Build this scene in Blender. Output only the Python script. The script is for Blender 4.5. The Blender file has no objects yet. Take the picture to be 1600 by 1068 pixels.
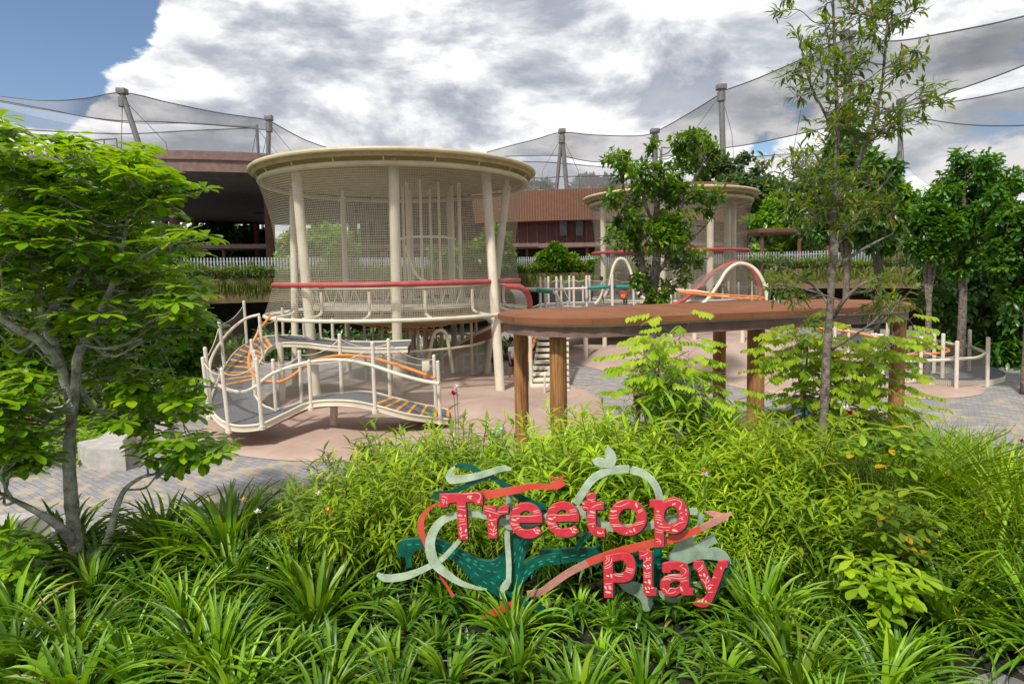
import bpy, bmesh, math, random
import numpy as np
R = math.radians
rng = np.random.default_rng(7)
random.seed(7)
scene = bpy.context.scene
COL = scene.collection

# ---------------------------------------------------------------- camera
FPX, OX, CH = 950.0, 800.0, 3.7
PITCH, ROLL = R(4.0), R(1.0)
OY = 425 + FPX*math.tan(PITCH)
_f = np.array([0, math.cos(PITCH), -math.sin(PITCH)]); _r = np.array([1., 0, 0]); _u = np.cross(_r, _f)
RR = math.cos(ROLL)*_r - math.sin(ROLL)*_u
UU = math.sin(ROLL)*_r + math.cos(ROLL)*_u
CAM = np.array([0, 0, CH])
cd = bpy.data.cameras.new('camera'); cam = bpy.data.objects.new('camera', cd); COL.objects.link(cam)
from mathutils import Matrix, Vector
m = Matrix([[RR[0], UU[0], -_f[0], 0], [RR[1], UU[1], -_f[1], 0], [RR[2], UU[2], -_f[2], CH], [0, 0, 0, 1]])
cam.matrix_world = m
cd.sensor_width = 36; cd.lens = FPX/1600*36; cd.shift_y = (OY-534)/1600
cd.clip_start = 0.1; cd.clip_end = 3000
scene.camera = cam

# ---------------------------------------------------------------- sky and sun
SUN_EL, SUN_AZ = R(52), R(-152)   # azimuth measured from +Y towards +X: high, behind the camera to its left
w = bpy.data.worlds.new('World'); scene.world = w; w.use_nodes = True
nt = w.node_tree; nt.nodes.clear()
def N(t, **k):
    n = nt.nodes.new(t)
    for a, v in k.items():
        if a.startswith('i_'): n.inputs[int(a[2:])].default_value = v
        else: setattr(n, a, v)
    return n
def LK(a, b): nt.links.new(a, b)
out = N('ShaderNodeOutputWorld'); bg1 = N('ShaderNodeBackground'); bg2 = N('ShaderNodeBackground'); mix = N('ShaderNodeMixShader')
sky = N('ShaderNodeTexSky', sky_type='NISHITA', sun_disc=False, sun_elevation=SUN_EL, sun_rotation=SUN_AZ, air_density=1.0, dust_density=0.6, ozone_density=3.0)
LK(sky.outputs[0], bg1.inputs[0]); bg1.inputs[1].default_value = 0.095
tc = N('ShaderNodeTexCoord'); sep = N('ShaderNodeSeparateXYZ'); LK(tc.outputs['Generated'], sep.inputs[0])
def M_(op, a, b=None, c=None, clamp=False):
    n = N('ShaderNodeMath', operation=op); n.use_clamp = clamp
    for i, s in enumerate((a, b, c)):
        if s is None: continue
        if isinstance(s, (int, float)): n.inputs[i].default_value = s
        else: LK(s, n.inputs[i])
    return n.outputs[0]
zz = M_('ADD', M_('MAXIMUM', sep.outputs[2], 0.0), 0.22)
px_ = M_('DIVIDE', sep.outputs[0], zz); py_ = M_('DIVIDE', sep.outputs[1], zz)
cmb = N('ShaderNodeCombineXYZ'); LK(sep.outputs[0], cmb.inputs[0]); LK(sep.outputs[1], cmb.inputs[1]); LK(M_('MULTIPLY', sep.outputs[2], 2.1), cmb.inputs[2])
def cloud_noise(off, scale, det, rough, dist=0.35):
    mp = N('ShaderNodeMapping'); mp.inputs['Location'].default_value = off; LK(cmb.outputs[0], mp.inputs[0])
    n = N('ShaderNodeTexNoise', noise_dimensions='3D'); n.inputs['Scale'].default_value = scale
    n.inputs['Detail'].default_value = det; n.inputs['Roughness'].default_value = rough; n.inputs['Distortion'].default_value = dist
    LK(mp.outputs[0], n.inputs[0]); return n.outputs[0]
CO = (3.1, 1.7, 0.0)
dens = cloud_noise(CO, 4.3, 13, 0.60, .25)
dens_s = cloud_noise((CO[0]-.02, CO[1]-0.01, 0.085), 4.3, 10, 0.58, .25)      # the same clouds looked up a little towards the sun
big = cloud_noise((8.0, 4.4, 0), 1.3, 2, 0.5, 0)
# clear patches, as directions in the sky
def patch(d, cosr0, cosr1):
    v = N('ShaderNodeVectorMath', operation='DOT_PRODUCT'); nv = N('ShaderNodeVectorMath', operation='NORMALIZE')
    LK(tc.outputs['Generated'], nv.inputs[0]); LK(nv.outputs[0], v.inputs[0]); dd = Vector(d).normalized(); v.inputs[1].default_value = dd
    mr = N('ShaderNodeMapRange', interpolation_type='SMOOTHSTEP'); LK(v.outputs['Value'], mr.inputs[0])
    mr.inputs[1].default_value = cosr0; mr.inputs[2].default_value = cosr1
    return mr.outputs[0]
def pdir(px, py): return _f + RR*(px-OX)/FPX - UU*(py-OY)/FPX
cov = M_('ADD', M_('ADD', dens, .10), M_('MULTIPLY', big, 0.30))
for (px, py, r, s) in [(-10, 0, 11, .34), (110, -50, 7, .2), (1640, 40, 4, .16), (820, 212, 4.5, .24), (70, 138, 3.5, .20), (1500, 200, 7, .05), (1240, 245, 7, .2), (940, 250, 6, .18), (540, 240, 4, .1), (1380, 270, 6, .08)]:
    cov = M_('SUBTRACT', cov, M_('MULTIPLY', patch(pdir(px, py), math.cos(R(r)), math.cos(R(r*0.25))), s))
for (px, py, r, s) in [(640, 120, 22, .07), (1020, 90, 24, .10), (110, 100, 5, .06), (1600, 60, 7, .08)]:
    cov = M_('ADD', cov, M_('MULTIPLY', patch(pdir(px, py), math.cos(R(r)), math.cos(R(r*0.25))), s))
mr = N('ShaderNodeMapRange', interpolation_type='SMOOTHSTEP'); LK(cov, mr.inputs[0]); mr.inputs[1].default_value = 0.55; mr.inputs[2].default_value = 0.62
cloud_a = mr.outputs[0]
thick = N('ShaderNodeMapRange'); LK(cov, thick.inputs[0]); thick.inputs[1].default_value = 0.60; thick.inputs[2].default_value = 0.95
lit = N('ShaderNodeMapRange'); LK(M_('SUBTRACT', dens, dens_s), lit.inputs[0]); lit.inputs[1].default_value = -0.11; lit.inputs[2].default_value = 0.12
bright = M_('SUBTRACT', M_('ADD', M_('MULTIPLY', lit.outputs[0], 0.78), 0.28), M_('MULTIPLY', thick.outputs[0], 0.30), clamp=True)
cr = N('ShaderNodeValToRGB'); LK(bright, cr.inputs[0])
cr.color_ramp.elements[0].position = 0.0; cr.color_ramp.elements[0].color = (.27, .30, .37, 1)
cr.color_ramp.elements[1].position = 0.85; cr.color_ramp.elements[1].color = (.98, .97, .96, 1)
e = cr.color_ramp.elements.new(0.38); e.color = (.50, .52, .57, 1)
LK(cr.outputs[0], bg2.inputs[0]); bg2.inputs[1].default_value = 0.90
LK(cloud_a, mix.inputs[0]); LK(bg1.outputs[0], mix.inputs[1]); LK(bg2.outputs[0], mix.inputs[2]); LK(mix.outputs[0], out.inputs[0])

sd = bpy.data.lights.new('sun', 'SUN'); sun = bpy.data.objects.new('sun', sd); COL.objects.link(sun)
sd.energy = 3.2; sd.angle = R(4); sd.color = (1, .95, .87)
sdir = Vector((math.sin(SUN_AZ)*math.cos(SUN_EL), math.cos(SUN_AZ)*math.cos(SUN_EL), math.sin(SUN_EL)))
sun.rotation_euler = sdir.to_track_quat('Z', 'Y').to_euler()
scene.view_settings.view_transform = 'Standard'; scene.view_settings.look = 'None'
scene.view_settings.exposure = 0.45; scene.view_settings.gamma = 1
scene.cycles.transparent_max_bounces = 48
scene.cycles.max_bounces = 6
try:
    scene.cycles.use_denoising = True
except Exception: pass

# ---------------------------------------------------------------- measuring helpers
def ray(px, py): return _f + RR*(px-OX)/FPX - UU*(py-OY)/FPX
def at_z(px, py, z=0.0):
    d = ray(px, py); return CAM + d*((z-CH)/d[2])
def at_y(px, py, y):
    d = ray(px, py); return CAM + d*(y/d[1])
def proj(p):
    v = np.asarray(p, float)-CAM; z = v@_f
    return np.array([OX+FPX*(v@RR)/z, OY-FPX*(v@UU)/z])

# ---------------------------------------------------------------- mesh helpers
def cr_spline(P, n=8, closed=False):
    P = np.asarray(P, float)
    if len(P) < 3 and not closed:
        t = np.linspace(0, 1, n+1)[:, None]; return P[0]*(1-t)+P[-1]*t
    if closed: Q = np.vstack([P[-1], P, P[0], P[1]])
    else: Q = np.vstack([2*P[0]-P[1], P, 2*P[-1]-P[-2]])
    o = []
    for i in range(1, len(Q)-2):
        t = np.linspace(0, 1, n, endpoint=False)[:, None]
        a, b, c, d = Q[i-1], Q[i], Q[i+1], Q[i+2]
        o.append(0.5*((2*b)+(-a+c)*t+(2*a-5*b+4*c-d)*t*t+(-a+3*b-3*c+d)*t**3))
    o = np.vstack(o)
    if not closed: o = np.vstack([o, P[-1]])
    return o

class MB:
    def __init__(s): s.V = []; s.F = []; s.A = []; s.n = 0
    def add(s, V, F, mi=0, a=None):
        V = np.asarray(V, float).reshape(-1, 3)
        if a is None: a = np.tile([0, 0, rng.random()], (len(V), 1))
        s.V.append(V); s.A.append(np.asarray(a, float))
        if isinstance(F, np.ndarray): F = [F]
        elif isinstance(F[0], np.ndarray) and F[0].ndim == 2: pass
        else:
            by = {}
            for f in F: by.setdefault(len(f), []).append(f)
            F = [np.array(v) for v in by.values()]
        for f in F:
            if len(f): s.F.append((f+s.n, mi))
        s.n += len(V); return s
    def box(s, c, d, rz=0, mi=0, b=0.0, rx=0, ry=0):
        x, y, z = d[0]/2, d[1]/2, d[2]/2
        if b <= 0:
            V = np.array([[i, j, k] for i in (-x, x) for j in (-y, y) for k in (-z, z)])
            F = np.array([[0, 1, 3, 2], [4, 6, 7, 5], [0, 4, 5, 1], [2, 3, 7, 6], [0, 2, 6, 4], [1, 5, 7, 3]])
        else:
            bm = bmesh.new(); bmesh.ops.create_cube(bm, size=1)
            for v in bm.verts: v.co = Vector((v.co.x*d[0], v.co.y*d[1], v.co.z*d[2]))
            bmesh.ops.bevel(bm, geom=bm.edges[:], offset=b, segments=2, affect='EDGES', profile=.5)
            bm.verts.index_update(); V = np.array([v.co for v in bm.verts]); F = [tuple(v.index for v in f.verts) for f in bm.faces]; bm.free()
        M = np.array(Matrix.Rotation(rz, 3, 'Z') @ Matrix.Rotation(ry, 3, 'Y') @ Matrix.Rotation(rx, 3, 'X'))
        return s.add(V@M.T+np.asarray(c, float), F, mi)
    def tube(s, P, r, n=10, mi=0, cap=True, closed=False):
        P = np.asarray(P, float); k = len(P); r = np.broadcast_to(np.asarray(r, float), (k,))
        if closed: T = np.roll(P, -1, 0)-np.roll(P, 1, 0)
        else: T = np.gradient(P, axis=0)
        T /= np.linalg.norm(T, axis=1, keepdims=True)+1e-9
        up = np.array([0, 0, 1.]) if abs(T[0][2]) < .9 else np.array([1., 0, 0])
        B = np.zeros((k, 3)); u = np.cross(T[0], up); u /= np.linalg.norm(u); B[0] = u
        for i in range(1, k):
            u = B[i-1]-T[i]*(B[i-1]@T[i]); B[i] = u/(np.linalg.norm(u)+1e-9)
        C = np.cross(T, B); th = np.arange(n)*2*math.pi/n
        V = P[:, None]+r[:, None, None]*(np.cos(th)[None, :, None]*B[:, None]+np.sin(th)[None, :, None]*C[:, None])
        V = V.reshape(-1, 3); F = []
        kk = k if closed else k-1
        i = np.arange(kk)[:, None]*n; j = np.arange(n)[None]; i2 = ((np.arange(kk)+1) % k)[:, None]*n; j2 = (j+1) % n
        F = [np.stack([i+j, i+j2, i2+j2, i2+j], -1).reshape(-1, 4)]
        if cap and not closed: F += [np.arange(n)[None, ::-1], (np.arange(n)+(k-1)*n)[None]]
        return s.add(V, F, mi)
    def rev(s, prof, c=(0, 0), n=64, mi=0, uv=True, a0=0, a1=2*math.pi):
        prof = np.asarray(prof, float); k = len(prof); full = abs(a1-a0-2*math.pi) < 1e-6
        m_ = n if full else n+1
        th = a0+np.arange(m_)*(a1-a0)/n
        x = c[0]+prof[:, 0][:, None]*np.cos(th)[None]; y = c[1]+prof[:, 0][:, None]*np.sin(th)[None]; z = np.repeat(prof[:, 1][:, None], m_, 1)
        V = np.stack([x, y, z], -1).reshape(-1, 3)
        L = np.concatenate([[0], np.cumsum(np.linalg.norm(np.diff(prof, axis=0), axis=1))])
        i = np.arange(k-1)[:, None]; j = np.arange(n)[None]; j2 = (j+1) % m_
        F = np.stack([i*m_+j, i*m_+j2, (i+1)*m_+j2, (i+1)*m_+j], -1).reshape(-1, 4)
        rm = prof[:, 0].max()
        a = np.stack([np.tile((th-a0)*rm, (k, 1)), np.repeat(L[:, None], m_, 1), np.zeros((k, m_))], -1).reshape(-1, 3)
        return s.add(V, F, mi, a)
    def grid(s, G, mi=0, u=None, closed=False):
        """G: (n, m, 3) grid of points -> sheet, attribute in metres"""
        G = np.asarray(G, float); n, m_ = G.shape[:2]
        du = np.concatenate([[0], np.cumsum(np.linalg.norm(np.diff(G[:, 0], axis=0), axis=1))])
        dv = np.concatenate([[0], np.cumsum(np.linalg.norm(np.diff(G[n//2], axis=0), axis=1))])
        i = np.arange(n-1)[:, None]*m_; j = np.arange(m_-1)[None]
        F = np.stack([i+j, i+j+1, i+m_+j+1, i+m_+j], -1).reshape(-1, 4)
        a = np.stack([np.repeat(du[:, None], m_, 1), np.tile(dv, (n, 1)), np.zeros((n, m_))], -1).reshape(-1, 3)
        return s.add(G.reshape(-1, 3), F, mi, a)
    def mesh(s, name, off=(0, 0, 0), smooth=True):
        me = bpy.data.meshes.new(name)
        V = np.vstack(s.V)-np.asarray(off, float); nv = len(V)
        me.vertices.add(nv); me.vertices.foreach_set('co', V.astype(np.float32).ravel())
        tot = sum(f.size for f, _ in s.F); nf = sum(len(f) for f, _ in s.F)
        me.loops.add(tot); me.loops.foreach_set('vertex_index', np.concatenate([f.ravel() for f, _ in s.F]).astype(np.int32))
        me.polygons.add(nf)
        lt = np.concatenate([np.full(len(f), f.shape[1]) for f, _ in s.F]); ls = np.concatenate([[0], np.cumsum(lt)[:-1]])
        me.polygons.foreach_set('loop_start', ls.astype(np.int32)); me.polygons.foreach_set('loop_total', lt.astype(np.int32))
        me.polygons.foreach_set('material_index', np.concatenate([np.full(len(f), mi) for f, mi in s.F]).astype(np.int32))
        me.polygons.foreach_set('use_smooth', np.full(nf, smooth))
        at = me.attributes.new('a', 'FLOAT_VECTOR', 'POINT'); at.data.foreach_set('vector', np.vstack(s.A).astype(np.float32).ravel())
        me.update(calc_edges=True); me.validate()
        return me
    def build(s, name, mats, parent=None, smooth=True, sharp=True, loc=None):
        off = wloc(parent) if parent else np.zeros(3)
        if loc is not None: off = off+np.asarray(loc, float)
        me = s.mesh(name, off, smooth)
        o = bpy.data.objects.new(name, me); COL.objects.link(o)
        for m_ in (mats if isinstance(mats, (list, tuple)) else [mats]): me.materials.append(m_)
        if parent: o.parent = parent
        if loc is not None: o.location = loc
        if smooth and sharp:
            try: me.set_sharp_from_angle(angle=R(35))
            except Exception: pass
        return o
def wloc(o):
    p = np.zeros(3)
    while o: p = p+np.array(o.location); o = o.parent
    return p
def tag(o, label=None, cat=None, group=None, kind=None):
    if label: o['label'] = label
    if cat: o['category'] = cat
    if group: o['group'] = group
    if kind: o['kind'] = kind
    return o
def empty(name, loc, label=None, cat=None, group=None):
    o = bpy.data.objects.new(name, None); COL.objects.link(o); o.location = [float(v) for v in loc]; o.empty_display_size = .1
    return tag(o, label, cat, group)
def copy_tree(o, loc=None, rz=None, sc=None, label=None, group=None):
    c = o.copy(); COL.objects.link(c)
    for ch in o.children:
        d = ch.copy(); COL.objects.link(d); d.parent = c
        for g in ch.children:
            h = g.copy(); COL.objects.link(h); h.parent = d
    if loc is not None: c.location = [float(v) for v in loc]
    if rz is not None: c.rotation_euler = (0, 0, rz)
    if sc is not None: c.scale = (sc, sc, sc)
    if label: c['label'] = label
    if group: c['group'] = group
    return c

# ---------------------------------------------------------------- materials
MATS = {}
def mat(name, col, rough=.6, var=.12, scale=6., bump=.0, metal=0, spec=.5, col2=None, bscale=None, det=4, coord='Object', stretch=(1, 1, 1), detail2=0):
    m = bpy.data.materials.new(name); m.use_nodes = True; t = m.node_tree; b = t.nodes['Principled BSDF']
    b.inputs['Roughness'].default_value = rough; b.inputs['Metallic'].default_value = metal; b.inputs['Specular IOR Level'].default_value = spec
    g = t.nodes.new('ShaderNodeNewGeometry') if coord == 'World' else None
    tcn = t.nodes.new('ShaderNodeTexCoord'); mp = t.nodes.new('ShaderNodeMapping'); mp.inputs['Scale'].default_value = stretch
    t.links.new(g.outputs['Position'] if g else tcn.outputs['Object'], mp.inputs[0])
    n = t.nodes.new('ShaderNodeTexNoise'); n.inputs['Scale'].default_value = scale; n.inputs['Detail'].default_value = det; n.inputs['Roughness'].default_value = .6
    t.links.new(mp.outputs[0], n.inputs[0])
    mx = t.nodes.new('ShaderNodeMix'); mx.data_type = 'RGBA'
    c2 = col2 or tuple(max(0, c*(1-2.2*var)) for c in col)
    c1 = tuple(min(1, c*(1+var)) for c in col) if not col2 else col
    mx.inputs[6].default_value = (*c1, 1); mx.inputs[7].default_value = (*c2, 1)
    rmp = t.nodes.new('ShaderNodeMapRange'); rmp.inputs[1].default_value = .34; rmp.inputs[2].default_value = .68
    t.links.new(n.outputs[0], rmp.inputs[0]); t.links.new(rmp.outputs[0], mx.inputs[0]); t.links.new(mx.outputs[2], b.inputs['Base Color'])
    if bump:
        n2 = t.nodes.new('ShaderNodeTexNoise'); n2.inputs['Scale'].default_value = bscale or scale*5; n2.inputs['Detail'].default_value = 5
        t.links.new(mp.outputs[0], n2.inputs[0])
        bp = t.nodes.new('ShaderNodeBump'); bp.inputs['Strength'].default_value = bump; bp.inputs['Distance'].default_value = .02
        t.links.new(n2.outputs[0], bp.inputs['Height']); t.links.new(bp.outputs[0], b.inputs['Normal'])
    MATS[name] = m; return m
def leafmat(name, stops, rough=.42, trans=.38, spec=.4, vein=0):
    """stops: leaf colours, picked by the per-leaf value in attribute a.z"""
    m = bpy.data.materials.new(name); m.use_nodes = True; t = m.node_tree; b = t.nodes['Principled BSDF']; o = t.nodes['Material Output']
    at = t.nodes.new('ShaderNodeAttribute'); at.attribute_name = 'a'; sp = t.nodes.new('ShaderNodeSeparateXYZ'); t.links.new(at.outputs['Vector'], sp.inputs[0])
    oi = t.nodes.new('ShaderNodeObjectInfo')
    cr = t.nodes.new('ShaderNodeValToRGB'); cr.color_ramp.interpolation = 'LINEAR'
    ps = np.linspace(0, 1, len(stops)) if len(stops[0]) == 3 else [s_[3] for s_ in stops]
    cr.color_ramp.elements[0].color = (*stops[0][:3], 1); cr.color_ramp.elements[1].color = (*stops[-1][:3], 1)
    cr.color_ramp.elements[0].position = ps[0]; cr.color_ramp.elements[1].position = ps[-1]
    for p, s_ in list(zip(ps, stops))[1:-1]:
        e_ = cr.color_ramp.elements.new(p); e_.color = (*s_[:3], 1)
    t.links.new(sp.outputs[2], cr.inputs[0])
    hs = t.nodes.new('ShaderNodeHueSaturation'); t.links.new(cr.outputs[0], hs.inputs['Color'])
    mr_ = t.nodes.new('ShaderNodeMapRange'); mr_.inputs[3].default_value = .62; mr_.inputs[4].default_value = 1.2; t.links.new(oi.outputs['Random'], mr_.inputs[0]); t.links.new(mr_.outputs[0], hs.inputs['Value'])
    t.links.new(hs.outputs[0], b.inputs['Base Color']); b.inputs['Roughness'].default_value = rough; b.inputs['Specular IOR Level'].default_value = spec
    tr = t.nodes.new('ShaderNodeBsdfTranslucent'); h2 = t.nodes.new('ShaderNodeHueSaturation'); h2.inputs['Hue'].default_value = .49; h2.inputs['Value'].default_value = 1.35; h2.inputs['Saturation'].default_value = 1.05
    t.links.new(hs.outputs[0], h2.inputs['Color']); t.links.new(h2.outputs[0], tr.inputs[0])
    mx = t.nodes.new('ShaderNodeMixShader'); mx.inputs[0].default_value = trans
    t.links.new(b.outputs[0], mx.inputs[1]); t.links.new(tr.outputs[0], mx.inputs[2]); t.links.new(mx.outputs[0], o.inputs[0])
    MATS[name] = m; return m
def netmat(name, col, cell, wire, diamond=False, rough=.5, fill=0.0):
    """thin net: wires where the metre grid in attribute a.xy says so, open between"""
    m = bpy.data.materials.new(name); m.use_nodes = True; t = m.node_tree; b = t.nodes['Principled BSDF']; o = t.nodes['Material Output']
    b.inputs['Base Color'].default_value = (*col, 1); b.inputs['Roughness'].default_value = rough
    at = t.nodes.new('ShaderNodeAttribute'); at.attribute_name = 'a'; sp = t.nodes.new('ShaderNodeSeparateXYZ'); t.links.new(at.outputs['Vector'], sp.inputs[0])
    def mm(op, a, b_=None):
        n = t.nodes.new('ShaderNodeMath'); n.operation = op
        for i, s_ in enumerate((a, b_)):
            if s_ is None: continue
            if isinstance(s_, (int, float)): n.inputs[i].default_value = s_
            else: t.links.new(s_, n.inputs[i])
        return n.outputs[0]
    x, y = sp.outputs[0], sp.outputs[1]
    if diamond: x, y = mm('ADD', x, y), mm('SUBTRACT', x, y)
    k = wire/cell
    fx = mm('LESS_THAN', mm('FRACT', mm('DIVIDE', x, cell)), k); fy = mm('LESS_THAN', mm('FRACT', mm('DIVIDE', y, cell)), k)
    a = mm('MAXIMUM', mm('MAXIMUM', fx, fy), fill)
    tr = t.nodes.new('ShaderNodeBsdfTransparent'); mx = t.nodes.new('ShaderNodeMixShader')
    t.links.new(a, mx.inputs[0]); t.links.new(tr.outputs[0], mx.inputs[1]); t.links.new(b.outputs[0], mx.inputs[2]); t.links.new(mx.outputs[0], o.inputs[0])
    MATS[name] = m; return m

cream = mat('cream_paint', (.66, .60, .47), .45, .07, 1.5, .0, spec=.4)
cream_d = mat('cream_paint_tubes', (.50, .43, .26), .5, .08, 2.)
olive = mat('canopy_panel', (.36, .29, .13), .7, .12, 3., .3, bscale=40)
white_p = mat('white_paint', (.66, .60, .51), .45, .06, 3.)
redtube = mat('red_tube', (.42, .07, .06), .45, .12, 3.)
orange = mat('orange_tube', (.78, .24, .04), .4, .08, 3.)
teal = mat('teal_tube', (.0, .22, .17), .4, .08, 3.)
brownpaint = mat('brown_band', (.24, .105, .06), .75, .15, 5., .2, bscale=30)
fascia = mat('purple_brown_fascia', (.19, .115, .095), .7, .13, 4., .15, bscale=60)
rust = mat('rust_brown_roof', (.225, .082, .03), .8, .12, 1.2, .2, bscale=120)
maroon = mat('maroon_panel', (.13, .04, .033), .7, .12, 3.)
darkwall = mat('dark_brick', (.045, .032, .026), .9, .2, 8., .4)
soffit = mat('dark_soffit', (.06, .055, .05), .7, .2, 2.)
conc = mat('pale_concrete', (.42, .40, .37), .85, .1, 5., .2, bscale=60)
steel = mat('steel_grey', (.17, .17, .165), .5, .1, 2., metal=.3)
galv = mat('grey_fence_paint', (.36, .38, .42), .5, .08, 3.)
black = mat('black_plastic', (.02, .02, .022), .5, .1, 3.)
glassm = mat('dark_glass', (.05, .07, .08), .15, .1, 1.)
rubber_g = mat('grey_rubber', (.13, .135, .15), .85, .12, 60., .3, bscale=200)
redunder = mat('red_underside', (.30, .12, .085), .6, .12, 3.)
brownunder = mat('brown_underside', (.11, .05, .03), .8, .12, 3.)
soil = mat('soil', (.022, .015, .010), .95, .3, 8., .8, bscale=30)
bark = mat('grey_bark', (.24, .21, .17), .9, .3, 14., .8, bscale=40, col2=(.06, .045, .035))
bark_l = mat('lichen_bark', (.47, .48, .41), .9, .3, 9., 1.0, bscale=50, col2=(.12, .10, .075), det=8)
skinm = mat('skin', (.33, .17, .10), .55, .05, 5.)
hairm = mat('black_hair', (.015, .012, .01), .6, .1, 20.)
# ================================================================ ground and setting
def pave_mat():
    m = bpy.data.materials.new('plaza_pavers'); m.use_nodes = True; t = m.node_tree; b = t.nodes['Principled BSDF']; L = t.links.new
    b.inputs['Roughness'].default_value = .8
    g = t.nodes.new('ShaderNodeNewGeometry'); mp = t.nodes.new('ShaderNodeMapping'); mp.inputs['Rotation'].default_value = (0, 0, R(35)); L(g.outputs['Position'], mp.inputs[0])
    br = t.nodes.new('ShaderNodeTexBrick'); L(mp.outputs[0], br.inputs[0]); br.inputs['Scale'].default_value = 1
    br.inputs['Brick Width'].default_value = .24; br.inputs['Row Height'].default_value = .12; br.inputs['Mortar Size'].default_value = .006
    br.inputs['Color1'].default_value = (.23, .225, .23, 1); br.inputs['Color2'].default_value = (.31, .305, .31, 1); br.inputs['Mortar'].default_value = (.12, .115, .11, 1); br.inputs['Bias'].default_value = -.1
    n = t.nodes.new('ShaderNodeTexNoise'); n.inputs['Scale'].default_value = .5; n.inputs['Detail'].default_value = 2; L(g.outputs['Position'], n.inputs[0])
    # single tan pavers strewn in drifts
    wn = t.nodes.new('ShaderNodeTexBrick'); L(mp.outputs[0], wn.inputs[0]); wn.inputs['Scale'].default_value = 1; wn.inputs['Brick Width'].default_value = .24; wn.inputs['Row Height'].default_value = .12; wn.inputs['Mortar Size'].default_value = 0
    wn.inputs['Color1'].default_value = (0, 0, 0, 1); wn.inputs['Color2'].default_value = (1, 1, 1, 1)
    sx = t.nodes.new('ShaderNodeSeparateColor'); L(wn.outputs['Color'], sx.inputs[0])
    ad = t.nodes.new('ShaderNodeMath'); ad.operation = 'ADD'; L(sx.outputs[0], ad.inputs[0]); L(n.outputs[0], ad.inputs[1])
    mr = t.nodes.new('ShaderNodeMapRange'); mr.inputs[1].default_value = 1.17; mr.inputs[2].default_value = 1.25; L(ad.outputs[0], mr.inputs[0])
    mx = t.nodes.new('ShaderNodeMix'); mx.data_type = 'RGBA'; L(mr.outputs[0], mx.inputs[0]); L(br.outputs[0], mx.inputs[6]); mx.inputs[7].default_value = (.36, .30, .225, 1)
    n3 = t.nodes.new('ShaderNodeTexNoise'); n3.inputs['Scale'].default_value = 1.1; n3.inputs['Detail'].default_value = 6; L(g.outputs['Position'], n3.inputs[0])
    hs = t.nodes.new('ShaderNodeHueSaturation'); L(mx.outputs[2], hs.inputs['Color']); mr3 = t.nodes.new('ShaderNodeMapRange'); mr3.inputs[3].default_value = .75; mr3.inputs[4].default_value = 1.25; L(n3.outputs[0], mr3.inputs[0]); L(mr3.outputs[0], hs.inputs['Value'])
    L(hs.outputs[0], b.inputs['Base Color'])
    bp = t.nodes.new('ShaderNodeBump'); bp.inputs['Strength'].default_value = .5; bp.inputs['Distance'].default_value = .01; bp.invert = True; L(br.outputs['Fac'], bp.inputs['Height']); L(bp.outputs[0], b.inputs['Normal'])
    return m
gp = MB(); gx = np.linspace(-450, 450, 2); 
gp.add([[-600, -60, 0], [600, -60, 0], [600, 900, 0], [-600, 900, 0]], np.array([[0, 1, 2, 3]]))
tag(gp.build('plaza_ground', pave_mat(), smooth=False), kind='structure')

def sstep(x, a, b):
    t = np.clip((x-a)/(b-a), 0, 1); return t*t*(3-2*t)
def bededge(x):      # how far from the camera the planting bed reaches
    return np.interp(x, [-9, -6, -4.2, -2.8, -1.5, 0, 5.5, 7.5, 10, 12], [6.6, 7.2, 7.5, 7.8, 8.6, 9.0, 9.2, 8.6, 8.2, 8])
def gz(x, y):
    x = np.asarray(x, float); y = np.asarray(y, float); e_ = bededge(x); wd = np.interp(x, [-3.2, -1.5], [1.0, 2.9])
    return .62*(1-sstep(y, e_-wd, e_))*1.0+.04*np.sin(3*x)*np.sin(2.3*y)*(1-sstep(y, e_-1, e_))
X, Y = np.meshgrid(np.linspace(-9, 12, 130), np.linspace(0, 1, 60), indexing='ij'); 
YY = 2.0+(bededge(X)-2.0)*Y
G = np.stack([X, YY, gz(X, YY)+.02*np.cos(9*X+4*YY)+.01], -1)
tag(MB().grid(G).build('planting_bed_ground', soil), kind='structure')
# flagstone path in the near right corner
def flag_mat():
    m = bpy.data.materials.new('flagstones'); m.use_nodes = True; t = m.node_tree; b = t.nodes['Principled BSDF']; L = t.links.new
    g = t.nodes.new('ShaderNodeNewGeometry')
    v = t.nodes.new('ShaderNodeTexVoronoi'); v.feature = 'DISTANCE_TO_EDGE'; v.inputs['Scale'].default_value = 3.4; L(g.outputs['Position'], v.inputs[0])
    v2 = t.nodes.new('ShaderNodeTexVoronoi'); v2.inputs['Scale'].default_value = 3.4; L(g.outputs['Position'], v2.inputs[0])
    mr = t.nodes.new('ShaderNodeMapRange'); mr.inputs[1].default_value = .012; mr.inputs[2].default_value = .03; L(v.outputs[0], mr.inputs[0])
    sc = t.nodes.new('ShaderNodeSeparateColor'); L(v2.outputs['Color'], sc.inputs[0])
    c1 = t.nodes.new('ShaderNodeMix'); c1.data_type = 'RGBA'; c1.inputs[6].default_value = (.13, .13, .135, 1); c1.inputs[7].default_value = (.24, .235, .23, 1); L(sc.outputs[0], c1.inputs[0])
    mx = t.nodes.new('ShaderNodeMix'); mx.data_type = 'RGBA'; mx.inputs[6].default_value = (.27, .26, .235, 1); L(c1.outputs[2], mx.inputs[7]); L(mr.outputs[0], mx.inputs[0])
    L(mx.outputs[2], b.inputs['Base Color']); b.inputs['Roughness'].default_value = .75
    bp = t.nodes.new('ShaderNodeBump'); bp.inputs['Distance'].default_value = .02; L(mr.outputs[0], bp.inputs['Height']); L(bp.outputs[0], b.inputs['Normal'])
    return m
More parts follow.
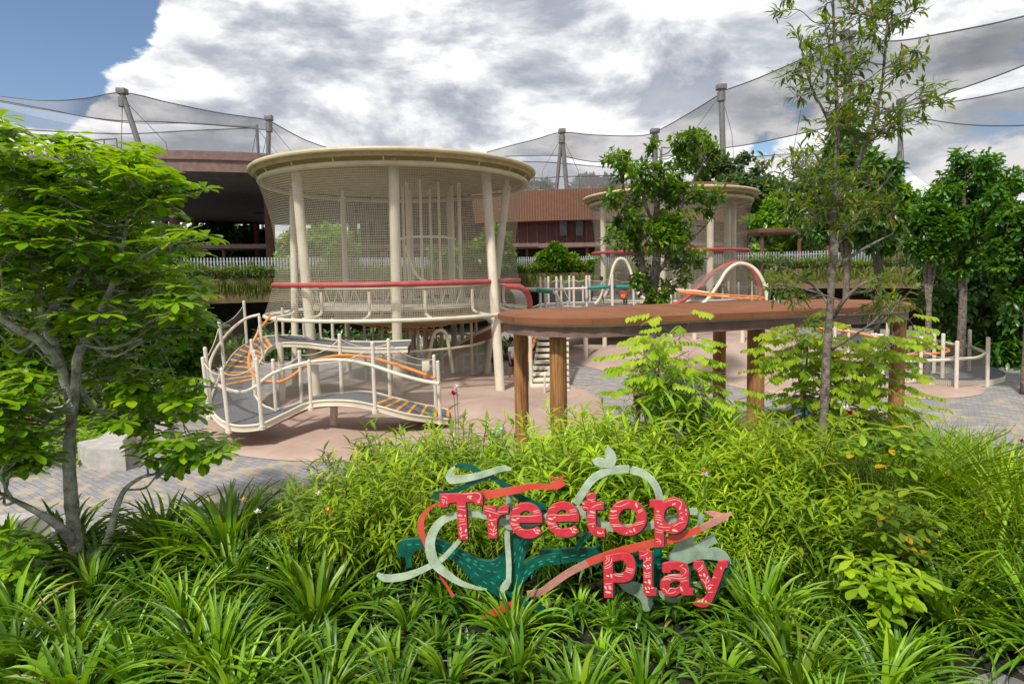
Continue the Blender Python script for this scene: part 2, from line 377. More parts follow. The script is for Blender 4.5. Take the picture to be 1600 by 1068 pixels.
fx = cr_spline([[2.85, 2.5, .66], [2.9, 3.6, .66], [3.05, 4.1, .66], [3.6, 4.36, .66], [4.4, 4.42, .66], [6.5, 4.2, .66], [9, 3.9, .66]], 6)
fb = MB(); k = len(fx); V = np.vstack([fx, fx*[1, 0, 1]+[0, 1.5, 0], fx-[0, 0, .12]]); V[k:2*k, 0] = np.maximum(V[k:2*k, 0], 2.7)
i = np.arange(k-1); fb.add(V, np.vstack([np.stack([i, i+1, k+i+1, k+i], -1), np.stack([2*k+i, 2*k+i+1, i+1, i], -1)]))
tag(fb.build('stone_path', flag_mat(), smooth=False), kind='structure')

# rubber safety mounds under the play towers
def rub_mat():
    m = mat('pink_rubber', (.44, .325, .265), .9, .1, .8, .25, coord='World', bscale=120, det=6, col2=(.33, .225, .18)); return m
rubm = rub_mat()
def mound(cx, cy, rx, ry, h, bumps=(), name='play_surface', p=1.6, rot=0):
    th = np.linspace(0, 2*np.pi, 97); rr = np.concatenate([np.linspace(0, .97, 28), [.985, 1.0]])
    T, Q = np.meshgrid(th, rr, indexing='ij')
    wob = 1+.035*np.sin(3*T+cx)+.02*np.sin(5*T)
    x = Q*wob*rx*np.cos(T); y = Q*wob*ry*np.sin(T)
    X = cx+x*math.cos(rot)-y*math.sin(rot); Y = cy+x*math.sin(rot)+y*math.cos(rot)
    Z = .012+h*(1-Q**2.2)**p+.05*(1-sstep(Q, .97, 1))
    for (bx, by, br, bh) in bumps: Z = Z+bh*np.exp(-((X-bx)**2+(Y-by)**2)/br**2)*(1-sstep(Q, .8, .98))
    o = MB().grid(np.stack([X, Y, Z], -1)).build(name, rubm); tag(o, kind='structure'); return o
mound(-2.7, 17.0, 5.3, 5.5, .12, [(-.6, 15.6, 1.0, .28), (-4.9, 15.0, 1.3, .18), (-2, 20, 1.5, .15)])
mound(9.0, 28.6, 7.2, 9.2, .75, [(6.4, 23.5, 2.2, .35), (10.5, 24, 2, .3)], p=1.0)
mound(10.7, 19.9, 4.0, 3.4, .10, [], p=1.0)
def zmound(x, y):
    z = 0
    for (cx, cy, rx, ry, h, p) in ((-2.7, 17, 5.3, 5.5, .12, 1.6), (9, 28.6, 7.2, 9.2, .75, 1.0), (10.7, 19.9, 4, 3.4, .1, 1.0)):
        q = math.hypot((x-cx)/rx, (y-cy)/ry)
        if q < 1: z = max(z, .06+h*(1-q**2.2)**p)
    return z

# ================================================================ terrace with planter face, undercroft, fence
TER = cr_spline([[-34, 20], [-24, 25.5], [-15.5, 28.5], [-10.5, 30.5], [-4, 35.5], [3, 38.5], [12, 37.5], [17.5, 35.5], [24, 31.5], [31, 26], [38, 18]], 8)
def offs(P, d):
    T = np.gradient(P, axis=0); T /= np.linalg.norm(T, axis=1, keepdims=True)
    return P+d*np.stack([-T[:, 1], T[:, 0]], -1)
def wallstrip(P, z0, z1): return np.stack([np.column_stack([P, np.full(len(P), z0)]), np.column_stack([P, np.full(len(P), z1)])], 1)
plantface = mat('planter_face', (.20, .135, .075), .9, .2, .8, .5, coord='World', bscale=14, det=7, col2=(.11, .10, .035), stretch=(1, 1, .35))
T2 = offs(TER, 1.2); TB = offs(TER, 9)
ter = empty('terrace_planter', (0, 33, 0), 'raised brown planter edge of the terrace curving behind the play towers', 'planter')
b = MB()
b.grid(wallstrip(TER, 2.45, 3.62)); b.grid(wallstrip(T2, 3.05, 3.62)[:, ::-1]); 
b.grid(np.stack([np.column_stack([TER, np.full(len(TER), 3.62)]), np.column_stack([T2, np.full(len(T2), 3.62)])], 1))
b.build('planter_face', plantface, ter)
b = MB(); b.grid(np.stack([np.column_stack([T2, np.full(len(T2), 3.02)]), np.column_stack([TB+offs(TER, 30)-offs(TER, 9), np.full(len(T2), 3.02)])], 1))
b.grid(np.stack([np.column_stack([TER, np.full(len(TER), 2.45)]), np.column_stack([TB, np.full(len(TB), 2.45)])], 1)[:, ::-1])
b.build('terrace_slab', conc, ter)
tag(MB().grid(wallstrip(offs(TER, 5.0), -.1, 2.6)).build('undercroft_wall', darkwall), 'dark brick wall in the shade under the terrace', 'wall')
# timber-coloured columns carrying the terrace
pile = mat('column_brown', (.30, .115, .04), .7, .2, 3., .3, stretch=(9, 9, .6), bscale=20, coord='Object', col2=(.17, .065, .025))
for (px, w_, lab) in ((263, .34, 'brown column under the terrace behind the left shrubs'), (1546, .36, 'brown column standing free before the dark undercroft at far right'), (1238, .3, 'brown column under the planter beside the red arch')):
    P_ = at_z(px, 420, 3.6) if False else None
    y_ = {263: 27.8, 1546: 24.5, 1238: 36.2}[px]; x_ = at_y(px, 520, y_)[0]
    c_ = MB().tube([[x_, y_, 0], [x_, y_, 1.2], [x_, y_, 2.45]], w_/2, 20).build('terrace_column', pile); tag(c_, lab, 'column', 'columns under the terrace')
# picket fence on the terrace
fen = empty('picket_fence', (0, 36, 3.6), 'pale grey upright picket fence along the terrace edge above the planter', 'fence')
FP = offs(TER, .9); d = np.concatenate([[0], np.cumsum(np.linalg.norm(np.diff(FP, axis=0), axis=1))])
b = MB(); s = np.arange(4, d[-1]-8, .145)
for q in s:
    x_, y_ = np.interp(q, d, FP[:, 0]), np.interp(q, d, FP[:, 1])
    b.box((x_, y_, 4.12), (.065, .03, 1.06))
b.build('pickets', galv, fen, smooth=False)
b = MB()
for z in (3.85, 4.45): b.tube(np.column_stack([offs(TER, .94), np.full(len(TER), z)])[3:-6], .025, 6)
b.build('rail', galv, fen)

# ================================================================ pavilions
pav = empty('round_pavilion', (-21, 50, 0), 'large round pavilion with brown fascia and deep dark soffit behind the left tree', 'building')
PC = (-20.5, 50.5); PR = 18.0
b = MB(); b.rev([[PR, 9.35], [PR, 9.95], [PR+.10, 9.97], [PR+.10, 10.42], [PR-.2, 10.46]], PC, 96); b.rev([[PR-.2, 10.46], [0.1, 10.9]], PC, 96)
b.build('roof', fascia, pav)
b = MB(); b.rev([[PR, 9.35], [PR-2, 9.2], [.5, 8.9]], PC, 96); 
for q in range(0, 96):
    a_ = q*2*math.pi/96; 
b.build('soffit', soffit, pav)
b = MB()
for q in range(14):
    a_ = q*2*math.pi/14+.2; x_, y_ = PC[0]+12.5*math.cos(a_), PC[1]+12.5*math.sin(a_)
    b = MB().tube([[x_, y_, 3.02], [x_, y_, 6], [x_, y_, 9.0]], .3, 16); b.build('column', brownunder, pav)
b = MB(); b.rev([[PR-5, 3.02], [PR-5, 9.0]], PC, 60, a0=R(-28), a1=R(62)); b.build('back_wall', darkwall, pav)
# low link roof in front of the pavilion
lr = empty('covered_walkway', (-12, 39, 3), 'low dark flat roofed walkway on red posts before the round pavilion', 'shelter')
LP_ = np.array([[-27, 36.5], [-19, 38], [-12, 40], [-6, 42.5], [2, 44]])
LP_ = cr_spline(LP_, 8)
b = MB(); 
z = np.full(len(LP_), 5.55)
for (o1, z1, o2, z2) in ((0, 5.5, 0, 5.75), (0, 5.75, 3, 5.8), (3, 5.5, 0, 5.5)):
    b.grid(np.stack([np.column_stack([offs(LP_, o1), z*0+z1]), np.column_stack([offs(LP_, o2), z*0+z2])], 1))
b.build('roof', fascia, lr)
for q in range(1, len(LP_), 4):
    x_, y_ = offs(LP_, .5)[q]; MB().tube([[x_, y_, 3.02], [x_, y_, 5.5]], .1, 10).build('post', maroon, lr)
b = MB(); 
# parapet rail on the pavilion roof
q = np.linspace(R(215), R(262), 16); rp = np.column_stack([PC[0]+15*np.cos(q), PC[1]+15*np.sin(q)])
rl = empty('roof_guardrail', (rp[0][0], rp[0][1], 10.5), 'thin dark guardrail on the pavilion roof beside the leaning mast', 'railing')
b = MB(); b.tube(np.column_stack([rp, np.full(16, 11.75)]), .05, 6)
for p_ in rp: b.tube([[p_[0], p_[1], 10.4], [p_[0], p_[1], 11.75]], .04, 6)
b.build('rail', steel, rl)

slat = bpy.data.materials.new('slatted_brown'); slat.use_nodes = True
t = slat.node_tree; bb = t.nodes['Principled BSDF']; at = t.nodes.new('ShaderNodeAttribute'); at.attribute_name = 'a'
wv = t.nodes.new('ShaderNodeTexWave'); wv.bands_direction = 'X'; wv.inputs['Scale'].default_value = 1.6; wv.inputs['Distortion'].default_value = .6; t.links.new(at.outputs['Vector'], wv.inputs[0])
nn = t.nodes.new('ShaderNodeTexNoise'); nn.inputs['Scale'].default_value = 3; nn.inputs['Detail'].default_value = 8; t.links.new(at.outputs['Vector'], nn.inputs[0])
mu = t.nodes.new('ShaderNodeMath'); mu.operation = 'MULTIPLY'; t.links.new(wv.outputs[1], mu.inputs[0]); t.links.new(nn.outputs[0], mu.inputs[1])
cr_ = t.nodes.new('ShaderNodeValToRGB'); cr_.color_ramp.elements[0].color = (.095, .045, .028, 1); cr_.color_ramp.elements[1].color = (.20, .088, .047, 1); cr_.color_ramp.elements[1].position = .55
t.links.new(mu.outputs[0], cr_.inputs[0]); t.links.new(cr_.outputs[0], bb.inputs['Base Color']); bb.inputs['Roughness'].default_value = .8
bd = empty('drum_building', (5, 62, 3), 'brown slatted drum building with dark red glazed storey between the play towers', 'building')
DC = (5.2, 62.5); DR = 18.6
b = MB(); b.rev([[DR-.3, 9.6], [DR, 9.55], [DR, 7.35]], DC, 128); b.rev([[DR-.3, 9.6], [.1, 9.9]], DC, 64); b.build('slatted_band', slat, bd)
b = MB(); b.rev([[DR-.01, 7.35], [DR-1.2, 7.3], [DR-1.2, 5.75]], DC, 128); b.build('red_wall', maroon, bd)
b = MB(); b.rev([[DR-1.2, 5.75], [DR-.4, 5.75], [DR-.4, 5.45], [DR-1.5, 5.42]], DC, 128); b.build('slab_edge', fascia, bd)
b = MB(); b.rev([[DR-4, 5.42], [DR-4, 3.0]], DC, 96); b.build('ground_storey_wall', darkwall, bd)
for q in range(60):
    a_ = R(200)+q*R(140)/59; x_, y_ = DC[0]+(DR-1.15)*math.cos(a_), DC[1]+(DR-1.15)*math.sin(a_)
    if q % 3 == 0: MB().tube([[DC[0]+(DR-.8)*math.cos(a_), DC[1]+(DR-.8)*math.sin(a_), 3.02], [DC[0]+(DR-.8)*math.cos(a_), DC[1]+(DR-.8)*math.sin(a_), 5.45]], .1, 8).build('post', maroon, bd)
b = MB()
for q in range(60):
    a_ = R(200)+q*R(140)/59; x_, y_ = DC[0]+(DR-1.15)*math.cos(a_), DC[1]+(DR-1.15)*math.sin(a_)
    b.box((x_, y_, 6.52), (.08, .08, 1.5), a_)
b.build('mullions', fascia, bd)
for (px, lab) in ((880, 1), (905, 1)):
    p_ = at_y(px, 355, 44.3); w_ = MB().box(p_, (.5, .1, 1.2)); w_.build('window', mat('window_dark', (.03, .025, .025), .3, .1, 3.), bd)
ub = empty('upper_drum_building', (13, 60, 3), 'upper brown curved block rising behind the second play tower', 'building')
b = MB(); b.rev([[6.9, 10.55], [7.1, 10.5], [7.1, 3.0]], (14.0, 56.0), 96); b.rev([[6.9, 10.55], [.1, 10.6]], (14.0, 56), 48); b.build('wall', slat, ub)
b = MB(); b.rev([[7.15, 10.6], [7.25, 10.6], [7.25, 10.35], [7.15, 10.35]], (14.0, 56.0), 96); b.build('coping', brownpaint, ub)
# roof plant boxes
for (px, py, w_, l) in ((850, 311, .9, 'small white rooftop unit on the drum building, nearer the big tower'), (868, 311, .6, 'lower white rooftop unit on the drum building, nearer the A-frame mast')):
    p_ = at_y(px, py, 50); b = MB().box((p_[0], p_[1], 9.95), (w_, .8, .55), b=.04).box((p_[0], p_[1], 10.26), (w_*1.06, .86, .06), b=.01); tag(b.build('rooftop_unit', white_p), l, 'rooftop unit', 'rooftop units')
# far right shelter on the terrace
sh = empty('terrace_shelter', (18, 41, 3), 'small open shelter with flat dark roof on posts right of the second tower', 'shelter')
b = MB().box((19.0, 42.5, 6.15), (5.2, 4, .28), b=.03); b.build('roof', brownunder, sh)
for (dx, dy) in ((-2.2, -1.6), (0.3, -1.6), (2.2, -1.6), (-2.2, 1.6), (2.2, 1.6)): MB().tube([[19.0+dx, 42.5+dy, 3.02], [19.0+dx, 42.5+dy, 6.02]], .12, 10).build('post', maroon, sh)
blk = MB().box((31, 40, 4.7), (12, 5, 1.2), R(-28), b=.03); tag(blk.build('terrace_block', brownpaint), 'brown low wall block half hidden behind the right hand trees', 'wall')
# ================================================================ aviary nets and masts
avnet = bpy.data.materials.new('aviary_mesh'); avnet.use_nodes = True
def shade_net(name, dens, col):
    m = bpy.data.materials.new(name); m.use_nodes = True; t = m.node_tree; bb = t.nodes['Principled BSDF']; bb.inputs['Base Color'].default_value = (*col, 1); bb.inputs['Roughness'].default_value = .9
    tr = t.nodes.new('ShaderNodeBsdfTransparent'); mx = t.nodes.new('ShaderNodeMixShader')
    at = t.nodes.new('ShaderNodeAttribute'); at.attribute_name = 'a'; n = t.nodes.new('ShaderNodeTexNoise'); n.inputs['Scale'].default_value = .12; n.inputs['Detail'].default_value = 3; t.links.new(at.outputs['Vector'], n.inputs[0])
    mr = t.nodes.new('ShaderNodeMapRange'); mr.inputs[1].default_value = .3; mr.inputs[2].default_value = .7; mr.inputs[3].default_value = dens*.85; mr.inputs[4].default_value = dens*1.15; t.links.new(n.outputs[0], mr.inputs[0]); t.links.new(mr.outputs[0], mx.inputs[0])
    t.links.new(tr.outputs[0], mx.inputs[1]); t.links.new(bb.outputs[0], mx.inputs[2]); t.links.new(mx.outputs[0], t.nodes['Material Output'].inputs[0]); return m
nd = shade_net('net_dense', .52, (.20, .20, .21)); nl = shade_net('net_light', .40, (.36, .36, .37))
cable = mat('cable_steel', (.10, .10, .11), .5, .1, 2.)
def net_sheet(name, rows, m_, label, cables=(0,)):
    """rows: lists of (px, py, depth) from top to bottom, each resampled to the same count"""
    rs = []
    for r_ in rows:
        p_ = cr_spline([at_y(x, y, d) for x, y, d in r_], 8); dd = np.linspace(0, 1, 60); s_ = np.linspace(0, 1, len(p_))
        rs.append(np.stack([np.interp(dd, s_, p_[:, c]) for c in range(3)], -1))
    G = cr_spline(np.array(rs).reshape(len(rs), -1), 6).reshape(-1, 60, 3)
    t_ = empty(name, G[0, 0], label, 'aviary net', 'aviary nets over the park')
    MB().grid(G).build('mesh_sheet', m_, t_)
    b = MB()
    for ci in cables: b.tube(rs[ci], .06, 5)
    b.build('edge_cable', cable, t_)
    return t_
net_sheet('aviary_net', [[(-260, 130, 66), (-60, 144, 66), (60, 157, 64), (130, 154, 62), (192, 145, 60), (262, 160, 62), (340, 176, 64), (418, 187, 66)],
                         [(-260, 150, 60), (-60, 150, 61), (60, 168, 62), (130, 182, 63), (190, 189, 63), (262, 191, 63), (340, 196, 65), (418, 203, 66)]], nd, 'dark upper fold of aviary netting slung over the leaning left mast', (0, 1))
net_sheet('aviary_net', [[(-260, 158, 66), (-60, 153, 67), (60, 170, 68), (190, 191, 68), (300, 193, 68), (400, 199, 68)],
                         [(-260, 190, 62), (-60, 196, 63), (60, 204, 64), (190, 209, 64), (300, 204, 65), (400, 200, 66)],
                         [(-260, 320, 62), (-60, 300, 63), (60, 290, 64), (190, 262, 66), (300, 262, 68), (400, 262, 70)]], nl, 'pale lower aviary netting hanging behind the round pavilion roof', (0, 1))
net_sheet('aviary_net', [[(418, 187, 66), (450, 205, 68), (480, 220, 70), (520, 234, 74)], [(418, 200, 68), (440, 222, 70), (470, 232, 72), (520, 240, 74)], [(418, 262, 72), (440, 262, 72), (470, 262, 73), (520, 262, 74)]], nl, 'net corner sloping down from the twin masts behind the big tower', (0,))
net_sheet('aviary_net', [[(760, 238, 80), (800, 227, 80), (840, 217, 78), (877, 207, 76), (930, 211, 78), (1000, 212, 80), (1030, 203, 76), (1080, 175, 72), (1127, 146, 66)],
                         [(760, 246, 80), (800, 244, 80), (840, 243, 78), (877, 244, 78), (930, 253, 78), (1000, 250, 80), (1030, 246, 78), (1080, 238, 74), (1127, 226, 70)]], nd, 'middle aviary net hanging from the A-frame mast to the tall mast', (0, 1))
net_sheet('aviary_net', [[(760, 252, 84), (840, 253, 82), (877, 255, 82), (960, 262, 82), (1030, 262, 82), (1127, 250, 78)],
                         [(760, 272, 84), (840, 278, 82), (877, 276, 82), (960, 274, 82), (1030, 272, 82), (1127, 268, 78)],
                         [(760, 300, 84), (840, 298, 82), (877, 300, 82), (960, 300, 82), (1030, 300, 82), (1127, 300, 78)]], nl, 'lower pale net sheet behind the A-frame mast', (0, 1))
net_sheet('aviary_net', [[(1127, 143, 66), (1180, 124, 62), (1250, 94, 58), (1325, 62, 52), (1400, 64, 50), (1480, 51, 47), (1560, 35, 44), (1660, 10, 42)],
                         [(1127, 205, 66), (1180, 190, 63), (1250, 168, 60), (1325, 150, 56), (1400, 125, 54), (1480, 108, 50), (1560, 82, 47), (1660, 50, 45)],
                         [(1127, 232, 66), (1180, 224, 64), (1250, 209, 62), (1325, 192, 60), (1400, 172, 58), (1480, 146, 54), (1560, 118, 50), (1660, 78, 46)]], nd, 'big aviary net sweeping up over the tall slender tree', (0, 2))
net_sheet('aviary_net', [[(1410, 172, 62), (1470, 162, 60), (1530, 152, 57), (1600, 137, 54), (1700, 115, 52)],
                         [(1410, 178, 64), (1470, 190, 62), (1530, 196, 60), (1600, 196, 57), (1700, 190, 54)],
                         [(1410, 260, 66), (1470, 300, 64), (1530, 310, 62), (1600, 310, 60), (1700, 310, 58)]], nl, 'pale aviary net at the right edge below the big sweep', (0, 1))
net_sheet('aviary_net', [[(1127, 250, 84), (1200, 243, 82), (1260, 238, 80), (1340, 225, 78), (1408, 175, 74)], [(1127, 262, 84), (1200, 262, 82), (1260, 262, 80), (1340, 255, 78), (1408, 240, 74)]], nl, 'thin far net strip right of the tall mast', (0,))
def mast(top, bot, d, r, label, legs=None, cap=True):
    a_ = at_y(*top, d); c_ = at_y(*bot, d); c_[2] = min(c_[2], 9.0) if False else c_[2]
    dirv = (c_-a_); 
    if dirv[2] < 0: c_ = a_+dirv*((a_[2]-0)/-dirv[2])
    t_ = empty('aviary_mast', (c_[0], c_[1], 0), label, 'mast', 'masts holding the aviary nets')
    MB().tube([a_, (a_+c_)/2, c_], [r, r, r*1.1], 14).build('pole', steel, t_)
    if legs:
        for l in legs:
            e_ = at_y(*l, d+.5); dv = e_-a_; e_ = a_+dv*(a_[2]/-dv[2]); MB().tube([a_, (a_+e_)/2, e_], r*.85, 12).build('leg', steel, t_)
    if cap:
        b = MB().box(a_+[0, 0, .25], (r*3.2, r*3, .55), b=.05); b.tube([a_-[0, 0, 1.2], a_-[0, 0, .3]], r*1.45, 14); b.build('head_plate', steel, t_)
    b = MB()
    for dx in (-9, 9): b.tube([a_-[0, 0, .4], a_+[dx*.25, 3, -4], a_+[dx*.5, 5, -a_[2]+.2]], .03, 4)
    b.build('stay_cable', cable, t_)
    return t_
mast((191, 147), (223, 243), 60, .26, 'grey steel mast leaning right above the round pavilion')
mast((420, 188), (419, 246), 66, .24, 'upright grey mast just left of the big tower canopy')
mast((401, 195), (404, 246), 70, .17, 'thin grey mast beside the thicker upright one left of the big tower', cap=False)
mast((878, 208), (887, 310), 76, .27, 'A-frame grey mast standing between the two play towers', legs=[(868, 310)])
mast((1023, 208), (1024, 290), 78, .34, 'short square headed mast behind the bushy middle tree')
mast((1127, 140), (1130, 250), 66, .30, 'tall square headed mast right of the bushy middle tree')
mast((1325, 60), (1322, 240), 52, .30, 'tallest mast seen through the slender tree')
mast((1408, 163), (1406, 245), 62, .22, 'slim mast right of the slender tree')
mast((1161, 238), (1161, 300), 80, .22, 'small far mast by the wispy distant tree', cap=False)

# ================================================================ play towers
towernet = netmat('tower_net', (.44, .40, .30), .068, .0082)
darknet = netmat('climb_net', (.35, .33, .28), .10, .018, True)
whitenet = netmat('white_climb_net', (.65, .62, .55), .09, .016, True)
railnet = netmat('rail_net', (.34, .32, .28), .055, .0042, True)
fogn = netmat('rail_net_fine', (.17, .16, .155), .05, .008)
def circ(c, r, z, n=96, tilt=0, az=0): 
    th = np.arange(n)*2*math.pi/n
    return np.column_stack([c[0]+r*np.cos(th), c[1]+r*np.sin(th), z+tilt*np.cos(th-az)])
def tower(c, Ri, Ro, zi, zo, prof, zr, zb, rr, posts, label, slant=.35):
    t_ = empty('play_tower', (c[0], c[1], 0), label, 'play tower', 'round netted play towers')
    b = MB(); b.tube(circ(c, Ro, zo), .068, 10, closed=True); b.build('canopy_rim', cream_d, t_)
    b = MB(); b.tube(circ(c, Ri, zi), .08, 10, closed=True); b.build('canopy_ring', cream_d, t_)
    b = MB(); b.rev([[Ro-.02, zo-.03], [Ri+.18, zi+.16], [Ri*.75, zi+.30], [Ri*.4, zi+.32], [.02, zi+.33]], c, 96)
    b.rev([[Ro-.02, zo+.03], [Ri, zo+.03], [.02, zo+.20]], c, 96); b.build('canopy', olive, t_)
    for q in range(20):
        a_ = q*2*math.pi/20+.1; ca, sa = math.cos(a_), math.sin(a_)
        MB().tube(cr_spline([[c[0]+Ri*ca, c[1]+Ri*sa, zi], [c[0]+(Ri+.12)*ca, c[1]+(Ri+.12)*sa, zi+.2], [c[0]+Ro*ca, c[1]+Ro*sa, zo]], 4), .025, 6).build('bracket', cream_d, t_)
    b = MB(); b.rev(cr_spline(prof, 8), c, 128); b.build('safety_net', towernet, t_)
    b = MB(); b.tube(circ(c, prof[-1][0]+.01, zb), .06, 10, closed=True); b.build('bottom_ring', cream, t_)
    b = MB(); b.tube(circ(c, rr, zr), .075, 10, closed=True); b.build('red_ring', redtube, t_)
    for (bx, by, bz, tx, ty, tz, r) in posts:
        b = MB().tube([[bx, by, bz-.1], [(bx+tx)/2, (by+ty)/2, (bz+tz)/2], [tx, ty, tz]], r, 16)
        b.tube([[tx, ty, tz-.02], [tx, ty, tz+.32]], r*.55, 10); b.build('post', cream, t_)
    return t_
C1 = (-3.85, 21.15)
def P2(bpx, bpy, zb, tpx, tz, Rr=4.25, c=C1, r=.13, front=True):
    B = at_z(bpx, bpy, zb)
    # top: on the ring of radius Rr where the ray column passes
    best = None
    for th in np.linspace(0, 2*math.pi, 720):
        p_ = np.array([c[0]+Rr*math.cos(th), c[1]+Rr*math.sin(th), tz])
        if (math.sin(th) < 0.15) != front: continue
        e_ = abs(proj(p_)[0]-tpx)
        if best is None or e_ < best[0]: best = (e_, p_)
    T_ = best[1]; return (B[0], B[1], zb, T_[0], T_[1], T_[2], r)
posts1 = [P2(494, 618, .14, 463, 6.75, Rr=3.72, r=.145), P2(622, 617, .14, 616, 6.75, Rr=3.72, r=.145), P2(782, 611, .12, 759, 6.75, Rr=3.72, r=.145),
          P2(462, 600, .1, 434, 6.75, Rr=3.85, r=.12, front=False), P2(759, 582, .1, 800, 6.75, Rr=3.8, r=.13, front=False),
          P2(545, 575, .1, 536, 6.75, Rr=3.85, r=.10, front=False), P2(711, 581, .1, 700, 6.65, Rr=3.9, r=.09, front=False)]
# rear right post from photograph: leans inwards going down
prof1 = [(4.47, 6.70), (4.33, 6.3), (4.12, 5.5), (4.02, 4.6), (4.06, 3.8), (4.22, 3.1), (4.40, 2.55), (4.42, 2.45)]
tw1 = tower(C1, 4.40, 4.68, 6.72, 7.05, prof1, 3.42, 2.42, 4.12, posts1, 'larger round play tower in front with olive canopy, cream net and red ring')
# inner works of the big tower: truss ring, deck, climbing poles
def part(name, fn, m_, parent, smooth=True): 
    b = MB(); fn(b); return b.build(name, m_, parent, smooth)
def truss(b, c, r, z0, z1, n=44):
    b.tube(circ(c, r, z1, 64), .04, 8, closed=True); b.tube(circ(c, r, z0, 64), .04, 8, closed=True)
    for q in range(n):
        a0, a1 = q*2*math.pi/n, (q+.5)*2*math.pi/n
        A = [c[0]+r*math.cos(a0), c[1]+r*math.sin(a0), z1]; B = [c[0]+r*math.cos(a1), c[1]+r*math.sin(a1), z0]; A2 = [c[0]+r*math.cos(a0+2*math.pi/n), c[1]+r*math.sin(a0+2*math.pi/n), z1]
        b.tube([A, B], .016, 5, cap=False); b.tube([B, A2], .016, 5, cap=False)
part('ring_truss', lambda b: truss(b, C1, 3.1, 2.62, 3.28, 34), mat('truss_paint', (.36, .32, .24), .5, .1, 3.), tw1)
def deckf(b):
    b.rev([[1.2, 2.72], [3.2, 2.72], [3.2, 2.62], [1.2, 2.62], [1.2, 2.72]], C1, 64)
part('inner_deck', deckf, mat('deck_cream', (.42, .38, .30), .8, .1, 3.), tw1)
for q in range(10):
    a_ = q*2*math.pi/10+.3; r_ = .95+.35*(q % 2)
    x_, y_ = C1[0]+.8+r_*math.cos(a_), C1[1]+1.2+r_*math.sin(a_)
    part('climbing_pole', lambda b: b.tube([[x_, y_, 0.1], [x_, y_, 6.9]], .045+.02*(q % 3 == 0), 8), cream, tw1)
for q in range(14):
    a_ = q*2*math.pi/14+.15; x_, y_ = C1[0]+3.6*math.cos(a_), C1[1]+3.6*math.sin(a_)
    part('bracket_pipe', lambda b: b.tube(cr_spline([[x_, y_, 3.2], [x_, y_, 2.75], [C1[0]+3.7*math.cos(a_), C1[1]+3.7*math.sin(a_), 2.52], [C1[0]+4.35*math.cos(a_), C1[1]+4.35*math.sin(a_), 2.42]], 4), .045, 7), cream, tw1)
def upper_rail(b):
    y_ = 19.6
    b.tube(cr_spline([at_y(x, y, y_) for x, y in ((622, 373), (650, 370), (690, 370), (712, 374))], 5), .04, 8)
    b.tube(cr_spline([at_y(x, y, y_) for x, y in ((633, 384), (640, 405), (648, 425), (660, 437), (680, 441), (716, 438))], 5), .045, 8)
part('curved_rail', upper_rail, cream, tw1)
def ring_tunnel(b):
    A = at_y(775, 474, 18.6); A2 = at_y(800, 470, 20.3)
    ax = (A2-A)/np.linalg.norm(A2-A); u = np.array([0, 0, 1.]); v = np.cross(ax, u); th = np.linspace(0, 2*math.pi, 33)
    G = np.array([[A+ax*s_+.62*(u*math.cos(q)+v*math.sin(q)) for q in th] for s_ in np.linspace(0, 1.9, 8)])
    b.grid(G)
part('net_tunnel', ring_tunnel, whitenet, tw1)
def red_curl(b):
    b.tube(cr_spline([at_y(x, y, d) for x, y, d in ((790, 447, 18.2), (812, 449, 18.3), (824, 459, 18.5), (828, 476, 18.8), (822, 495, 19.2), (812, 510, 19.6))], 6), .085, 10)
part('red_curl', red_curl, redtube, tw1)
part('under_deck', lambda b: b.rev([[.1, 2.0], [2.4, 2.05], [2.9, 2.25], [3.0, 2.45]], (C1[0]+.6, C1[1]+.4), 64), olive, tw1)
for (px, py) in ((600, 585), (642, 578), (655, 592), (668, 575), (724, 578), (738, 590), (585, 575), (572, 592), (745, 572), (690, 570)):
    q = at_z(px, py, .1); part('support_pole', lambda b: b.tube([[q[0], q[1], 0], [q[0], q[1], 1.2], [q[0], q[1], 2.5]], .05, 9), cream, tw1)
part('lower_rail', lambda b: b.tube(circ((C1[0], C1[1]), 2.9, 1.35, 64), .04, 7, closed=True), cream, tw1)
part('lower_net', lambda b: b.rev([[2.9, .35], [2.9, 1.35]], C1, 64, a0=R(-100), a1=R(60)), darknet, tw1)
# slide with brown chute under the tower, right side
def slide(b):
    L = [(800, 497, 20.2), (770, 512, 20.6), (740, 526, 21), (710, 545, 21.4), (690, 562, 21.6)]
    top = cr_spline([at_y(*q) for q in L], 5); bot = top+[0, .0, -.32]; bk = top+[0, .7, 0]; bk2 = bot+[0, .7, 0]
    b.grid(np.stack([top, bot, bk2, bk], 1))
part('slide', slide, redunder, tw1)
part('slide_edge', lambda b: b.tube(cr_spline([at_y(*q) for q in [(800, 494, 20.15), (770, 509, 20.55), (740, 523, 20.95), (710, 542, 21.35), (690, 559, 21.55)]], 5), .06, 8), cream, tw1)
arch = MB().tube(cr_spline([at_y(x, y, d) for x, y, d in ((664, 590, 19.3), (670, 560, 19.2), (677, 525, 19.1), (686, 516, 19.0), (696, 520, 19.0), (702, 545, 19.1), (708, 582, 19.2))], 8), .055, 9)
tag(arch.build('climbing_arch', cream), 'cream hoop arch standing under the larger tower beside the pink top child', 'arch')

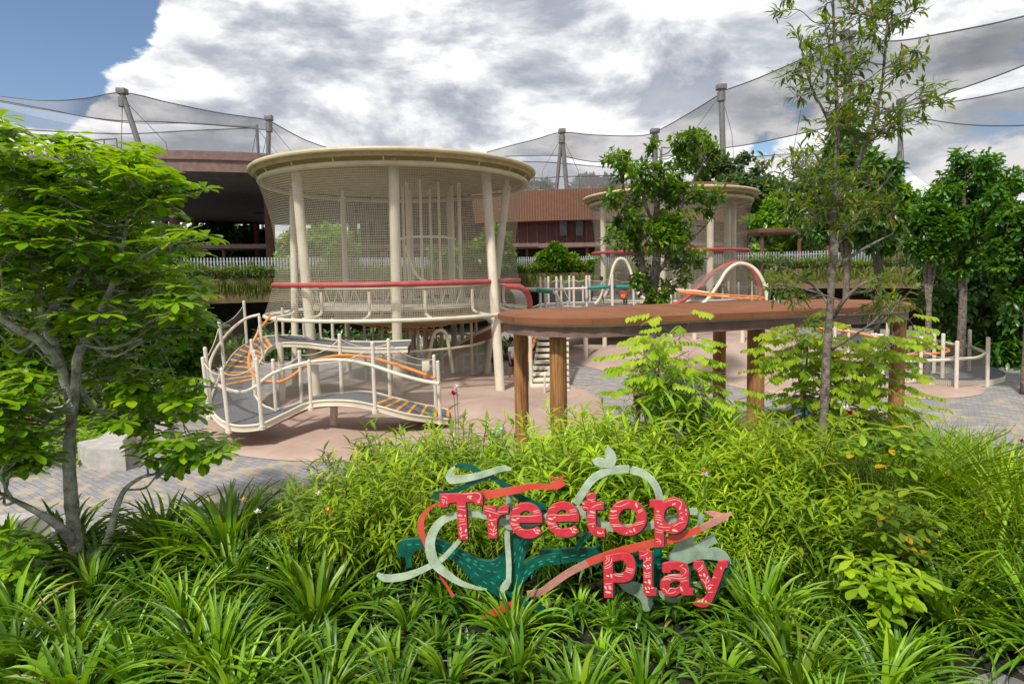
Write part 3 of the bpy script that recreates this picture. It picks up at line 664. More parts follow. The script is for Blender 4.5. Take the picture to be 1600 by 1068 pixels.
# ---------------------------------------------------------------- second tower
C2 = (8.33, 32.3)
def P3(px, tpx, front=True, r=.15, Rr=3.7):
    q = P2(px, 500, .5, tpx, 7.2, Rr, C2, r, front); return (q[3], q[4], 0, q[3], q[4], q[5], r)
posts2 = [P3(944, 942, r=.14), P3(1109, 1110, r=.16), P3(1164, 1165, False, r=.13), P3(1036, 1035, r=.14), P3(955, 956, False, r=.12), P3(1136, 1137, False, r=.18), P3(1060, 1058, False, r=.1)]
prof2 = [(4.17, 7.08), (4.05, 6.6), (3.9, 5.8), (3.86, 4.6), (3.9, 3.6), (3.95, 2.6), (3.95, 2.25)]
tw2 = tower(C2, 4.12, 4.42, 7.09, 7.45, prof2, 4.60, 2.2, 3.98, posts2, 'smaller round play tower further back, partly behind the bushy tree')
part('platform', lambda b: b.rev([[.1, 2.2], [4.0, 2.2], [4.05, 2.1], [4.0, 1.95], [.1, 1.95]], C2, 64), rubber_g, tw2)
for q in range(8):
    a_ = q*2*math.pi/8+.3; x_, y_ = C2[0]+1.0*math.cos(a_), C2[1]+1.*math.sin(a_)
    part('climbing_pole', lambda b: b.tube([[x_, y_, 2.0], [x_, y_, 7.2]], .05, 8), cream, tw2)
def archtube(name, pts, m_, r, label, parent=None):
    o = MB().tube(cr_spline([at_y(*q) for q in pts], 8), r, 10).build(name, m_, parent); 
    if label: tag(o, label, 'arch', 'hoops by the second tower')
    return o
a1 = empty('netted_hoop', at_y(985, 478, 26.6), 'left cream hoop with dark climbing net before the smaller tower', 'arch', 'hoops by the second tower')
p1 = [(930, 476, 27.3), (943, 465, 27.3), (952, 445, 27.4), (958, 418, 27.5), (966, 405, 27.5), (976, 406, 27.5), (984, 420, 27.5), (992, 445, 27.4), (1003, 465, 27.3), (1018, 476, 27.2)]
MB().tube(cr_spline([at_y(*q) for q in p1], 8), .065, 10).build('hoop', cream, a1)
A = cr_spline([at_y(*q) for q in p1[1:-1]], 6); b = MB(); b.grid(np.stack([A, A*1+[0.3, 1.4, -.1], A+[.5, 2.8, -.5]], 0)); b.build('climb_net', darknet, a1)
a2 = empty('netted_hoop', at_y(1140, 478, 27), 'wide cream hoop with dark climbing net at the right of the smaller tower', 'arch', 'hoops by the second tower')
p2 = [(1030, 482, 25.6), (1060, 486, 25.6), (1085, 482, 25.8), (1105, 468, 26), (1122, 445, 26.2), (1135, 424, 26.4), (1152, 412, 26.5), (1172, 415, 26.5), (1186, 428, 26.4), (1196, 450, 26.3), (1199, 478, 26.2)]
MB().tube(cr_spline([at_y(*q) for q in p2], 8), .075, 10).build('hoop', cream, a2)
A = cr_spline([at_y(*q) for q in p2[4:]], 6); b = MB(); b.grid(np.stack([A, A+[-.3, 1.2, -.1], A+[-.6, 2.4, -.4]], 0)); b.build('climb_net', darknet, a2)
tag(MB().tube(cr_spline([at_y(*q) for q in [(1052, 476, 28), (1072, 466, 28), (1095, 445, 28), (1118, 423, 28), (1145, 411, 28), (1165, 413, 28), (1178, 428, 28), (1187, 450, 28), (1188, 470, 28)]], 8), .1, 10).build('red_hoop', redtube), 'dull red hoop behind the wide cream hoop', 'arch', 'hoops by the second tower')
# ================================================================ ramp loop at the left of the big tower
def z3(x, y): return (300+x/3.56, 440+y/3.56)
outer = [(1424, 770, .30), (1200, 740, .55), (1010, 690, .80), (850, 665, .92), (660, 675, .85), (520, 735, .70), (400, 790, .58), (300, 806, .55), (220, 800, .58), (150, 765, .66), (100, 700, .80), (110, 640, .95), (130, 585, 1.10), (190, 460, 1.38), (270, 370, 1.58), (380, 315, 1.72), (520, 300, 1.80), (700, 315, 1.80), (820, 330, 1.80), (1000, 338, 1.82), (1220, 330, 1.85)]
inner = [(1424, 715, .30), (1250, 680, .55), (1120, 648, .75), (960, 615, .92), (700, 640, .88), (560, 690, .76), (470, 715, .68), (430, 705, .66), (395, 690, .68), (362, 655, .76), (345, 610, .86), (340, 575, .95), (345, 540, 1.05), (362, 480, 1.25), (395, 420, 1.45), (430, 372, 1.62), (500, 345, 1.74), (640, 348, 1.80), (760, 362, 1.80), (960, 376, 1.82), (1200, 372, 1.85)]
OE = cr_spline([at_z(*z3(x, y), z) for x, y, z in outer], 8); IE = cr_spline([at_z(*z3(x, y), z) for x, y, z in inner], 8)
ramp = empty('ramp_walkway', (-6.5, 14, 0), 'grey looping ramp with orange treads and white posts before the larger tower', 'play ramp')
nW = 9; W_ = np.linspace(0, 1, nW)[None, :, None]
DK = OE[:, None]*(1-W_)+IE[:, None]*W_
MB().grid(DK).build('deck', rubber_g, ramp)
und = DK.copy(); bow = np.sin(np.linspace(0, math.pi, nW)); und[:, :, 2] -= .10+.10*bow[None]
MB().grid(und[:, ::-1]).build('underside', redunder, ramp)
b = MB(); b.grid(np.stack([OE+[0, 0, .03], OE-[0, 0, .10]], 1)); b.grid(np.stack([IE+[0, 0, .03], IE-[0, 0, .10]], 1)); b.tube(OE+[0, 0, .02], .026, 8); b.tube(IE+[0, 0, .02], .026, 8)
b.tube(OE-[0, 0, .10], .015, 6); b.build('edge_trim', cream, ramp)
treadm = mat('orange_tread', (.78, .36, .06), .6, .1, 6.)
def tread(f, w_=.045):
    i = f*(len(OE)-1); k = int(i); t_ = i-k
    A = OE[k]*(1-t_)+OE[k+1]*t_; B = IE[k]*(1-t_)+IE[k+1]*t_
    d_ = OE[k+1]-OE[k]+IE[k+1]-IE[k]; d_ /= np.linalg.norm(d_)
    A2 = A+(B-A)*.03; B2 = B+(A-B)*.03; n_ = np.array([0, 0, .022])
    b = MB(); G = np.array([[A2-d_*w_+n_*.2, A2-d_*w_*.8+n_, A2+d_*w_*.8+n_, A2+d_*w_+n_*.2], [B2-d_*w_+n_*.2, B2-d_*w_*.8+n_, B2+d_*w_*.8+n_, B2+d_*w_+n_*.2]]); b.grid(G)
    b.build('tread', treadm, ramp)
for f in np.linspace(.665*.9, .845*.9, 11): tread(f)
for f in np.linspace(.0, .101, 7): tread(f, .04)
EDG = np.vstack([OE, IE]); EPX = np.array([proj(p) for p in EDG])
def ramp_post(t, bt, r=.042, parent=ramp, ep=EPX, ed=EDG, mtop=0):
    bp = np.array(z3(*bt)); k = np.argmin(((ep-bp)**2).sum(1)); y_ = ed[k][1]
    B = at_y(*bp, y_); T_ = at_y(*z3(*t), y_+(.02))
    b = MB().tube([B-[0, 0, .12], (B+T_)/2, T_], r, 10); b.tube([T_-[0, 0, .01], T_+[0, 0, .03]], [r*1.1, r*.7], 10); b.tube([B-[0, 0, .16], B-[0, 0, .08]], r*1.7, 10)
    b.build('post', white_p, parent); return B, T_
po = {}
for nm, t, bt in [('a', (60, 425), (95, 725)), ('b', (72, 370), (104, 690)), ('c', (150, 220), (182, 478)), ('d', (288, 110), (306, 345)), ('e', (165, 485), (205, 800)), ('f', (358, 430), (388, 780)),
                  ('g', (330, 325), (345, 560)), ('g2', (345, 385), (352, 640)), ('h', (450, 435), (468, 712)), ('i', (597, 388), (610, 668)), ('j', (650, 440), (662, 675)), ('k', (820, 295), (833, 618)), ('l', (1003, 340), (1018, 692)),
                  ('m', (1092, 322), (1102, 645)), ('n', (1345, 412), (1357, 700)), ('o', (1367, 445), (1380, 752)), ('p', (375, 197), (396, 430)), ('q', (465, 200), (474, 340)), ('r', (502, 150), (508, 305)), ('s', (620, 205), (625, 318)), ('t', (712, 210), (716, 330)), ('u', (780, 210), (784, 335))]:
    po[nm] = ramp_post(t, bt)
def hand(pts, m_, r, name, parent=ramp, f=z3):
    P_ = cr_spline([at_y(*f(x, y), d_) for x, y, d_ in pts], 7); MB().tube(P_, r, 9).build(name, m_, parent); return P_
hand([(435, 192, 17.8), (385, 255, 17.2), (345, 325, 16.4), (320, 400, 15.5), (318, 470, 14.6), (350, 522, 13.9), (410, 550, 13.6), (480, 556, 13.6), (540, 535, 13.6), (600, 490, 13.8), (640, 463, 13.9), (700, 432, 14), (800, 412, 14.1), (900, 411, 14.1), (1000, 424, 13.9), (1100, 450, 13.7), (1200, 482, 13.5), (1352, 535, 13.3)], orange, .036, 'orange_handrail')
hand([(378, 182, 18.0), (300, 205, 17.8), (220, 265, 17), (150, 350, 15.8), (108, 430, 14.8), (98, 490, 14.3), (115, 545, 13.8), (160, 582, 13.5), (220, 606, 13.2), (290, 612, 13), (350, 585, 13), (395, 548, 13.1), (450, 510, 13.2), (540, 475, 13.4), (640, 450, 13.5), (760, 435, 13.6), (880, 440, 13.5), (1000, 465, 13.3), (1150, 515, 13.1), (1280, 550, 13), (1375, 566, 12.9)], cream, .04, 'cream_handrail')
hand([(790, 207, 21), (880, 225, 21), (1000, 248, 20.5), (1110, 266, 20.2), (1280, 266, 20), (1400, 268, 20)], orange, .03, 'orange_handrail')
hand([(790, 196, 21.2), (900, 212, 21.2), (1000, 228, 20.8), (1110, 250, 20.5), (1280, 250, 20.3), (1420, 240, 20.3)], cream, .03, 'cream_handrail')
def panel(names, m_, hi=.93, parent=ramp, S=po, name='net_panel', lo=.04):
    for q in range(len(names)-1):
        (B0, T0), (B1, T1) = S[names[q]], S[names[q+1]]
        G = []
        for s_ in np.linspace(0, 1, 7):
            B = B0*(1-s_)+B1*s_; T_ = T0*(1-s_)+T1*s_; sag = .10*4*s_*(1-s_)
            G.append([B+(T_-B)*(lo+(hi-lo-sag)*h_) for h_ in np.linspace(0, 1, 5)])
        MB().grid(G).build(name, m_, parent)
        b = MB(); b.tube(np.array(G)[:, -1], .009, 5); b.build('net_rope', cream, parent)
panel(['h', 'i', 'k', 'm', 'n'], railnet); panel(['f', 'j', 'l', 'o'], railnet); panel(['a', 'e', 'f'], railnet)
panel(['a', 'c', 'd'], fogn); panel(['g2', 'g', 'p', 'q'], railnet); panel(['g2', 'h'], railnet)
for (px, py, py2, zb, r) in ((522, 634, 670, .06, .085), (389, 668, 671, .2, .06), (435, 545, 600, .1, .09)):
    B = at_z(px-1, py2, .1) if px != 435 else at_y(440, 585, 17.6); B[2] = .0; y_ = B[1]; T_ = at_y(px, py, y_)
    if px == 435: T_ = np.array([B[0], B[1], 1.7])
    MB().tube([B, (B+T_)/2, T_], r, 14).build('support_leg', cream, ramp)
# small notice plate on the ramp end post
p_ = at_y(*z3(1300, 468), 13.2); nb = MB().box(p_, (.165, .012, .22), b=.004); tag(nb.build('notice_plate', mat('plate_cream', (.62, .58, .42), .5, .05, 4.)), 'small cream notice plate fixed to the ramp end posts', 'notice')

# ================================================================ bridge between the towers (upper deck)
def z4(x, y): return (820+x/4, 400+y/4)
br = empty('upper_bridge', at_z(900, 560, 0), 'raised grey bridge with white posts and teal handrails joining the two towers', 'bridge')
zb = 2.12
near = [(-40, 372), (20, 350), (100, 332), (170, 325), (250, 318), (350, 322), (450, 328), (560, 332), (640, 318), (760, 318), (900, 318)]
far = [(-40, 345), (20, 335), (100, 305), (170, 298), (250, 294), (350, 292), (450, 290), (560, 292), (640, 296), (760, 296), (900, 296)]
NE = cr_spline([at_z(*z4(x, y), zb) for x, y in near], 6); FE = cr_spline([at_z(*z4(x, y), zb) for x, y in far], 6)
MB().grid(np.stack([NE, (NE+FE)/2, FE], 1)).build('deck', rubber_g, br)
b = MB(); b.grid(np.stack([NE+[0, 0, .03], NE-[0, 0, .16]], 1)); b.tube(NE+[0, 0, .02], .04, 8); b.tube(FE+[0, 0, .02], .04, 8); b.build('edge_trim', cream, br)
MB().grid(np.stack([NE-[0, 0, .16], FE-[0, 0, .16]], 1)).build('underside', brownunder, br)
BP = np.array([proj(p) for p in np.vstack([NE, FE])]); BE = np.vstack([NE, FE])
def bpost(t, bt, r=.055, parent=br, f=z4, EP=BP, ED=BE):
    bp = np.array(f(*bt)); k = np.argmin(((EP-bp)**2).sum(1)); y_ = ED[k][1]; B = at_y(*bp, y_); T_ = at_y(*f(*t), y_)
    MB().tube([B-[0, 0, .1], (B+T_)/2, T_], r, 9).tube([T_, T_+[0, 0, .03]], [r*1.05, r*.6], 9).tube([B-[0, 0, .14], B], r*1.5, 9).build('post', white_p, parent); return B, T_
pb = {}
for k, (x, yt, yb) in enumerate([(95, 133, 345), (127, 137, 340), (147, 130, 300), (197, 133, 335), (227, 128, 298), (278, 126, 296), (305, 130, 330), (385, 126, 325), (404, 124, 296), (545, 120, 326), (677, 140, 318), (268, 285, 330), (363, 190, 300)]):
    pb[k] = bpost((x, yt), (x+3, yb))
b = MB()
def bt(pts, m_, r, name): return hand(pts, m_, r, name, br, z4)
bt([(0, 203, 25.5), (100, 205, 25.5), (200, 206, 25.5), (300, 203, 25.5), (400, 200, 25.5)], white_p, .045, 'white_handrail')
bt([(392, 200, 25), (480, 194, 25), (560, 192, 25), (668, 192, 25)], teal, .075, 'teal_handrail')
bt([(72, 212, 23.5), (120, 217, 23.5), (175, 222, 23.5)], teal, .085, 'teal_handrail')
bt([(175, 222, 23.5), (195, 238, 23.5), (215, 270, 23.5), (232, 310, 23.5), (245, 345, 23.5)], white_p, .06, 'white_handrail')
bt([(225, 150, 25.4), (240, 200, 25.4), (270, 260, 25.4), (290, 300, 25.4)], white_p, .02, 'rope')
bt([(440, 296, 25), (465, 270, 25), (480, 235, 25), (488, 205, 25)], white_p, .05, 'white_handrail')
bt([(688, 192, 25), (780, 205, 25), (920, 215, 25), (1100, 228, 25), (1300, 245, 25), (1450, 252, 25), (1500, 262, 25)], orange, .032, 'orange_handrail')
bt([(688, 182, 25.3), (780, 195, 25.3), (920, 207, 25.3), (1100, 222, 25.3), (1300, 262, 25.3)], white_p, .045, 'white_handrail')
bt([(900, 215, 24.2), (1000, 228, 24.2), (1200, 250, 24.2), (1350, 262, 24.2), (1480, 268, 24.2)], orange, .03, 'orange_handrail')
bt([(680, 195, 24.8), (700, 225, 24.8), (725, 250, 24.8), (760, 272, 24.8)], white_p, .06, 'white_handrail')
panel([0, 3, 6, 7, 9, 10], fogn, parent=br, S=pb)
panel([2, 4, 5, 8], fogn, parent=br, S=pb)
for px, y_ in ((915, 24.5), (945, 26), (873, 24), (997, 25)):
    x_ = at_y(px, 540, y_)[0]; MB().tube([[x_, y_, 0], [x_, y_, 1], [x_, y_, 2.0]], .1, 12).build('support_leg', cream, br)
# descending right ramp behind the pergola
rr_ = empty('descending_ramp', at_z(1150, 560, 0), 'sloping ramp with a row of white posts right of the bushy tree', 'play ramp')
sn = [(880, 300, 2.1), (1000, 300, 2.05), (1150, 305, 1.95), (1300, 320, 1.75), (1450, 345, 1.45), (1560, 380, 1.1)]
sf = [(880, 292, 2.1), (1000, 290, 2.05), (1150, 285, 1.95), (1300, 290, 1.75), (1450, 310, 1.45), (1560, 345, 1.1)]
SN = cr_spline([at_z(*z4(x, y), z) for x, y, z in sn], 6); SF = cr_spline([at_z(*z4(x, y), z) for x, y, z in sf], 6)
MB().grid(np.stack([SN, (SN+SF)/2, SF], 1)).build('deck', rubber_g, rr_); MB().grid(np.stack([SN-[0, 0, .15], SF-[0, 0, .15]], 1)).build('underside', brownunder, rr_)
b = MB(); b.tube(SN, .05, 8); b.tube(SF, .05, 8); b.build('edge_trim', cream, rr_)
SP = np.array([proj(p) for p in np.vstack([SN, SF])]); SE = np.vstack([SN, SF]); ps_ = {}
for k, (x, yt, yb) in enumerate([(913, 158, 310), (940, 142, 295), (1030, 130, 295), (1172, 152, 308), (1198, 150, 290), (1236, 198, 300), (1273, 158, 318), (1298, 182, 292), (1336, 168, 322), (1418, 160, 340), (1447, 192, 315), (1463, 180, 345), (1516, 175, 360), (1558, 252, 372)]):
    ps_[k] = bpost((x, yt), (x+2, yb), .05, rr_, z4, SP, SE)
panel([0, 3, 6, 8, 9, 12], fogn, parent=rr_, S=ps_)
for px, y_ in ((1085, 24), (1160, 23.5), (1048, 25)):
    x_ = at_y(px, 540, y_)[0]; MB().tube([[x_, y_, 0], [x_, y_, 1], [x_, y_, 1.95]], .09, 12).build('support_leg', cream, rr_)

# stairs beside the pergola
st = empty('play_stairs', at_z(850, 632, 0), 'cream open stairs rising behind the pergola columns', 'stairs')
S0 = at_z(833, 628, .15); 
for k in range(10):
    f_ = k/9; py = 612-f_*84; px0 = 826+f_*14; y_ = 18.4+f_*3.6; w_ = 1.25-.12*f_
    c_ = at_y(px0, py, y_); c_[0] += w_/2
    MB().box(c_, (w_, .34, .10), b=.012).build('step', cream, st)
    MB().box(c_+[0, .17, -.09], (w_*.96, .03, .16)).build('riser', brownunder, st)
for dx in (0.02, 1.2):
    A = at_y(826, 620, 18.4)+[dx, 0, -.1]; B = at_y(840, 530, 22.0)+[dx*.9, 0, -.1]; MB().tube([A, (A+B)/2, B], .05, 8).build('stringer', cream, st)
y_ = 17.9; P_ = [at_y(*q, y_) for q in ((851, 632), (851, 588), (859, 577))]
b = MB(); b.tube([P_[0], (P_[0]+P_[1])/2, P_[1]], .028, 8); b.tube([P_[1], at_y(860, 576, 18.6)], .025, 8); b.tube([at_y(851, 610, y_), at_y(862, 597, 18.6)], .02, 8); b.build('handrail', white_p, st)
hand([(835, 520, 20), (834, 535, 19.6), (828, 549, 19.3), (826, 565, 19.2)], orange, .05, 'orange_handrail', st, lambda x, y: (x, y))
x_ = at_y(829, 560, 19)[0]; MB().tube([[x_, 19, 0], [x_, 19, 1.2], [x_, 19, 2.2]], .06, 9).build('post', cream, st)

# ================================================================ low loop ramp at right
def z5(x, y): return (1160+x/3.236, 330+y/3.236)
lp = empty('loop_ramp', at_z(1440, 600, 0), 'low dark ring ramp with white posts and oval rails on the pink mat at right', 'play ramp')
LC = at_z(1452, 583, .1); 
th = np.linspace(R(-150), R(150), 60)
G = np.stack([np.column_stack([LC[0]-.6+r_*1.06*np.cos(th), LC[1]+.9+r_*1.0*np.sin(th), np.full(60, .17)+.02*0+np.clip((abs(th)-1.2)*.12, 0, 1)]) for r_ in (1.55, 2.2, 2.9)], 1)
MB().grid(G).build('deck', rubber_g, lp)
b = MB(); b.grid(np.stack([G[:, -1]+[0, 0, .02], G[:, -1]-[0, 0, .16]], 1)); b.grid(np.stack([G[:, 0]+[0, 0, .02], G[:, 0]-[0, 0, .16]], 1)); b.build('edge_trim', cream, lp)
lq = {}
for k, (x, yt, yb, d_) in enumerate([(850, 585, 700, 21.5), (905, 635, 860, 18.3), (945, 578, 765, 21), (972, 605, 808, 19.7), (1016, 622, 845, 18.6), (1086, 660, 905, 17.6), (1150, 602, 810, 20), (1243, 640, 878, 18.2), (712, 645, 870, 18.4), (675, 620, 760, 20.5), (735, 560, 700, 22), (540, 560, 700, 22.5), (470, 555, 700, 22.5)]):
    B = at_y(*z5(x-5, yb), d_); T_ = at_y(*z5(x, yt), d_); MB().tube([B-[0, 0, .1], (B+T_)/2, T_], .055, 10).tube([T_, T_+[0, 0, .03]], [.058, .035], 9).build('post', white_p, lp); lq[k] = (B, T_)
o1 = [(420, 755, 18.3), (600, 762, 17.9), (850, 756, 17.7), (1000, 752, 17.7), (1120, 745, 17.9), (1190, 738, 18.2), (1222, 718, 18.8), (1200, 700, 19.5), (1150, 685, 20), (1080, 675, 20.6), (950, 650, 21.2), (800, 635, 21.6), (650, 622, 22)]
MB().tube(cr_spline([at_y(*z5(x, y), d_) for x, y, d_ in o1], 6), .048, 9).build('cream_handrail', cream, lp)
o2 = [(420, 733, 19), (600, 735, 18.8), (850, 724, 18.7), (950, 720, 18.8), (1020, 714, 19), (1044, 704, 19.4), (1020, 690, 20), (960, 676, 20.6), (860, 658, 21.2), (700, 640, 21.8), (560, 610, 22.4), (380, 590, 23)]
MB().tube(cr_spline([at_y(*z5(x, y), d_) for x, y, d_ in o2], 6), .042, 9).build('orange_handrail', orange, lp)
panel([8, 1, 5, 7, 6, 2], fogn, parent=lp, S=lq, hi=.72)

# ================================================================ pergola
pg = empty('pergola', (3.5, 11, 0), 'rust brown oval topped pergola with mauve fascia on round timber coloured columns', 'pergola')
A0 = np.array([1.27, 10.85]); A1 = np.array([6.42, 12.40]); ra, rb = 1.42, 1.42
def stadium(grow, n=20):
    d_ = (A1-A0)/np.linalg.norm(A1-A0); nrm = np.array([-d_[1], d_[0]]); P_ = []
    a = math.atan2(nrm[1], nrm[0])
    for q in np.linspace(0, math.pi, n): P_.append(A0+(ra+grow)*np.array([math.cos(a+q), math.sin(a+q)]))
    for s_ in np.linspace(0, 1, 10)[1:-1]: P_.append((A0+(A1-A0)*s_)-nrm*(ra+grow))
    for q in np.linspace(math.pi, 2*math.pi, n): P_.append(A1+(rb+grow)*np.array([math.cos(a+q), math.sin(a+q)]))
    for s_ in np.linspace(0, 1, 10)[1:-1]: P_.append((A1+(A0-A1)*s_)+nrm*(rb+grow))
    return np.array(P_)
def ringwall(b, P_, z0, z1, P2_=None, mi=0):
    P2_ = P_ if P2_ is None else P2_; k = len(P_); V = np.vstack([np.column_stack([P_, np.full(k, z0)]), np.column_stack([P2_, np.full(k, z1)])]); i = np.arange(k); j = (i+1) % k
    b.add(V, np.stack([i, j, k+j, k+i], -1), mi)
b = MB(); o_ = stadium(0); i_ = stadium(-.12); ringwall(b, o_, 2.66, 2.82); ringwall(b, i_, 2.66, 2.82); ringwall(b, o_, 2.66, 2.66, i_); ringwall(b, o_, 2.82, 2.82, i_); b.build('fascia_beam', fascia, pg, smooth=False)
# roof boards: overlapping rust panels, each a little stepped
b = MB(); o_ = stadium(.10, 11); 
c_ = np.array([np.clip(((p-A0)@(A1-A0))/((A1-A0)@(A1-A0)), .03, .97) for p in o_]); k = len(o_)
for q in range(k):
    p, r_ = o_[q], o_[(q+1) % k]; cp = A0+(A1-A0)*c_[q]; cr2 = A0+(A1-A0)*c_[(q+1) % k]; dz = 0; g = 1+.003*((q*7) % 3)
    p2 = cp+(p-cp)*g; r2 = cr2+(r_-cr2)*g
    z0, z1 = 2.865, 2.965; pi_ = cp+(p-cp)*.93; ri_ = cr2+(r_-cr2)*.93
    b.add([[*p2, z0], [*r2, z0], [*r2, z1], [*p2, z1], [*pi_, z1+.004], [*ri_, z1+.004]], [(0, 1, 2, 3), (3, 2, 5, 4)])
inn = np.array([(A0+(A1-A0)*cc)+(p-(A0+(A1-A0)*cc))*.94 for p, cc in zip(stadium(.10, 11), c_)]); ctr = np.array([A0+(A1-A0)*cc for cc in c_])
ringwall(b, inn, 2.9695, 2.995, ctr)
dv_ = (A1-A0)/np.linalg.norm(A1-A0); nv_ = np.array([-dv_[1], dv_[0]])
for s_ in np.arange(.2, 5.2, .83):
    m0 = A0+dv_*s_; q0, q1, q2 = m0-nv_*1.40, m0, m0+nv_*1.40
    b.tube([[*q0, 2.969], [*q1, 2.996], [*q2, 2.969]], .009, 6)
b.build('roof_boards', rust, pg, smooth=False)
b = MB(); ringwall(b, stadium(.02), 2.825, 2.86); ringwall(b, stadium(.02), 2.825, 2.826, stadium(-.3)); b.build('light_gap_strip', mat('pale_strip', (.55, .40, .36), .5, .1, 3.), pg)
timb = bpy.data.materials.new('timber_column'); timb.use_nodes = True; t = timb.node_tree; bb = t.nodes['Principled BSDF']; tcn = t.nodes.new('ShaderNodeTexCoord'); mp = t.nodes.new('ShaderNodeMapping'); mp.inputs['Scale'].default_value = (26, 26, 1.3); t.links.new(tcn.outputs['Object'], mp.inputs[0])
n = t.nodes.new('ShaderNodeTexNoise'); n.inputs['Scale'].default_value = 1.4; n.inputs['Detail'].default_value = 7; n.inputs['Distortion'].default_value = .4; t.links.new(mp.outputs[0], n.inputs[0]); cr_ = t.nodes.new('ShaderNodeValToRGB')
cr_.color_ramp.elements[0].position = .32; cr_.color_ramp.elements[0].color = (.14, .055, .018, 1); cr_.color_ramp.elements[1].position = .62; cr_.color_ramp.elements[1].color = (.40, .19, .065, 1)
t.links.new(n.outputs[0], cr_.inputs[0]); t.links.new(cr_.outputs[0], bb.inputs['Base Color']); bb.inputs['Roughness'].default_value = .65; bp = t.nodes.new('ShaderNodeBump'); bp.inputs['Strength'].default_value = .3; t.links.new(n.outputs[0], bp.inputs['Height']); t.links.new(bp.outputs[0], bb.inputs['Normal'])
for (px, y_, r_) in ((872, 9.95, .142), (1181, 10.95, .150), (814, 11.6, .135), (1124, 13.1, .135), (1402, 12.4, .145)):
    x_ = at_y(px, 560, y_)[0]; MB().tube([[x_, y_, 0], [x_, y_, 1.3], [x_, y_, 2.62]], r_, 28).build('column', timb, pg)
    MB().tube([[x_, y_, 2.615], [x_, y_, 2.665]], r_*.78, 20).build('column_cap', black, pg)

# ================================================================ benches at left
def bench(pts, z, label, h=.42):
    P_ = [at_z(px, py, z) for px, py in pts]; k = len(P_); V = [[p[0], p[1], z] for p in P_]+[[p[0], p[1], .0] for p in P_]
    bm = bmesh.new(); vs = [bm.verts.new(v) for v in V]; bm.faces.new(vs[:k]); 
    for q in range(k): bm.faces.new([vs[q], vs[(q+1) % k], vs[k+(q+1) % k], vs[k+q]])
    bmesh.ops.recalc_face_normals(bm, faces=bm.faces); bmesh.ops.bevel(bm, geom=bm.edges[:], offset=.015, segments=2, affect='EDGES')
    bm.verts.index_update(); b = MB(); b.add([v.co for v in bm.verts], [tuple(v.index for v in f.verts) for f in bm.faces]); bm.free()
    o = b.build('concrete_bench', conc); tag(o, label, 'bench', 'concrete block benches')
bench([(138, 700), (196, 702), (192, 688), (212, 668), (178, 668), (152, 684), (120, 690)], .42, 'pale faceted concrete bench at the path edge beyond the left tree')
bench([(-30, 830), (62, 803), (78, 800), (58, 798), (-30, 806)], .45, 'pale concrete bench block at the left edge beside the tree trunk')
bench([(240, 662), (262, 664), (272, 656), (250, 654)], .35, 'small grey concrete block near the ramp foot at left')
# stone planter kerb behind the tower with low plants
bench([(690, 557), (760, 553), (764, 549), (694, 552)], .40, 'long grey stone planter kerb seen under the larger tower')
# ---- umbrella/market signs at the far left
sb = MB().box(at_y(20, 549, 16), (.75, .5, .10), b=.02); tag(sb.build('purple_board', mat('purple_paint', (.06, .035, .16), .5, .1, 3.)), 'purple horizontal board at far left behind the tree', 'board')
sb = MB().box(at_y(18, 559, 15.6), (.85, .5, .11), b=.02); tag(sb.build('pink_board', mat('pink_paint', (.50, .14, .18), .5, .1, 3.)), 'pink horizontal board under the purple one at far left', 'board')
p_ = at_y(10, 600, 16); pst = MB().tube([[p_[0], 16.1, 0], [p_[0], 16.1, .9], [p_[0], 16.1, 1.75]], .05, 9); tag(pst.build('board_post', steel), 'thin post holding the purple and pink boards', 'post')
tr_ = MB().tube(cr_spline([at_y(-20, 662, 12), at_y(20, 657, 12), at_y(60, 647, 12.3)], 6), .13, 12); tag(tr_.build('timber_rail', mat('light_wood', (.36, .2, .1), .7, .2, 8., .2)), 'low round timber rail at the left edge among the plants', 'rail')
# ================================================================ sign
SY_ = 5.0
def ZA(x, y): return (680+x/8, 760+y/8)
def ZB(x, y): return (880+x/8, 760+y/8)
def ZC(x, y): return (930+x/7.2727, 850+y/7.2727)
def ZD(x, y): return (580+x/3.814, 690+y/3.814)
def ZE(x, y): return (860+x/3.814, 690+y/3.814)
def corner_curve(pts, n=6):
    """closed outline; a point with a third value 1 is a corner"""
    P_ = [np.array(p[:2], float) for p in pts]; c_ = [len(p) > 2 for p in pts]; k = len(P_)
    if not any(c_): return cr_spline(P_, n, closed=True)
    s0 = c_.index(True); idx = [(s0+q) % k for q in range(k)]+[s0]; o = []; seg = [P_[s0]]
    for q in idx[1:]:
        seg.append(P_[q])
        if c_[q]:
            o.append(cr_spline(seg, n)[:-1] if len(seg) > 2 else np.array([seg[0]])); seg = [P_[q]]
    return np.vstack(o)
def ell(cx, cy, rx, ry, n=40, rot=0):
    th = np.linspace(0, 2*math.pi, n, endpoint=False); x, y = rx*np.cos(th), ry*np.sin(th); return np.column_stack([cx+x*math.cos(rot)-y*math.sin(rot), cy+x*math.sin(rot)+y*math.cos(rot)])
def xz(f, pts, y_): return np.array([[q[0], q[2]] for q in (at_y(*f(x, yy), y_) for x, yy in np.asarray(pts)[:, :2])])
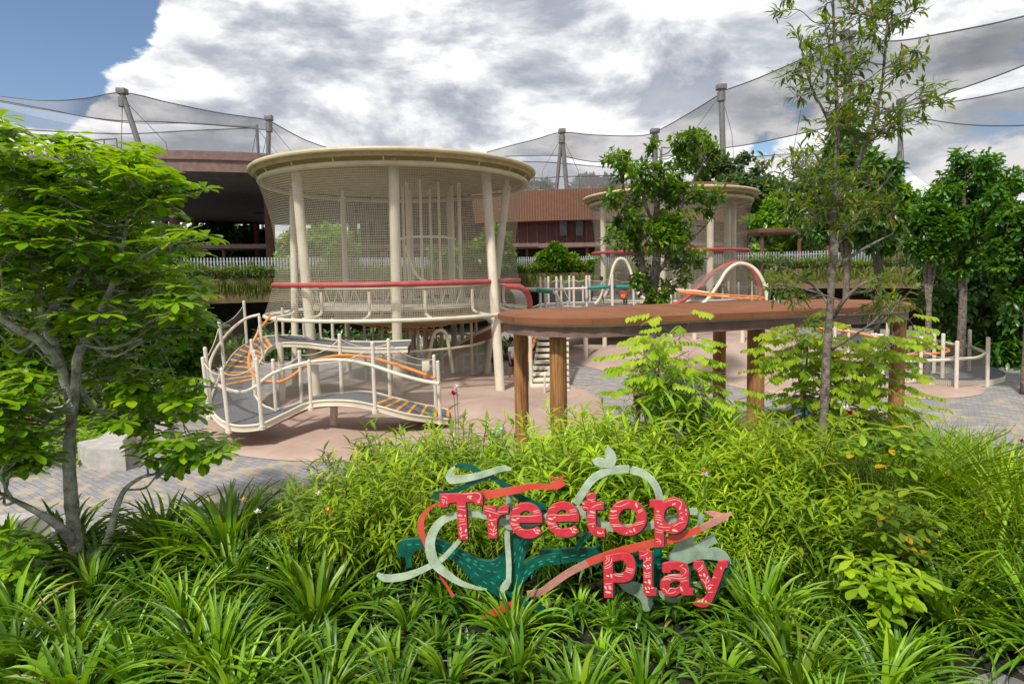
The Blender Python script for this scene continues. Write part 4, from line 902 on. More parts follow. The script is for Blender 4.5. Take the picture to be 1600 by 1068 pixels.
def plate(b, loops, y_, th_, mi=0, bev=.0015):
    cu = bpy.data.curves.new('tmp', 'CURVE'); cu.dimensions = '2D'; cu.fill_mode = 'BOTH'; cu.extrude = th_/2-bev; cu.bevel_depth = bev; cu.bevel_resolution = 0
    for L in loops:
        sp = cu.splines.new('POLY'); sp.points.add(len(L)-1)
        for q, p in enumerate(L): sp.points[q].co = (p[0], p[1], 0, 1)
        sp.use_cyclic_u = True
    ob = bpy.data.objects.new('tmp', cu); me = bpy.data.meshes.new_from_object(ob)
    V = np.array([v.co for v in me.vertices]); F = [tuple(p.vertices) for p in me.polygons]
    if len(V): b.add(np.column_stack([V[:, 0], y_-V[:, 2], V[:, 1]]), F, mi)
    bpy.data.meshes.remove(me); bpy.data.objects.remove(ob); bpy.data.curves.remove(cu)
def stroke(pts, w_, taper=False, n=6):
    C_ = cr_spline(np.asarray(pts, float)[:, :2], n); W_ = np.interp(np.linspace(0, 1, len(C_)), np.linspace(0, 1, len(np.atleast_1d(w_))), np.atleast_1d(w_)) if not np.isscalar(w_) else np.full(len(C_), w_)
    if taper: W_ = W_*np.clip(np.sin(np.linspace(0.12, math.pi-.12, len(C_)))*1.6, .15, 1)
    T = np.gradient(C_, axis=0); T /= np.linalg.norm(T, axis=1, keepdims=True)+1e-9; Nn = np.stack([-T[:, 1], T[:, 0]], -1)
    return np.vstack([C_+Nn*W_[:, None]/2, (C_-Nn*W_[:, None]/2)[::-1]])
def strip(b, pts, w_, y_, th_, f, mi=0, taper=False, rise=0):
    """a band that follows pts (solid, its face towards the viewer)"""
    C_ = cr_spline(xz(f, pts, SY_), 7); k = len(C_)
    s_ = np.linspace(0, 1, k); W_ = np.interp(s_, np.linspace(0, 1, len(np.atleast_1d(w_))), np.atleast_1d(w_)) if not np.isscalar(w_) else np.full(k, w_)
    T = np.gradient(C_, axis=0); T /= np.linalg.norm(T, axis=1, keepdims=True)+1e-9; Nn = np.stack([-T[:, 1], T[:, 0]], -1)
    A, B = C_+Nn*W_[:, None]/2, C_-Nn*W_[:, None]/2; yy = y_+rise*s_
    def P_(Q, d): return np.column_stack([Q[:, 0], yy+d, Q[:, 1]])
    V = np.vstack([P_(A, -th_/2), P_(B, -th_/2), P_(B, th_/2), P_(A, th_/2)]); i = np.arange(k-1); F = []
    for u, v in ((0, 1), (1, 2), (2, 3), (3, 0)): F.append(np.stack([u*k+i, u*k+i+1, v*k+i+1, v*k+i], -1))
    F.append(np.array([[0, k, 2*k, 3*k], [k-1, 4*k-1, 3*k-1, 2*k-1]])); b.add(V, F, mi)
class Multi:
    def __init__(s): s.L = []
    def add(s, *a, **k): m_ = MB(); m_.add(*a, **k); s.L.append(m_)
    def build(s, name, m_, parent, smooth=True):
        for q in s.L: q.build(name, m_, parent, smooth)
sred = mat('sign_red', (.60, .035, .055), .45, .10, 30., .0)
sbred = mat('ribbon_red', (.56, .035, .02), .45, .35, 3., .0, col2=(.60, .10, .06))
sbred2 = mat('ribbon_pink', (.56, .26, .21), .5, .2, 4., .0)
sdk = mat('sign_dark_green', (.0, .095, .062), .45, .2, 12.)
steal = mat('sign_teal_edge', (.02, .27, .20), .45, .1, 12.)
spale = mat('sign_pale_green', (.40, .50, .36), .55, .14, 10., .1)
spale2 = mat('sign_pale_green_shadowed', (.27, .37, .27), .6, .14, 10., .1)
spink = mat('sign_pattern_pink', (.80, .50, .46), .5, .05, 30.)
sign = empty('garden_sign', (at_y(875, 900, SY_)[0], SY_, .6), 'red patterned Treetop Play lettering with green ribbon shapes in the planting bed', 'sign')
LET = {}
LET['T'] = (ZA, [[(60, 100), (90, 82), (330, 72), (540, 62), (585, 85), (592, 140), (594, 208, 1), (518, 212, 1), (500, 190), (478, 172), (384, 176, 1), (398, 420), (410, 645, 1), (300, 645, 1), (284, 400), (270, 180, 1), (190, 186), (168, 200), (160, 238, 1), (62, 240, 1)]])
LET['r'] = (ZA, [[(604, 232, 1), (735, 230, 1), (755, 255), (768, 310, 1), (800, 258), (850, 228), (916, 224, 1), (914, 318, 1), (860, 325), (800, 360), (772, 440), (776, 625, 1), (668, 628, 1), (658, 420), (652, 345), (640, 322), (606, 315, 1)]])
E_o = [(1334, 430, 1), (1050, 432, 1), (1068, 490), (1120, 525), (1200, 520), (1250, 505), (1285, 488, 1), (1334, 560, 1), (1270, 606), (1180, 628), (1080, 612), (980, 540), (935, 440), (934, 370), (965, 280), (1030, 215), (1130, 190), (1230, 212), (1305, 280), (1332, 350)]
E_i = [(1050, 352, 1), (1075, 305), (1130, 282), (1185, 300), (1215, 350, 1)]
LET['e'] = (ZA, [E_o, E_i])
LET['e2'] = (lambda x, y: ZA(x+458, y-13), [E_o, E_i])
LET['t'] = (ZB, [[(292, 70, 1), (400, 72, 1), (402, 180, 1), (500, 182, 1), (498, 272, 1), (404, 272, 1), (404, 430), (418, 485), (460, 505), (512, 510, 1), (514, 606, 1), (430, 606), (350, 570), (305, 490), (298, 400), (294, 272, 1), (238, 270, 1), (238, 184, 1), (292, 182, 1)]])
LET['o'] = (ZB, [ell(802, 372, 232, 220, 48), ell(802, 372, 116, 120, 36)])
LET['p'] = (ZB, [[(1074, 156, 1), (1205, 156), (1232, 190, 1), (1290, 145), (1385, 128), (1480, 160), (1540, 250), (1552, 350), (1525, 470), (1450, 545), (1370, 570), (1300, 560), (1250, 538, 1), (1250, 735, 1), (1142, 738, 1), (1138, 500), (1130, 270), (1112, 246), (1078, 246, 1)], ell(1342, 346, 94, 120, 36)])
LET['P'] = (ZC, [[(92, 150, 1), (130, 118), (300, 84), (400, 105), (446, 190), (444, 300), (400, 380), (320, 412), (198, 412, 1), (198, 582, 1), (100, 584, 1), (94, 330)], [(194, 180, 1), (290, 160), (340, 190), (346, 250), (325, 300), (280, 322), (194, 322, 1)]])
LET['l'] = (ZC, [[(496, 66, 1), (600, 62), (636, 90), (640, 300), (642, 478, 1), (686, 486, 1), (688, 562, 1), (590, 566), (550, 540), (544, 350), (540, 150, 1), (498, 152, 1)]])
LET['a'] = (ZC, [[(758, 300, 1), (762, 205, 1), (850, 184), (960, 188), (1030, 215), (1054, 290), (1060, 480, 1), (1104, 488, 1), (1102, 554, 1), (990, 556), (965, 530, 1), (900, 565), (820, 568), (755, 530), (735, 460), (750, 390), (800, 350), (880, 330), (940, 330), (962, 322, 1), (950, 285), (900, 268), (850, 275), (844, 302, 1)], ell(898, 442, 66, 46, 30, -.35)])
LET['y'] = (ZC, [[(1112, 180, 1), (1216, 178, 1), (1245, 250), (1312, 416, 1), (1352, 300), (1398, 180, 1), (1496, 166, 1), (1494, 240, 1), (1460, 252, 1), (1390, 450), (1320, 620), (1270, 680), (1200, 694), (1116, 668, 1), (1150, 602, 1), (1210, 612), (1252, 578, 1), (1272, 540, 1), (1200, 400), (1140, 268, 1), (1114, 262, 1)]])
MARK = {
 'T': ([[(75, 120), (120, 125), (155, 150)], [(70, 150), (100, 165), (85, 200)], [(120, 150), (110, 190), (100, 220)], [(140, 170), (145, 215)], [(320, 98), (420, 84), (520, 74), (565, 105), (560, 150), (510, 180)], [(275, 248), (330, 246), (380, 240)], [(278, 278), (330, 282), (385, 300)], [(290, 395), (340, 404), (375, 398)], [(295, 436), (340, 430), (372, 418)], [(290, 490), (330, 468), (395, 460)], [(325, 640), (322, 590), (345, 545)], [(325, 640), (340, 608), (405, 600)], [(322, 600), (305, 570), (296, 560)]],
       [(315, 358, 28, 12, .1), (375, 360, 14, 10, -.7), (318, 525, 24, 11, 1.4), (384, 545, 22, 12, -1.2), (430, 122, 36, 13, -.2), (432, 140, 26, 9, .4), (545, 188, 18, 10, -.6), (396, 632, 12, 8, -.6)]),
 'r': ([[(608, 258), (680, 270), (750, 300)], [(610, 290), (700, 312), (810, 345)], [(770, 312), (840, 312), (912, 308)], [(662, 412), (710, 416), (772, 402)], [(738, 612), (728, 560), (750, 480)], [(736, 580), (710, 540), (672, 520)], [(738, 560), (762, 540), (768, 530)], [(736, 612), (700, 585), (672, 582)], [(738, 600), (762, 575), (772, 568)]],
       [(712, 465, 26, 11, 1.2), (684, 358, 16, 9, 1.), (675, 470, 10, 6, .8)]),
 'e': ([[(960, 290), (1000, 270), (1048, 260)], [(938, 375), (1000, 362), (1100, 366), (1220, 362), (1328, 348)], [(938, 438), (980, 462), (1048, 470)], [(940, 458), (980, 480), (1050, 488)], [(975, 530), (1040, 506), (1090, 505)], [(1040, 540), (1080, 530), (1108, 540)], [(1215, 306), (1260, 300), (1300, 288)], [(1222, 326), (1270, 322), (1314, 308)]],
       [(985, 412, 34, 12, .2), (1034, 395, 20, 9, -.3), (965, 310, 22, 8, -.2), (1240, 540, 22, 9, .9), (1290, 545, 26, 10, .2), (1275, 578, 26, 10, .2)]),
 't': ([[(300, 98), (320, 96), (350, 88)], [(300, 156), (350, 164), (394, 152)], [(340, 188), (370, 184), (396, 184)], [(345, 268), (410, 230), (496, 212)], [(240, 262), (280, 256), (312, 272)], [(296, 352), (350, 352), (400, 362)], [(298, 376), (350, 376), (402, 388)], [(302, 476), (350, 462), (420, 452)]],
       [(365, 316, 38, 13, .25), (258, 212, 18, 8, .3), (372, 492, 14, 7, -1.1), (435, 572, 20, 8, 1.1), (465, 580, 20, 9, .3), (495, 572, 14, 7, 1.1)]),
 'o': ([[(625, 236), (720, 240), (830, 190)], [(650, 205), (700, 190), (760, 168)], [(576, 356), (620, 358), (682, 346)], [(574, 388), (620, 390), (680, 384)], [(592, 466), (640, 474), (720, 470)], [(606, 490), (680, 492), (760, 486)], [(900, 456), (960, 440), (1034, 420)], [(880, 484), (960, 462), (1030, 446)], [(920, 312), (960, 290), (998, 268)], [(930, 330), (970, 308), (1004, 290)]],
       [(618, 306, 30, 10, .3), (650, 300, 22, 9, .1), (594, 424, 20, 11, -.9), (692, 545, 30, 12, 1.2), (842, 556, 24, 9, .3), (888, 540, 28, 11, 1.2), (915, 230, 34, 12, 1.25), (792, 575, 14, 7, -.9)]),
 'p': ([[(1250, 202), (1330, 170), (1420, 160), (1480, 200), (1470, 240), (1440, 256)], [(1142, 350), (1190, 352), (1232, 366)], [(1144, 374), (1190, 380), (1236, 392)], [(1144, 396), (1200, 412), (1240, 422)], [(1172, 490), (1260, 506), (1346, 502)], [(1146, 522), (1230, 545), (1340, 536)], [(1150, 560), (1200, 566), (1246, 574)], [(1376, 498), (1440, 458), (1526, 430)], [(1444, 402), (1480, 384), (1504, 368)], [(1450, 340), (1476, 326), (1494, 316)], [(1205, 720), (1220, 680), (1180, 650), (1160, 654)], [(1212, 690), (1190, 680), (1160, 690)]],
       [(1184, 306, 20, 9, 0), (1186, 446, 18, 8, .3), (1228, 466, 20, 8, .4), (1396, 545, 36, 15, .2), (1386, 215, 26, 10, -.4), (1534, 290, 18, 8, 1.4), (1536, 340, 14, 7, 1.4), (1490, 404, 14, 9, .5), (1462, 270, 22, 8, -.9)]),
 'P': ([[(110, 190), (135, 170), (130, 130)], [(100, 224), (152, 190), (160, 124)], [(100, 260), (175, 215), (190, 150)], [(100, 274), (150, 262), (190, 232)], [(352, 262), (390, 276), (442, 280)], [(344, 282), (390, 294), (440, 300)], [(338, 300), (380, 316), (430, 326)], [(204, 336), (250, 356), (318, 362)], [(230, 330), (280, 340), (325, 334)], [(110, 448), (150, 446), (190, 440)]],
       [(142, 356, 20, 9, .3), (184, 358, 26, 10, 1.35), (120, 490, 24, 10, 1.1), (164, 478, 20, 9, .3), (172, 502, 22, 9, .2), (150, 542, 36, 13, .2)]),
 'l': ([[(505, 130), (560, 118), (604, 88)], [(546, 216), (590, 178), (634, 174)], [(546, 316), (590, 328), (636, 312)], [(548, 340), (590, 350), (636, 338)], [(550, 362), (590, 370), (638, 360)]],
       [(588, 158, 12, 9, 0), (622, 152, 10, 8, 0), (562, 244, 22, 9, .8), (598, 242, 16, 9, 0), (628, 232, 14, 7, 1.2), (604, 268, 26, 9, -.2), (576, 428, 20, 8, .3), (616, 426, 30, 14, 1.3), (576, 498, 20, 9, 1.1), (610, 494, 18, 8, 1.), (598, 538, 24, 10, .2), (650, 494, 18, 7, -.3)]),
 'a': ([[(762, 395), (850, 378), (980, 388), (1050, 366)], [(775, 372), (860, 352), (960, 358), (1006, 350)], [(830, 348), (900, 340), (968, 344)], [(756, 404), (830, 396), (868, 408)], [(984, 262), (1020, 280), (1032, 306), (1010, 344)], [(958, 256), (980, 238), (998, 230)], [(760, 494), (800, 520), (820, 556)], [(820, 556), (850, 500), (906, 498)], [(825, 556), (880, 548), (920, 528)], [(966, 424), (1010, 412), (1052, 404)]],
       [(980, 505, 30, 11, 1.2), (1044, 262, 16, 7, 1.3)]),
 'y': ([[(1160, 286), (1200, 260), (1226, 222)], [(1166, 308), (1204, 286), (1232, 246)], [(1270, 510), (1256, 450), (1266, 380)], [(1262, 470), (1230, 410), (1200, 390)], [(1262, 440), (1290, 420), (1298, 400)], [(1270, 500), (1300, 460), (1350, 464)], [(1330, 380), (1350, 372), (1380, 382)], [(1282, 546), (1310, 540), (1340, 540)]],
       [(1240, 348, 24, 11, 1.2), (1198, 350, 18, 7, .4), (1276, 374, 20, 8, -1.2), (1432, 270, 18, 8, 1.3), (1408, 366, 28, 11, 1.5), (1302, 496, 22, 10, -.5), (1176, 646, 28, 11, -.5), (1218, 636, 26, 11, -1.1), (1262, 652, 22, 9, .9)])}
def inside(pt, loops):
    c_ = False
    for L in loops:
        x, y = L[:, 0], L[:, 1]; x2, y2 = np.roll(x, -1), np.roll(y, -1)
        cond = ((y > pt[1]) != (y2 > pt[1])) & (pt[0] < (x2-x)*(pt[1]-y)/(y2-y+1e-12)+x)
        c_ ^= bool(cond.sum() % 2)
    return c_
for key in ('T', 'r', 'e', 'e2', 't', 'o', 'p', 'P', 'l', 'a', 'y'):
    f, raw = LET[key]; loops = [corner_curve(L) if isinstance(L, list) else L for L in raw]
    W = [xz(f, L, SY_-.10) for L in loops]
    b = MB(); plate(b, W, SY_-.115, .02, 0)
    lines, leaves = MARK['e' if key == 'e2' else key]
    for ln in lines:
        s_ = stroke(ln, 7.5, True, 6); h_ = len(s_)//2; ok = [inside(p, loops) and inside(q, loops) for p, q in zip(s_[:h_], s_[::-1][:h_])]
        run = [q for q in range(h_) if ok[q]]
        if len(run) < 3: continue
        V = xz(f, s_, SY_-.127); A, B = V[:h_], V[::-1][:h_]
        b.add([[p[0], SY_-.1265, p[1]] for p in np.vstack([A, B])], [(q, q+1, h_+q+1, h_+q) for q in range(h_-1) if ok[q] and ok[q+1]], 1)
    for (cx, cy, a_, b_, ro) in leaves:
        th = np.linspace(0, 2*math.pi, 16, endpoint=False); x = a_*np.cos(th); y = b_*np.sin(th)*(1-.25*np.cos(th)); L = np.column_stack([cx+x*math.cos(ro)-y*math.sin(ro), cy+x*math.sin(ro)+y*math.cos(ro)])
        if sum(inside(p, loops) for p in L) >= 14:
            V = xz(f, L, SY_-.127); b.add([[p[0], SY_-.1268, p[1]] for p in V], [tuple(range(16))], 1)
    o = b.build('letter', [sred, spink], sign, smooth=False)
    # dark green backing seen at the right and below, lighter teal plate painting its lit top edge
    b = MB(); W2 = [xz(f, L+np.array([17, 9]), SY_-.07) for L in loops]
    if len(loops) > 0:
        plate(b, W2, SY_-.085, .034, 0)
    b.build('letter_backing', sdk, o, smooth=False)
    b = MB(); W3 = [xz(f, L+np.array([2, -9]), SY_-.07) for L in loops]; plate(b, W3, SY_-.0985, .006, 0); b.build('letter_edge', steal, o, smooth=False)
# --- big dark green trunk shapes with teal dashes
G1 = [(150, 640, 1), (190, 595), (290, 588), (400, 595), (500, 635), (590, 690), (680, 720), (740, 712), (780, 680), (800, 640, 1), (850, 560), (900, 500), (960, 440), (1030, 400, 1), (1060, 440, 1), (990, 560), (930, 660), (910, 740), (960, 705), (1040, 682), (1120, 676, 1), (1130, 740, 1), (1020, 752), (950, 800), (900, 870), (880, 940), (840, 960), (780, 950), (700, 900), (620, 860), (560, 800), (500, 730), (420, 680), (330, 650), (260, 660), (235, 700), (240, 760, 1), (205, 765, 1), (195, 700), (150, 700, 1)]
b = MB(); plate(b, [xz(ZD, corner_curve(G1), SY_)], SY_+.05, .03, 0)
def dash(f, a, c_, w_, y_):
    V = xz(f, stroke([a, ((a[0]+c_[0])/2+1, (a[1]+c_[1])/2), c_], w_, True, 3), SY_); h_ = len(V)//2; A, B = V[:h_], V[::-1][:h_]
    b.add([[p[0], y_, p[1]] for p in np.vstack([A, B])], [(q, q+1, h_+q+1, h_+q) for q in range(h_-1)], 1)
spine = [[(200, 615), (300, 615), (400, 625), (500, 670), (590, 730), (680, 780), (750, 800), (800, 850)], [(420, 650), (520, 710), (600, 780), (700, 850), (780, 900)], [(1020, 440), (950, 530), (880, 620), (850, 700), (830, 800), (810, 900)], [(960, 520), (900, 620), (880, 720), (870, 850)], [(1110, 700), (1030, 710), (950, 760), (890, 840), (850, 920)], [(1090, 725), (1000, 740), (930, 800)], [(460, 640), (560, 690), (640, 730), (730, 745), (780, 720)]]
lp_ = corner_curve(G1)
for sp_ in spine:
    C_ = cr_spline(sp_, 10); 
    for q in range(1, len(C_)-4, 5):
        jit = rng.normal(size=2)*6; A, B = C_[q]+jit, C_[q+3]+jit
        if inside(A, [lp_]) and inside(B, [lp_]): dash(ZD, A, B, 8, SY_+.0335)
b.build('branch_shape', [sdk, steal], sign, smooth=False)
b = MB()
for sp_, w_ in (([(1120-1068, 700), (60, 700), (160, 690), (260, 690), (320, 672)], .12), ([(150, 690), (190, 610), (235, 560)], .05), ([(500, 690), (560, 740), (640, 745), (740, 740), (830, 760), (900, 730), (960, 705), (1040, 715)], .085), ([(270, 760), (310, 700), (340, 690)], .05), ([(1040, 715), (1070, 770), (1090, 800)], .09)):
    strip(b, [(x if x > 52 else -60, y) for x, y in sp_], w_, SY_+.055+.001*w_*100, .03, ZE)
for x0, y0, x1, y1 in ((0, 690, 40, 688), (70, 700, 110, 698), (20, 715, 60, 712), (120, 690, 160, 686), (180, 690, 215, 684), (160, 660, 185, 620), (200, 610, 225, 575), (560, 735, 600, 748), (640, 742, 680, 742), (760, 742, 800, 752), (900, 722, 950, 706), (860, 752, 890, 740), (960, 712, 1000, 712), (1050, 730, 1070, 765)): dash(ZE, (x0, y0), (x1, y1), 8, SY_+.038)
b.build('branch_shape', [sdk, steal], sign, smooth=False)
# vertical green pole with teal highlights, right
p_ = [at_y(*ZE(640, y), SY_+.12) for y in (600, 800, 1010)]; p_[-1][2] = .3
b = MB(); b.tube(p_, .035, 14); b.build('support_post', mat('post_green', (.0, .16, .11), .25, .3, 8., col2=(.0, .06, .04)), sign)
p_ = [at_y(*ZD(822, y), SY_+.10) for y in (305, 700, 1020)]; p_[-1][2] = .3
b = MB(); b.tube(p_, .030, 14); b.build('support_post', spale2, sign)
b = Multi(); strip(b, [(806, 460), (812, 600), (820, 720), (818, 830)], .046, SY_-.01, .02, ZD); strip(b, [(818, 825), (800, 850), (782, 885), (786, 925)], [.046, .06, .05, .045], SY_-.012, .025, ZD); strip(b, [(785, 160), (812, 155), (832, 160)], .01, SY_+.02, .01, ZD); b.build('pale_stem', spale, sign, smooth=False)
# pale ribbons
b = Multi()
strip(b, [(40, 775), (90, 800), (200, 790), (310, 750), (420, 690), (490, 620), (530, 575)], [.03, .065, .065, .05, .045, .04, .036], SY_-.03, .008, ZD)
strip(b, [(700, 430), (600, 412), (500, 425), (420, 460), (370, 530), (355, 610), (380, 700), (440, 760), (530, 820), (620, 850), (690, 862)], [.062, .06, .058, .066, .075, .085, .085, .07, .05, .03, .012], SY_-.045, .008, ZD)
strip(b, [(690, 430), (760, 450), (830, 490), (920, 490), (1000, 465), (1068, 415)], [.06, .065, .06, .05, .045, .05], SY_-.038, .008, ZD); b.build('pale_ribbon', spale, sign, smooth=False)
b = Multi(); strip(b, [(455, 190), (480, 215), (560, 212), (660, 190), (760, 158), (800, 152), (835, 160)], [.04, .08, .062, .055, .05, .042, .016], SY_-.02, .008, ZD); strip(b, [(462, 195), (475, 165), (500, 143)], [.05, .03, .016], SY_-.022, .008, ZD); b.build('pale_ribbon', spale, sign, smooth=False)
b = Multi(); strip(b, [(486, 150), (540, 140), (600, 155), (650, 178)], [.016, .05, .05, .03], SY_+.0, .008, ZD); strip(b, [(372, 322), (480, 300), (600, 245), (700, 205), (730, 190)], [.075, .045, .042, .04, .02], SY_+.0, .008, ZD)
strip(b, [(690, 195), (760, 240), (880, 330), (960, 370), (1040, 395)], [.03, .045, .055, .06, .05], SY_+.02, .008, ZD); strip(b, [(800, 875), (860, 920), (930, 955), (1000, 975), (1060, 1010)], [.02, .04, .05, .06, .05], SY_-.03, .008, ZD); b.build('dark_ribbon', sdk, sign, smooth=False)
# right circle, leaf, waves
b = Multi(); strip(b, [(150, 365), (190, 300), (250, 220), (330, 175), (410, 160), (465, 160)], .062, SY_-.01, .02, ZE); strip(b, [(480, 162), (560, 190), (620, 250), (648, 330), (640, 380)], .062, SY_-.008, .02, ZE)
strip(b, [(345, 155), (350, 130), (362, 118)], .05, SY_-.006, .02, ZE); b.build('hoop_shape', spale, sign, smooth=False)
b = Multi(); plate(b, [xz(ZE, corner_curve([(340, 20, 1), (378, 55), (390, 105), (365, 160, 1), (335, 120), (325, 70)]), SY_)], SY_-.012, .02); plate(b, [xz(ZE, corner_curve([(246, 105, 1), (290, 90), (335, 105), (352, 150, 1), (300, 145), (262, 130)]), SY_)], SY_-.016, .02); b.build('leaf_shape', spale, sign, smooth=False)
b = Multi(); strip(b, [(150, 385), (220, 430), (300, 485), (400, 505), (520, 505), (600, 490), (680, 465), (740, 450), (800, 415), (870, 405)], [.055, .07, .08, .07, .06, .06, .07, .06, .05, .055], SY_-.02, .008, ZE); b.build('pale_ribbon', spale, sign, smooth=False)
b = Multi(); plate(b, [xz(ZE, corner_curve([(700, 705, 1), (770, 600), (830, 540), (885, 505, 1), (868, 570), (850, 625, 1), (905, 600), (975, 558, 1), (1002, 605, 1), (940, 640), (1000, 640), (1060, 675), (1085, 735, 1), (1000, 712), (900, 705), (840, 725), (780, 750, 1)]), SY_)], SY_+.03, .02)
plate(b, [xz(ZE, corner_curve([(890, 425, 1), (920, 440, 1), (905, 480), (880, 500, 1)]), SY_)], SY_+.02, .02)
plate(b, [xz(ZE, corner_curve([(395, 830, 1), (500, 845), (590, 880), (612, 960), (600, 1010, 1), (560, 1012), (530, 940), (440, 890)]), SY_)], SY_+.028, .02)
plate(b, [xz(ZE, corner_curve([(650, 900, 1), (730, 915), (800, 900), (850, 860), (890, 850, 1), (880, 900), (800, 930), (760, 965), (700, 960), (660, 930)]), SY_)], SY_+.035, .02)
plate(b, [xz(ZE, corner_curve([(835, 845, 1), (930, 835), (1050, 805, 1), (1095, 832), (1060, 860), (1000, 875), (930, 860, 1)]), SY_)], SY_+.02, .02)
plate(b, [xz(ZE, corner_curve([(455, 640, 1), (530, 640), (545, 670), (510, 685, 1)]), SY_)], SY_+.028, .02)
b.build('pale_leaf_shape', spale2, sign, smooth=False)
# red ribbons
b = Multi(); strip(b, [(655, 305), (760, 290), (870, 270), (960, 252), (1068, 256), (1110, 262)], [.075, .068, .062, .05, .045, .03], SY_-.052, .008, ZD)
plate(b, [xz(ZE, corner_curve([(-5, 225, 1), (15, 222), (30, 212), (-10, 190, 1), (35, 198), (50, 218, 1), (72, 182, 1), (74, 228, 1), (92, 232, 1), (72, 250), (50, 262), (-5, 268, 1)]), SY_)], SY_-.055, .008); b.build('red_ribbon', sbred, sign, smooth=False)
b = Multi(); strip(b, [(405, 365), (360, 385), (310, 440), (295, 510), (315, 580), (332, 640)], [.012, .02, .045, .058, .045, .02], SY_-.0, .008, ZD); strip(b, [(378, 735), (420, 810), (460, 870), (490, 920)], [.014, .018, .022, .03], SY_+.0, .008, ZD); b.build('red_ribbon', sbred, sign, smooth=False)
b = Multi(); strip(b, [(215, 700), (330, 655), (450, 620), (600, 585), (750, 550), (880, 500)], [.062, .066, .068, .068, .064, .055], SY_-.06, .008, ZE); b.build('red_ribbon', sbred, sign, smooth=False)
b = Multi(); strip(b, [(880, 500), (960, 460), (1020, 430), (1065, 405)], [.055, .06, .06, .012], SY_-.058, .008, ZE); strip(b, [(-140, 882), (-60, 870), (0, 830), (100, 760), (215, 700)], [.052, .06, .062, .062, .062], SY_-.062, .008, ZE); plate(b, [xz(ZE, corner_curve([(905, 400, 1), (960, 398), (1010, 412, 1), (960, 432)]), SY_)], SY_-.05, .008); b.build('pink_ribbon', sbred2, sign, smooth=False)
b = Multi(); strip(b, [(670, 1015), (740, 990), (810, 960), (870, 935)], [.06, .065, .062, .06], SY_-.06, .008, ZD); b.build('red_ribbon', sbred, sign, smooth=False)
# ================================================================ foliage tools
G_strap = leafmat('strap_leaf', [(.045, .12, .008, 0), (.11, .25, .010, .3), (.21, .39, .012, .6), (.36, .54, .02, .93), (.42, .34, .08, 1)], .38, .32, .45)
G_lance = leafmat('lance_leaf', [(.08, .17, .010, 0), (.18, .32, .010, .3), (.31, .47, .012, .6), (.44, .59, .018, .94), (.52, .40, .06, 1)], .42, .42, .4)
G_left = leafmat('rosette_leaf', [(.065, .17, .008, 0), (.14, .29, .008, .25), (.26, .43, .010, .6), (.42, .58, .014, .95), (.45, .45, .05, 1)], .34, .40, .5)
G_slender = leafmat('slender_leaf', [(.08, .17, .02, 0), (.17, .30, .02, .3), (.28, .42, .025, .6), (.38, .52, .03, .9), (.65, .42, .02, 1)], .34, .50, .5)
G_lime = leafmat('lime_leaf', [(.20, .37, .012), (.32, .50, .018), (.43, .60, .025), (.52, .66, .04), (.28, .44, .02)], .36, .48, .45)
G_mid = leafmat('glossy_leaf', [(.055, .16, .010), (.10, .24, .012), (.16, .32, .014), (.24, .40, .016), (.38, .45, .03)], .32, .32, .5)
G_dark = leafmat('dark_leaf', [(.03, .085, .018), (.05, .13, .022), (.08, .19, .03), (.14, .27, .05), (.07, .16, .04)], .3, .2, .5)
G_far = leafmat('far_leaf', [(.05, .10, .035), (.07, .125, .04), (.09, .15, .05), (.11, .17, .06), (.08, .13, .05)], .6, .3, .3)
G_right = leafmat('right_tree_leaf', [(.045, .14, .014), (.07, .21, .016), (.11, .28, .018), (.17, .36, .022), (.09, .23, .02)], .34, .35, .5)
G_fern = leafmat('fern_leaf', [(.09, .17, .02), (.14, .25, .03), (.2, .31, .035), (.25, .33, .05), (.26, .24, .08)], .5, .4, .3)
G_yel = leafmat('yellow_leaf', [(.7, .33, .01), (.75, .45, .03), (.6, .5, .05)], .4, .4, .4)
redfl = mat('red_flower', (.35, .01, .02), .5, .1, 20.); whitefl = mat('white_flower', (.75, .68, .68), .5, .05, 20.); orangefl = mat('orange_flower', (.75, .30, .02), .5, .1, 30.)

def leaf_t(prof, fold=.18, droop=.25, segs=None):
    """leaf template lying along +y, one unit long; prof: (t, half width)"""
    t = np.array([p[0] for p in prof]); w_ = np.array([p[1] for p in prof]); z = -droop*t**2
    V = np.stack([np.stack([-w_, t, z+fold*w_], -1), np.stack([w_*0, t, z], -1), np.stack([w_, t, z+fold*w_], -1)], 1).reshape(-1, 3)
    k = len(t); F = []
    for i in range(k-1):
        a = 3*i; F += [(a, a+1, a+4, a+3), (a+1, a+2, a+5, a+4)]
    return V, np.array(F)
T_obov = leaf_t([(0, .012), (.25, .08), (.5, .16), (.75, .21), (.92, .13), (1, .01)], .25, .28)
T_lanc = leaf_t([(0, .01), (.2, .065), (.5, .085), (.8, .045), (1, .004)], .3, .45)
T_oval = leaf_t([(0, .02), (.3, .2), (.65, .24), (1, .01)], .15, .2)
T_narrow = leaf_t([(0, .015), (.35, .13), (.7, .11), (1, .005)], .3, .35)
T_quad = leaf_t([(0, .04), (.5, .3), (1, .02)], .2, .2)
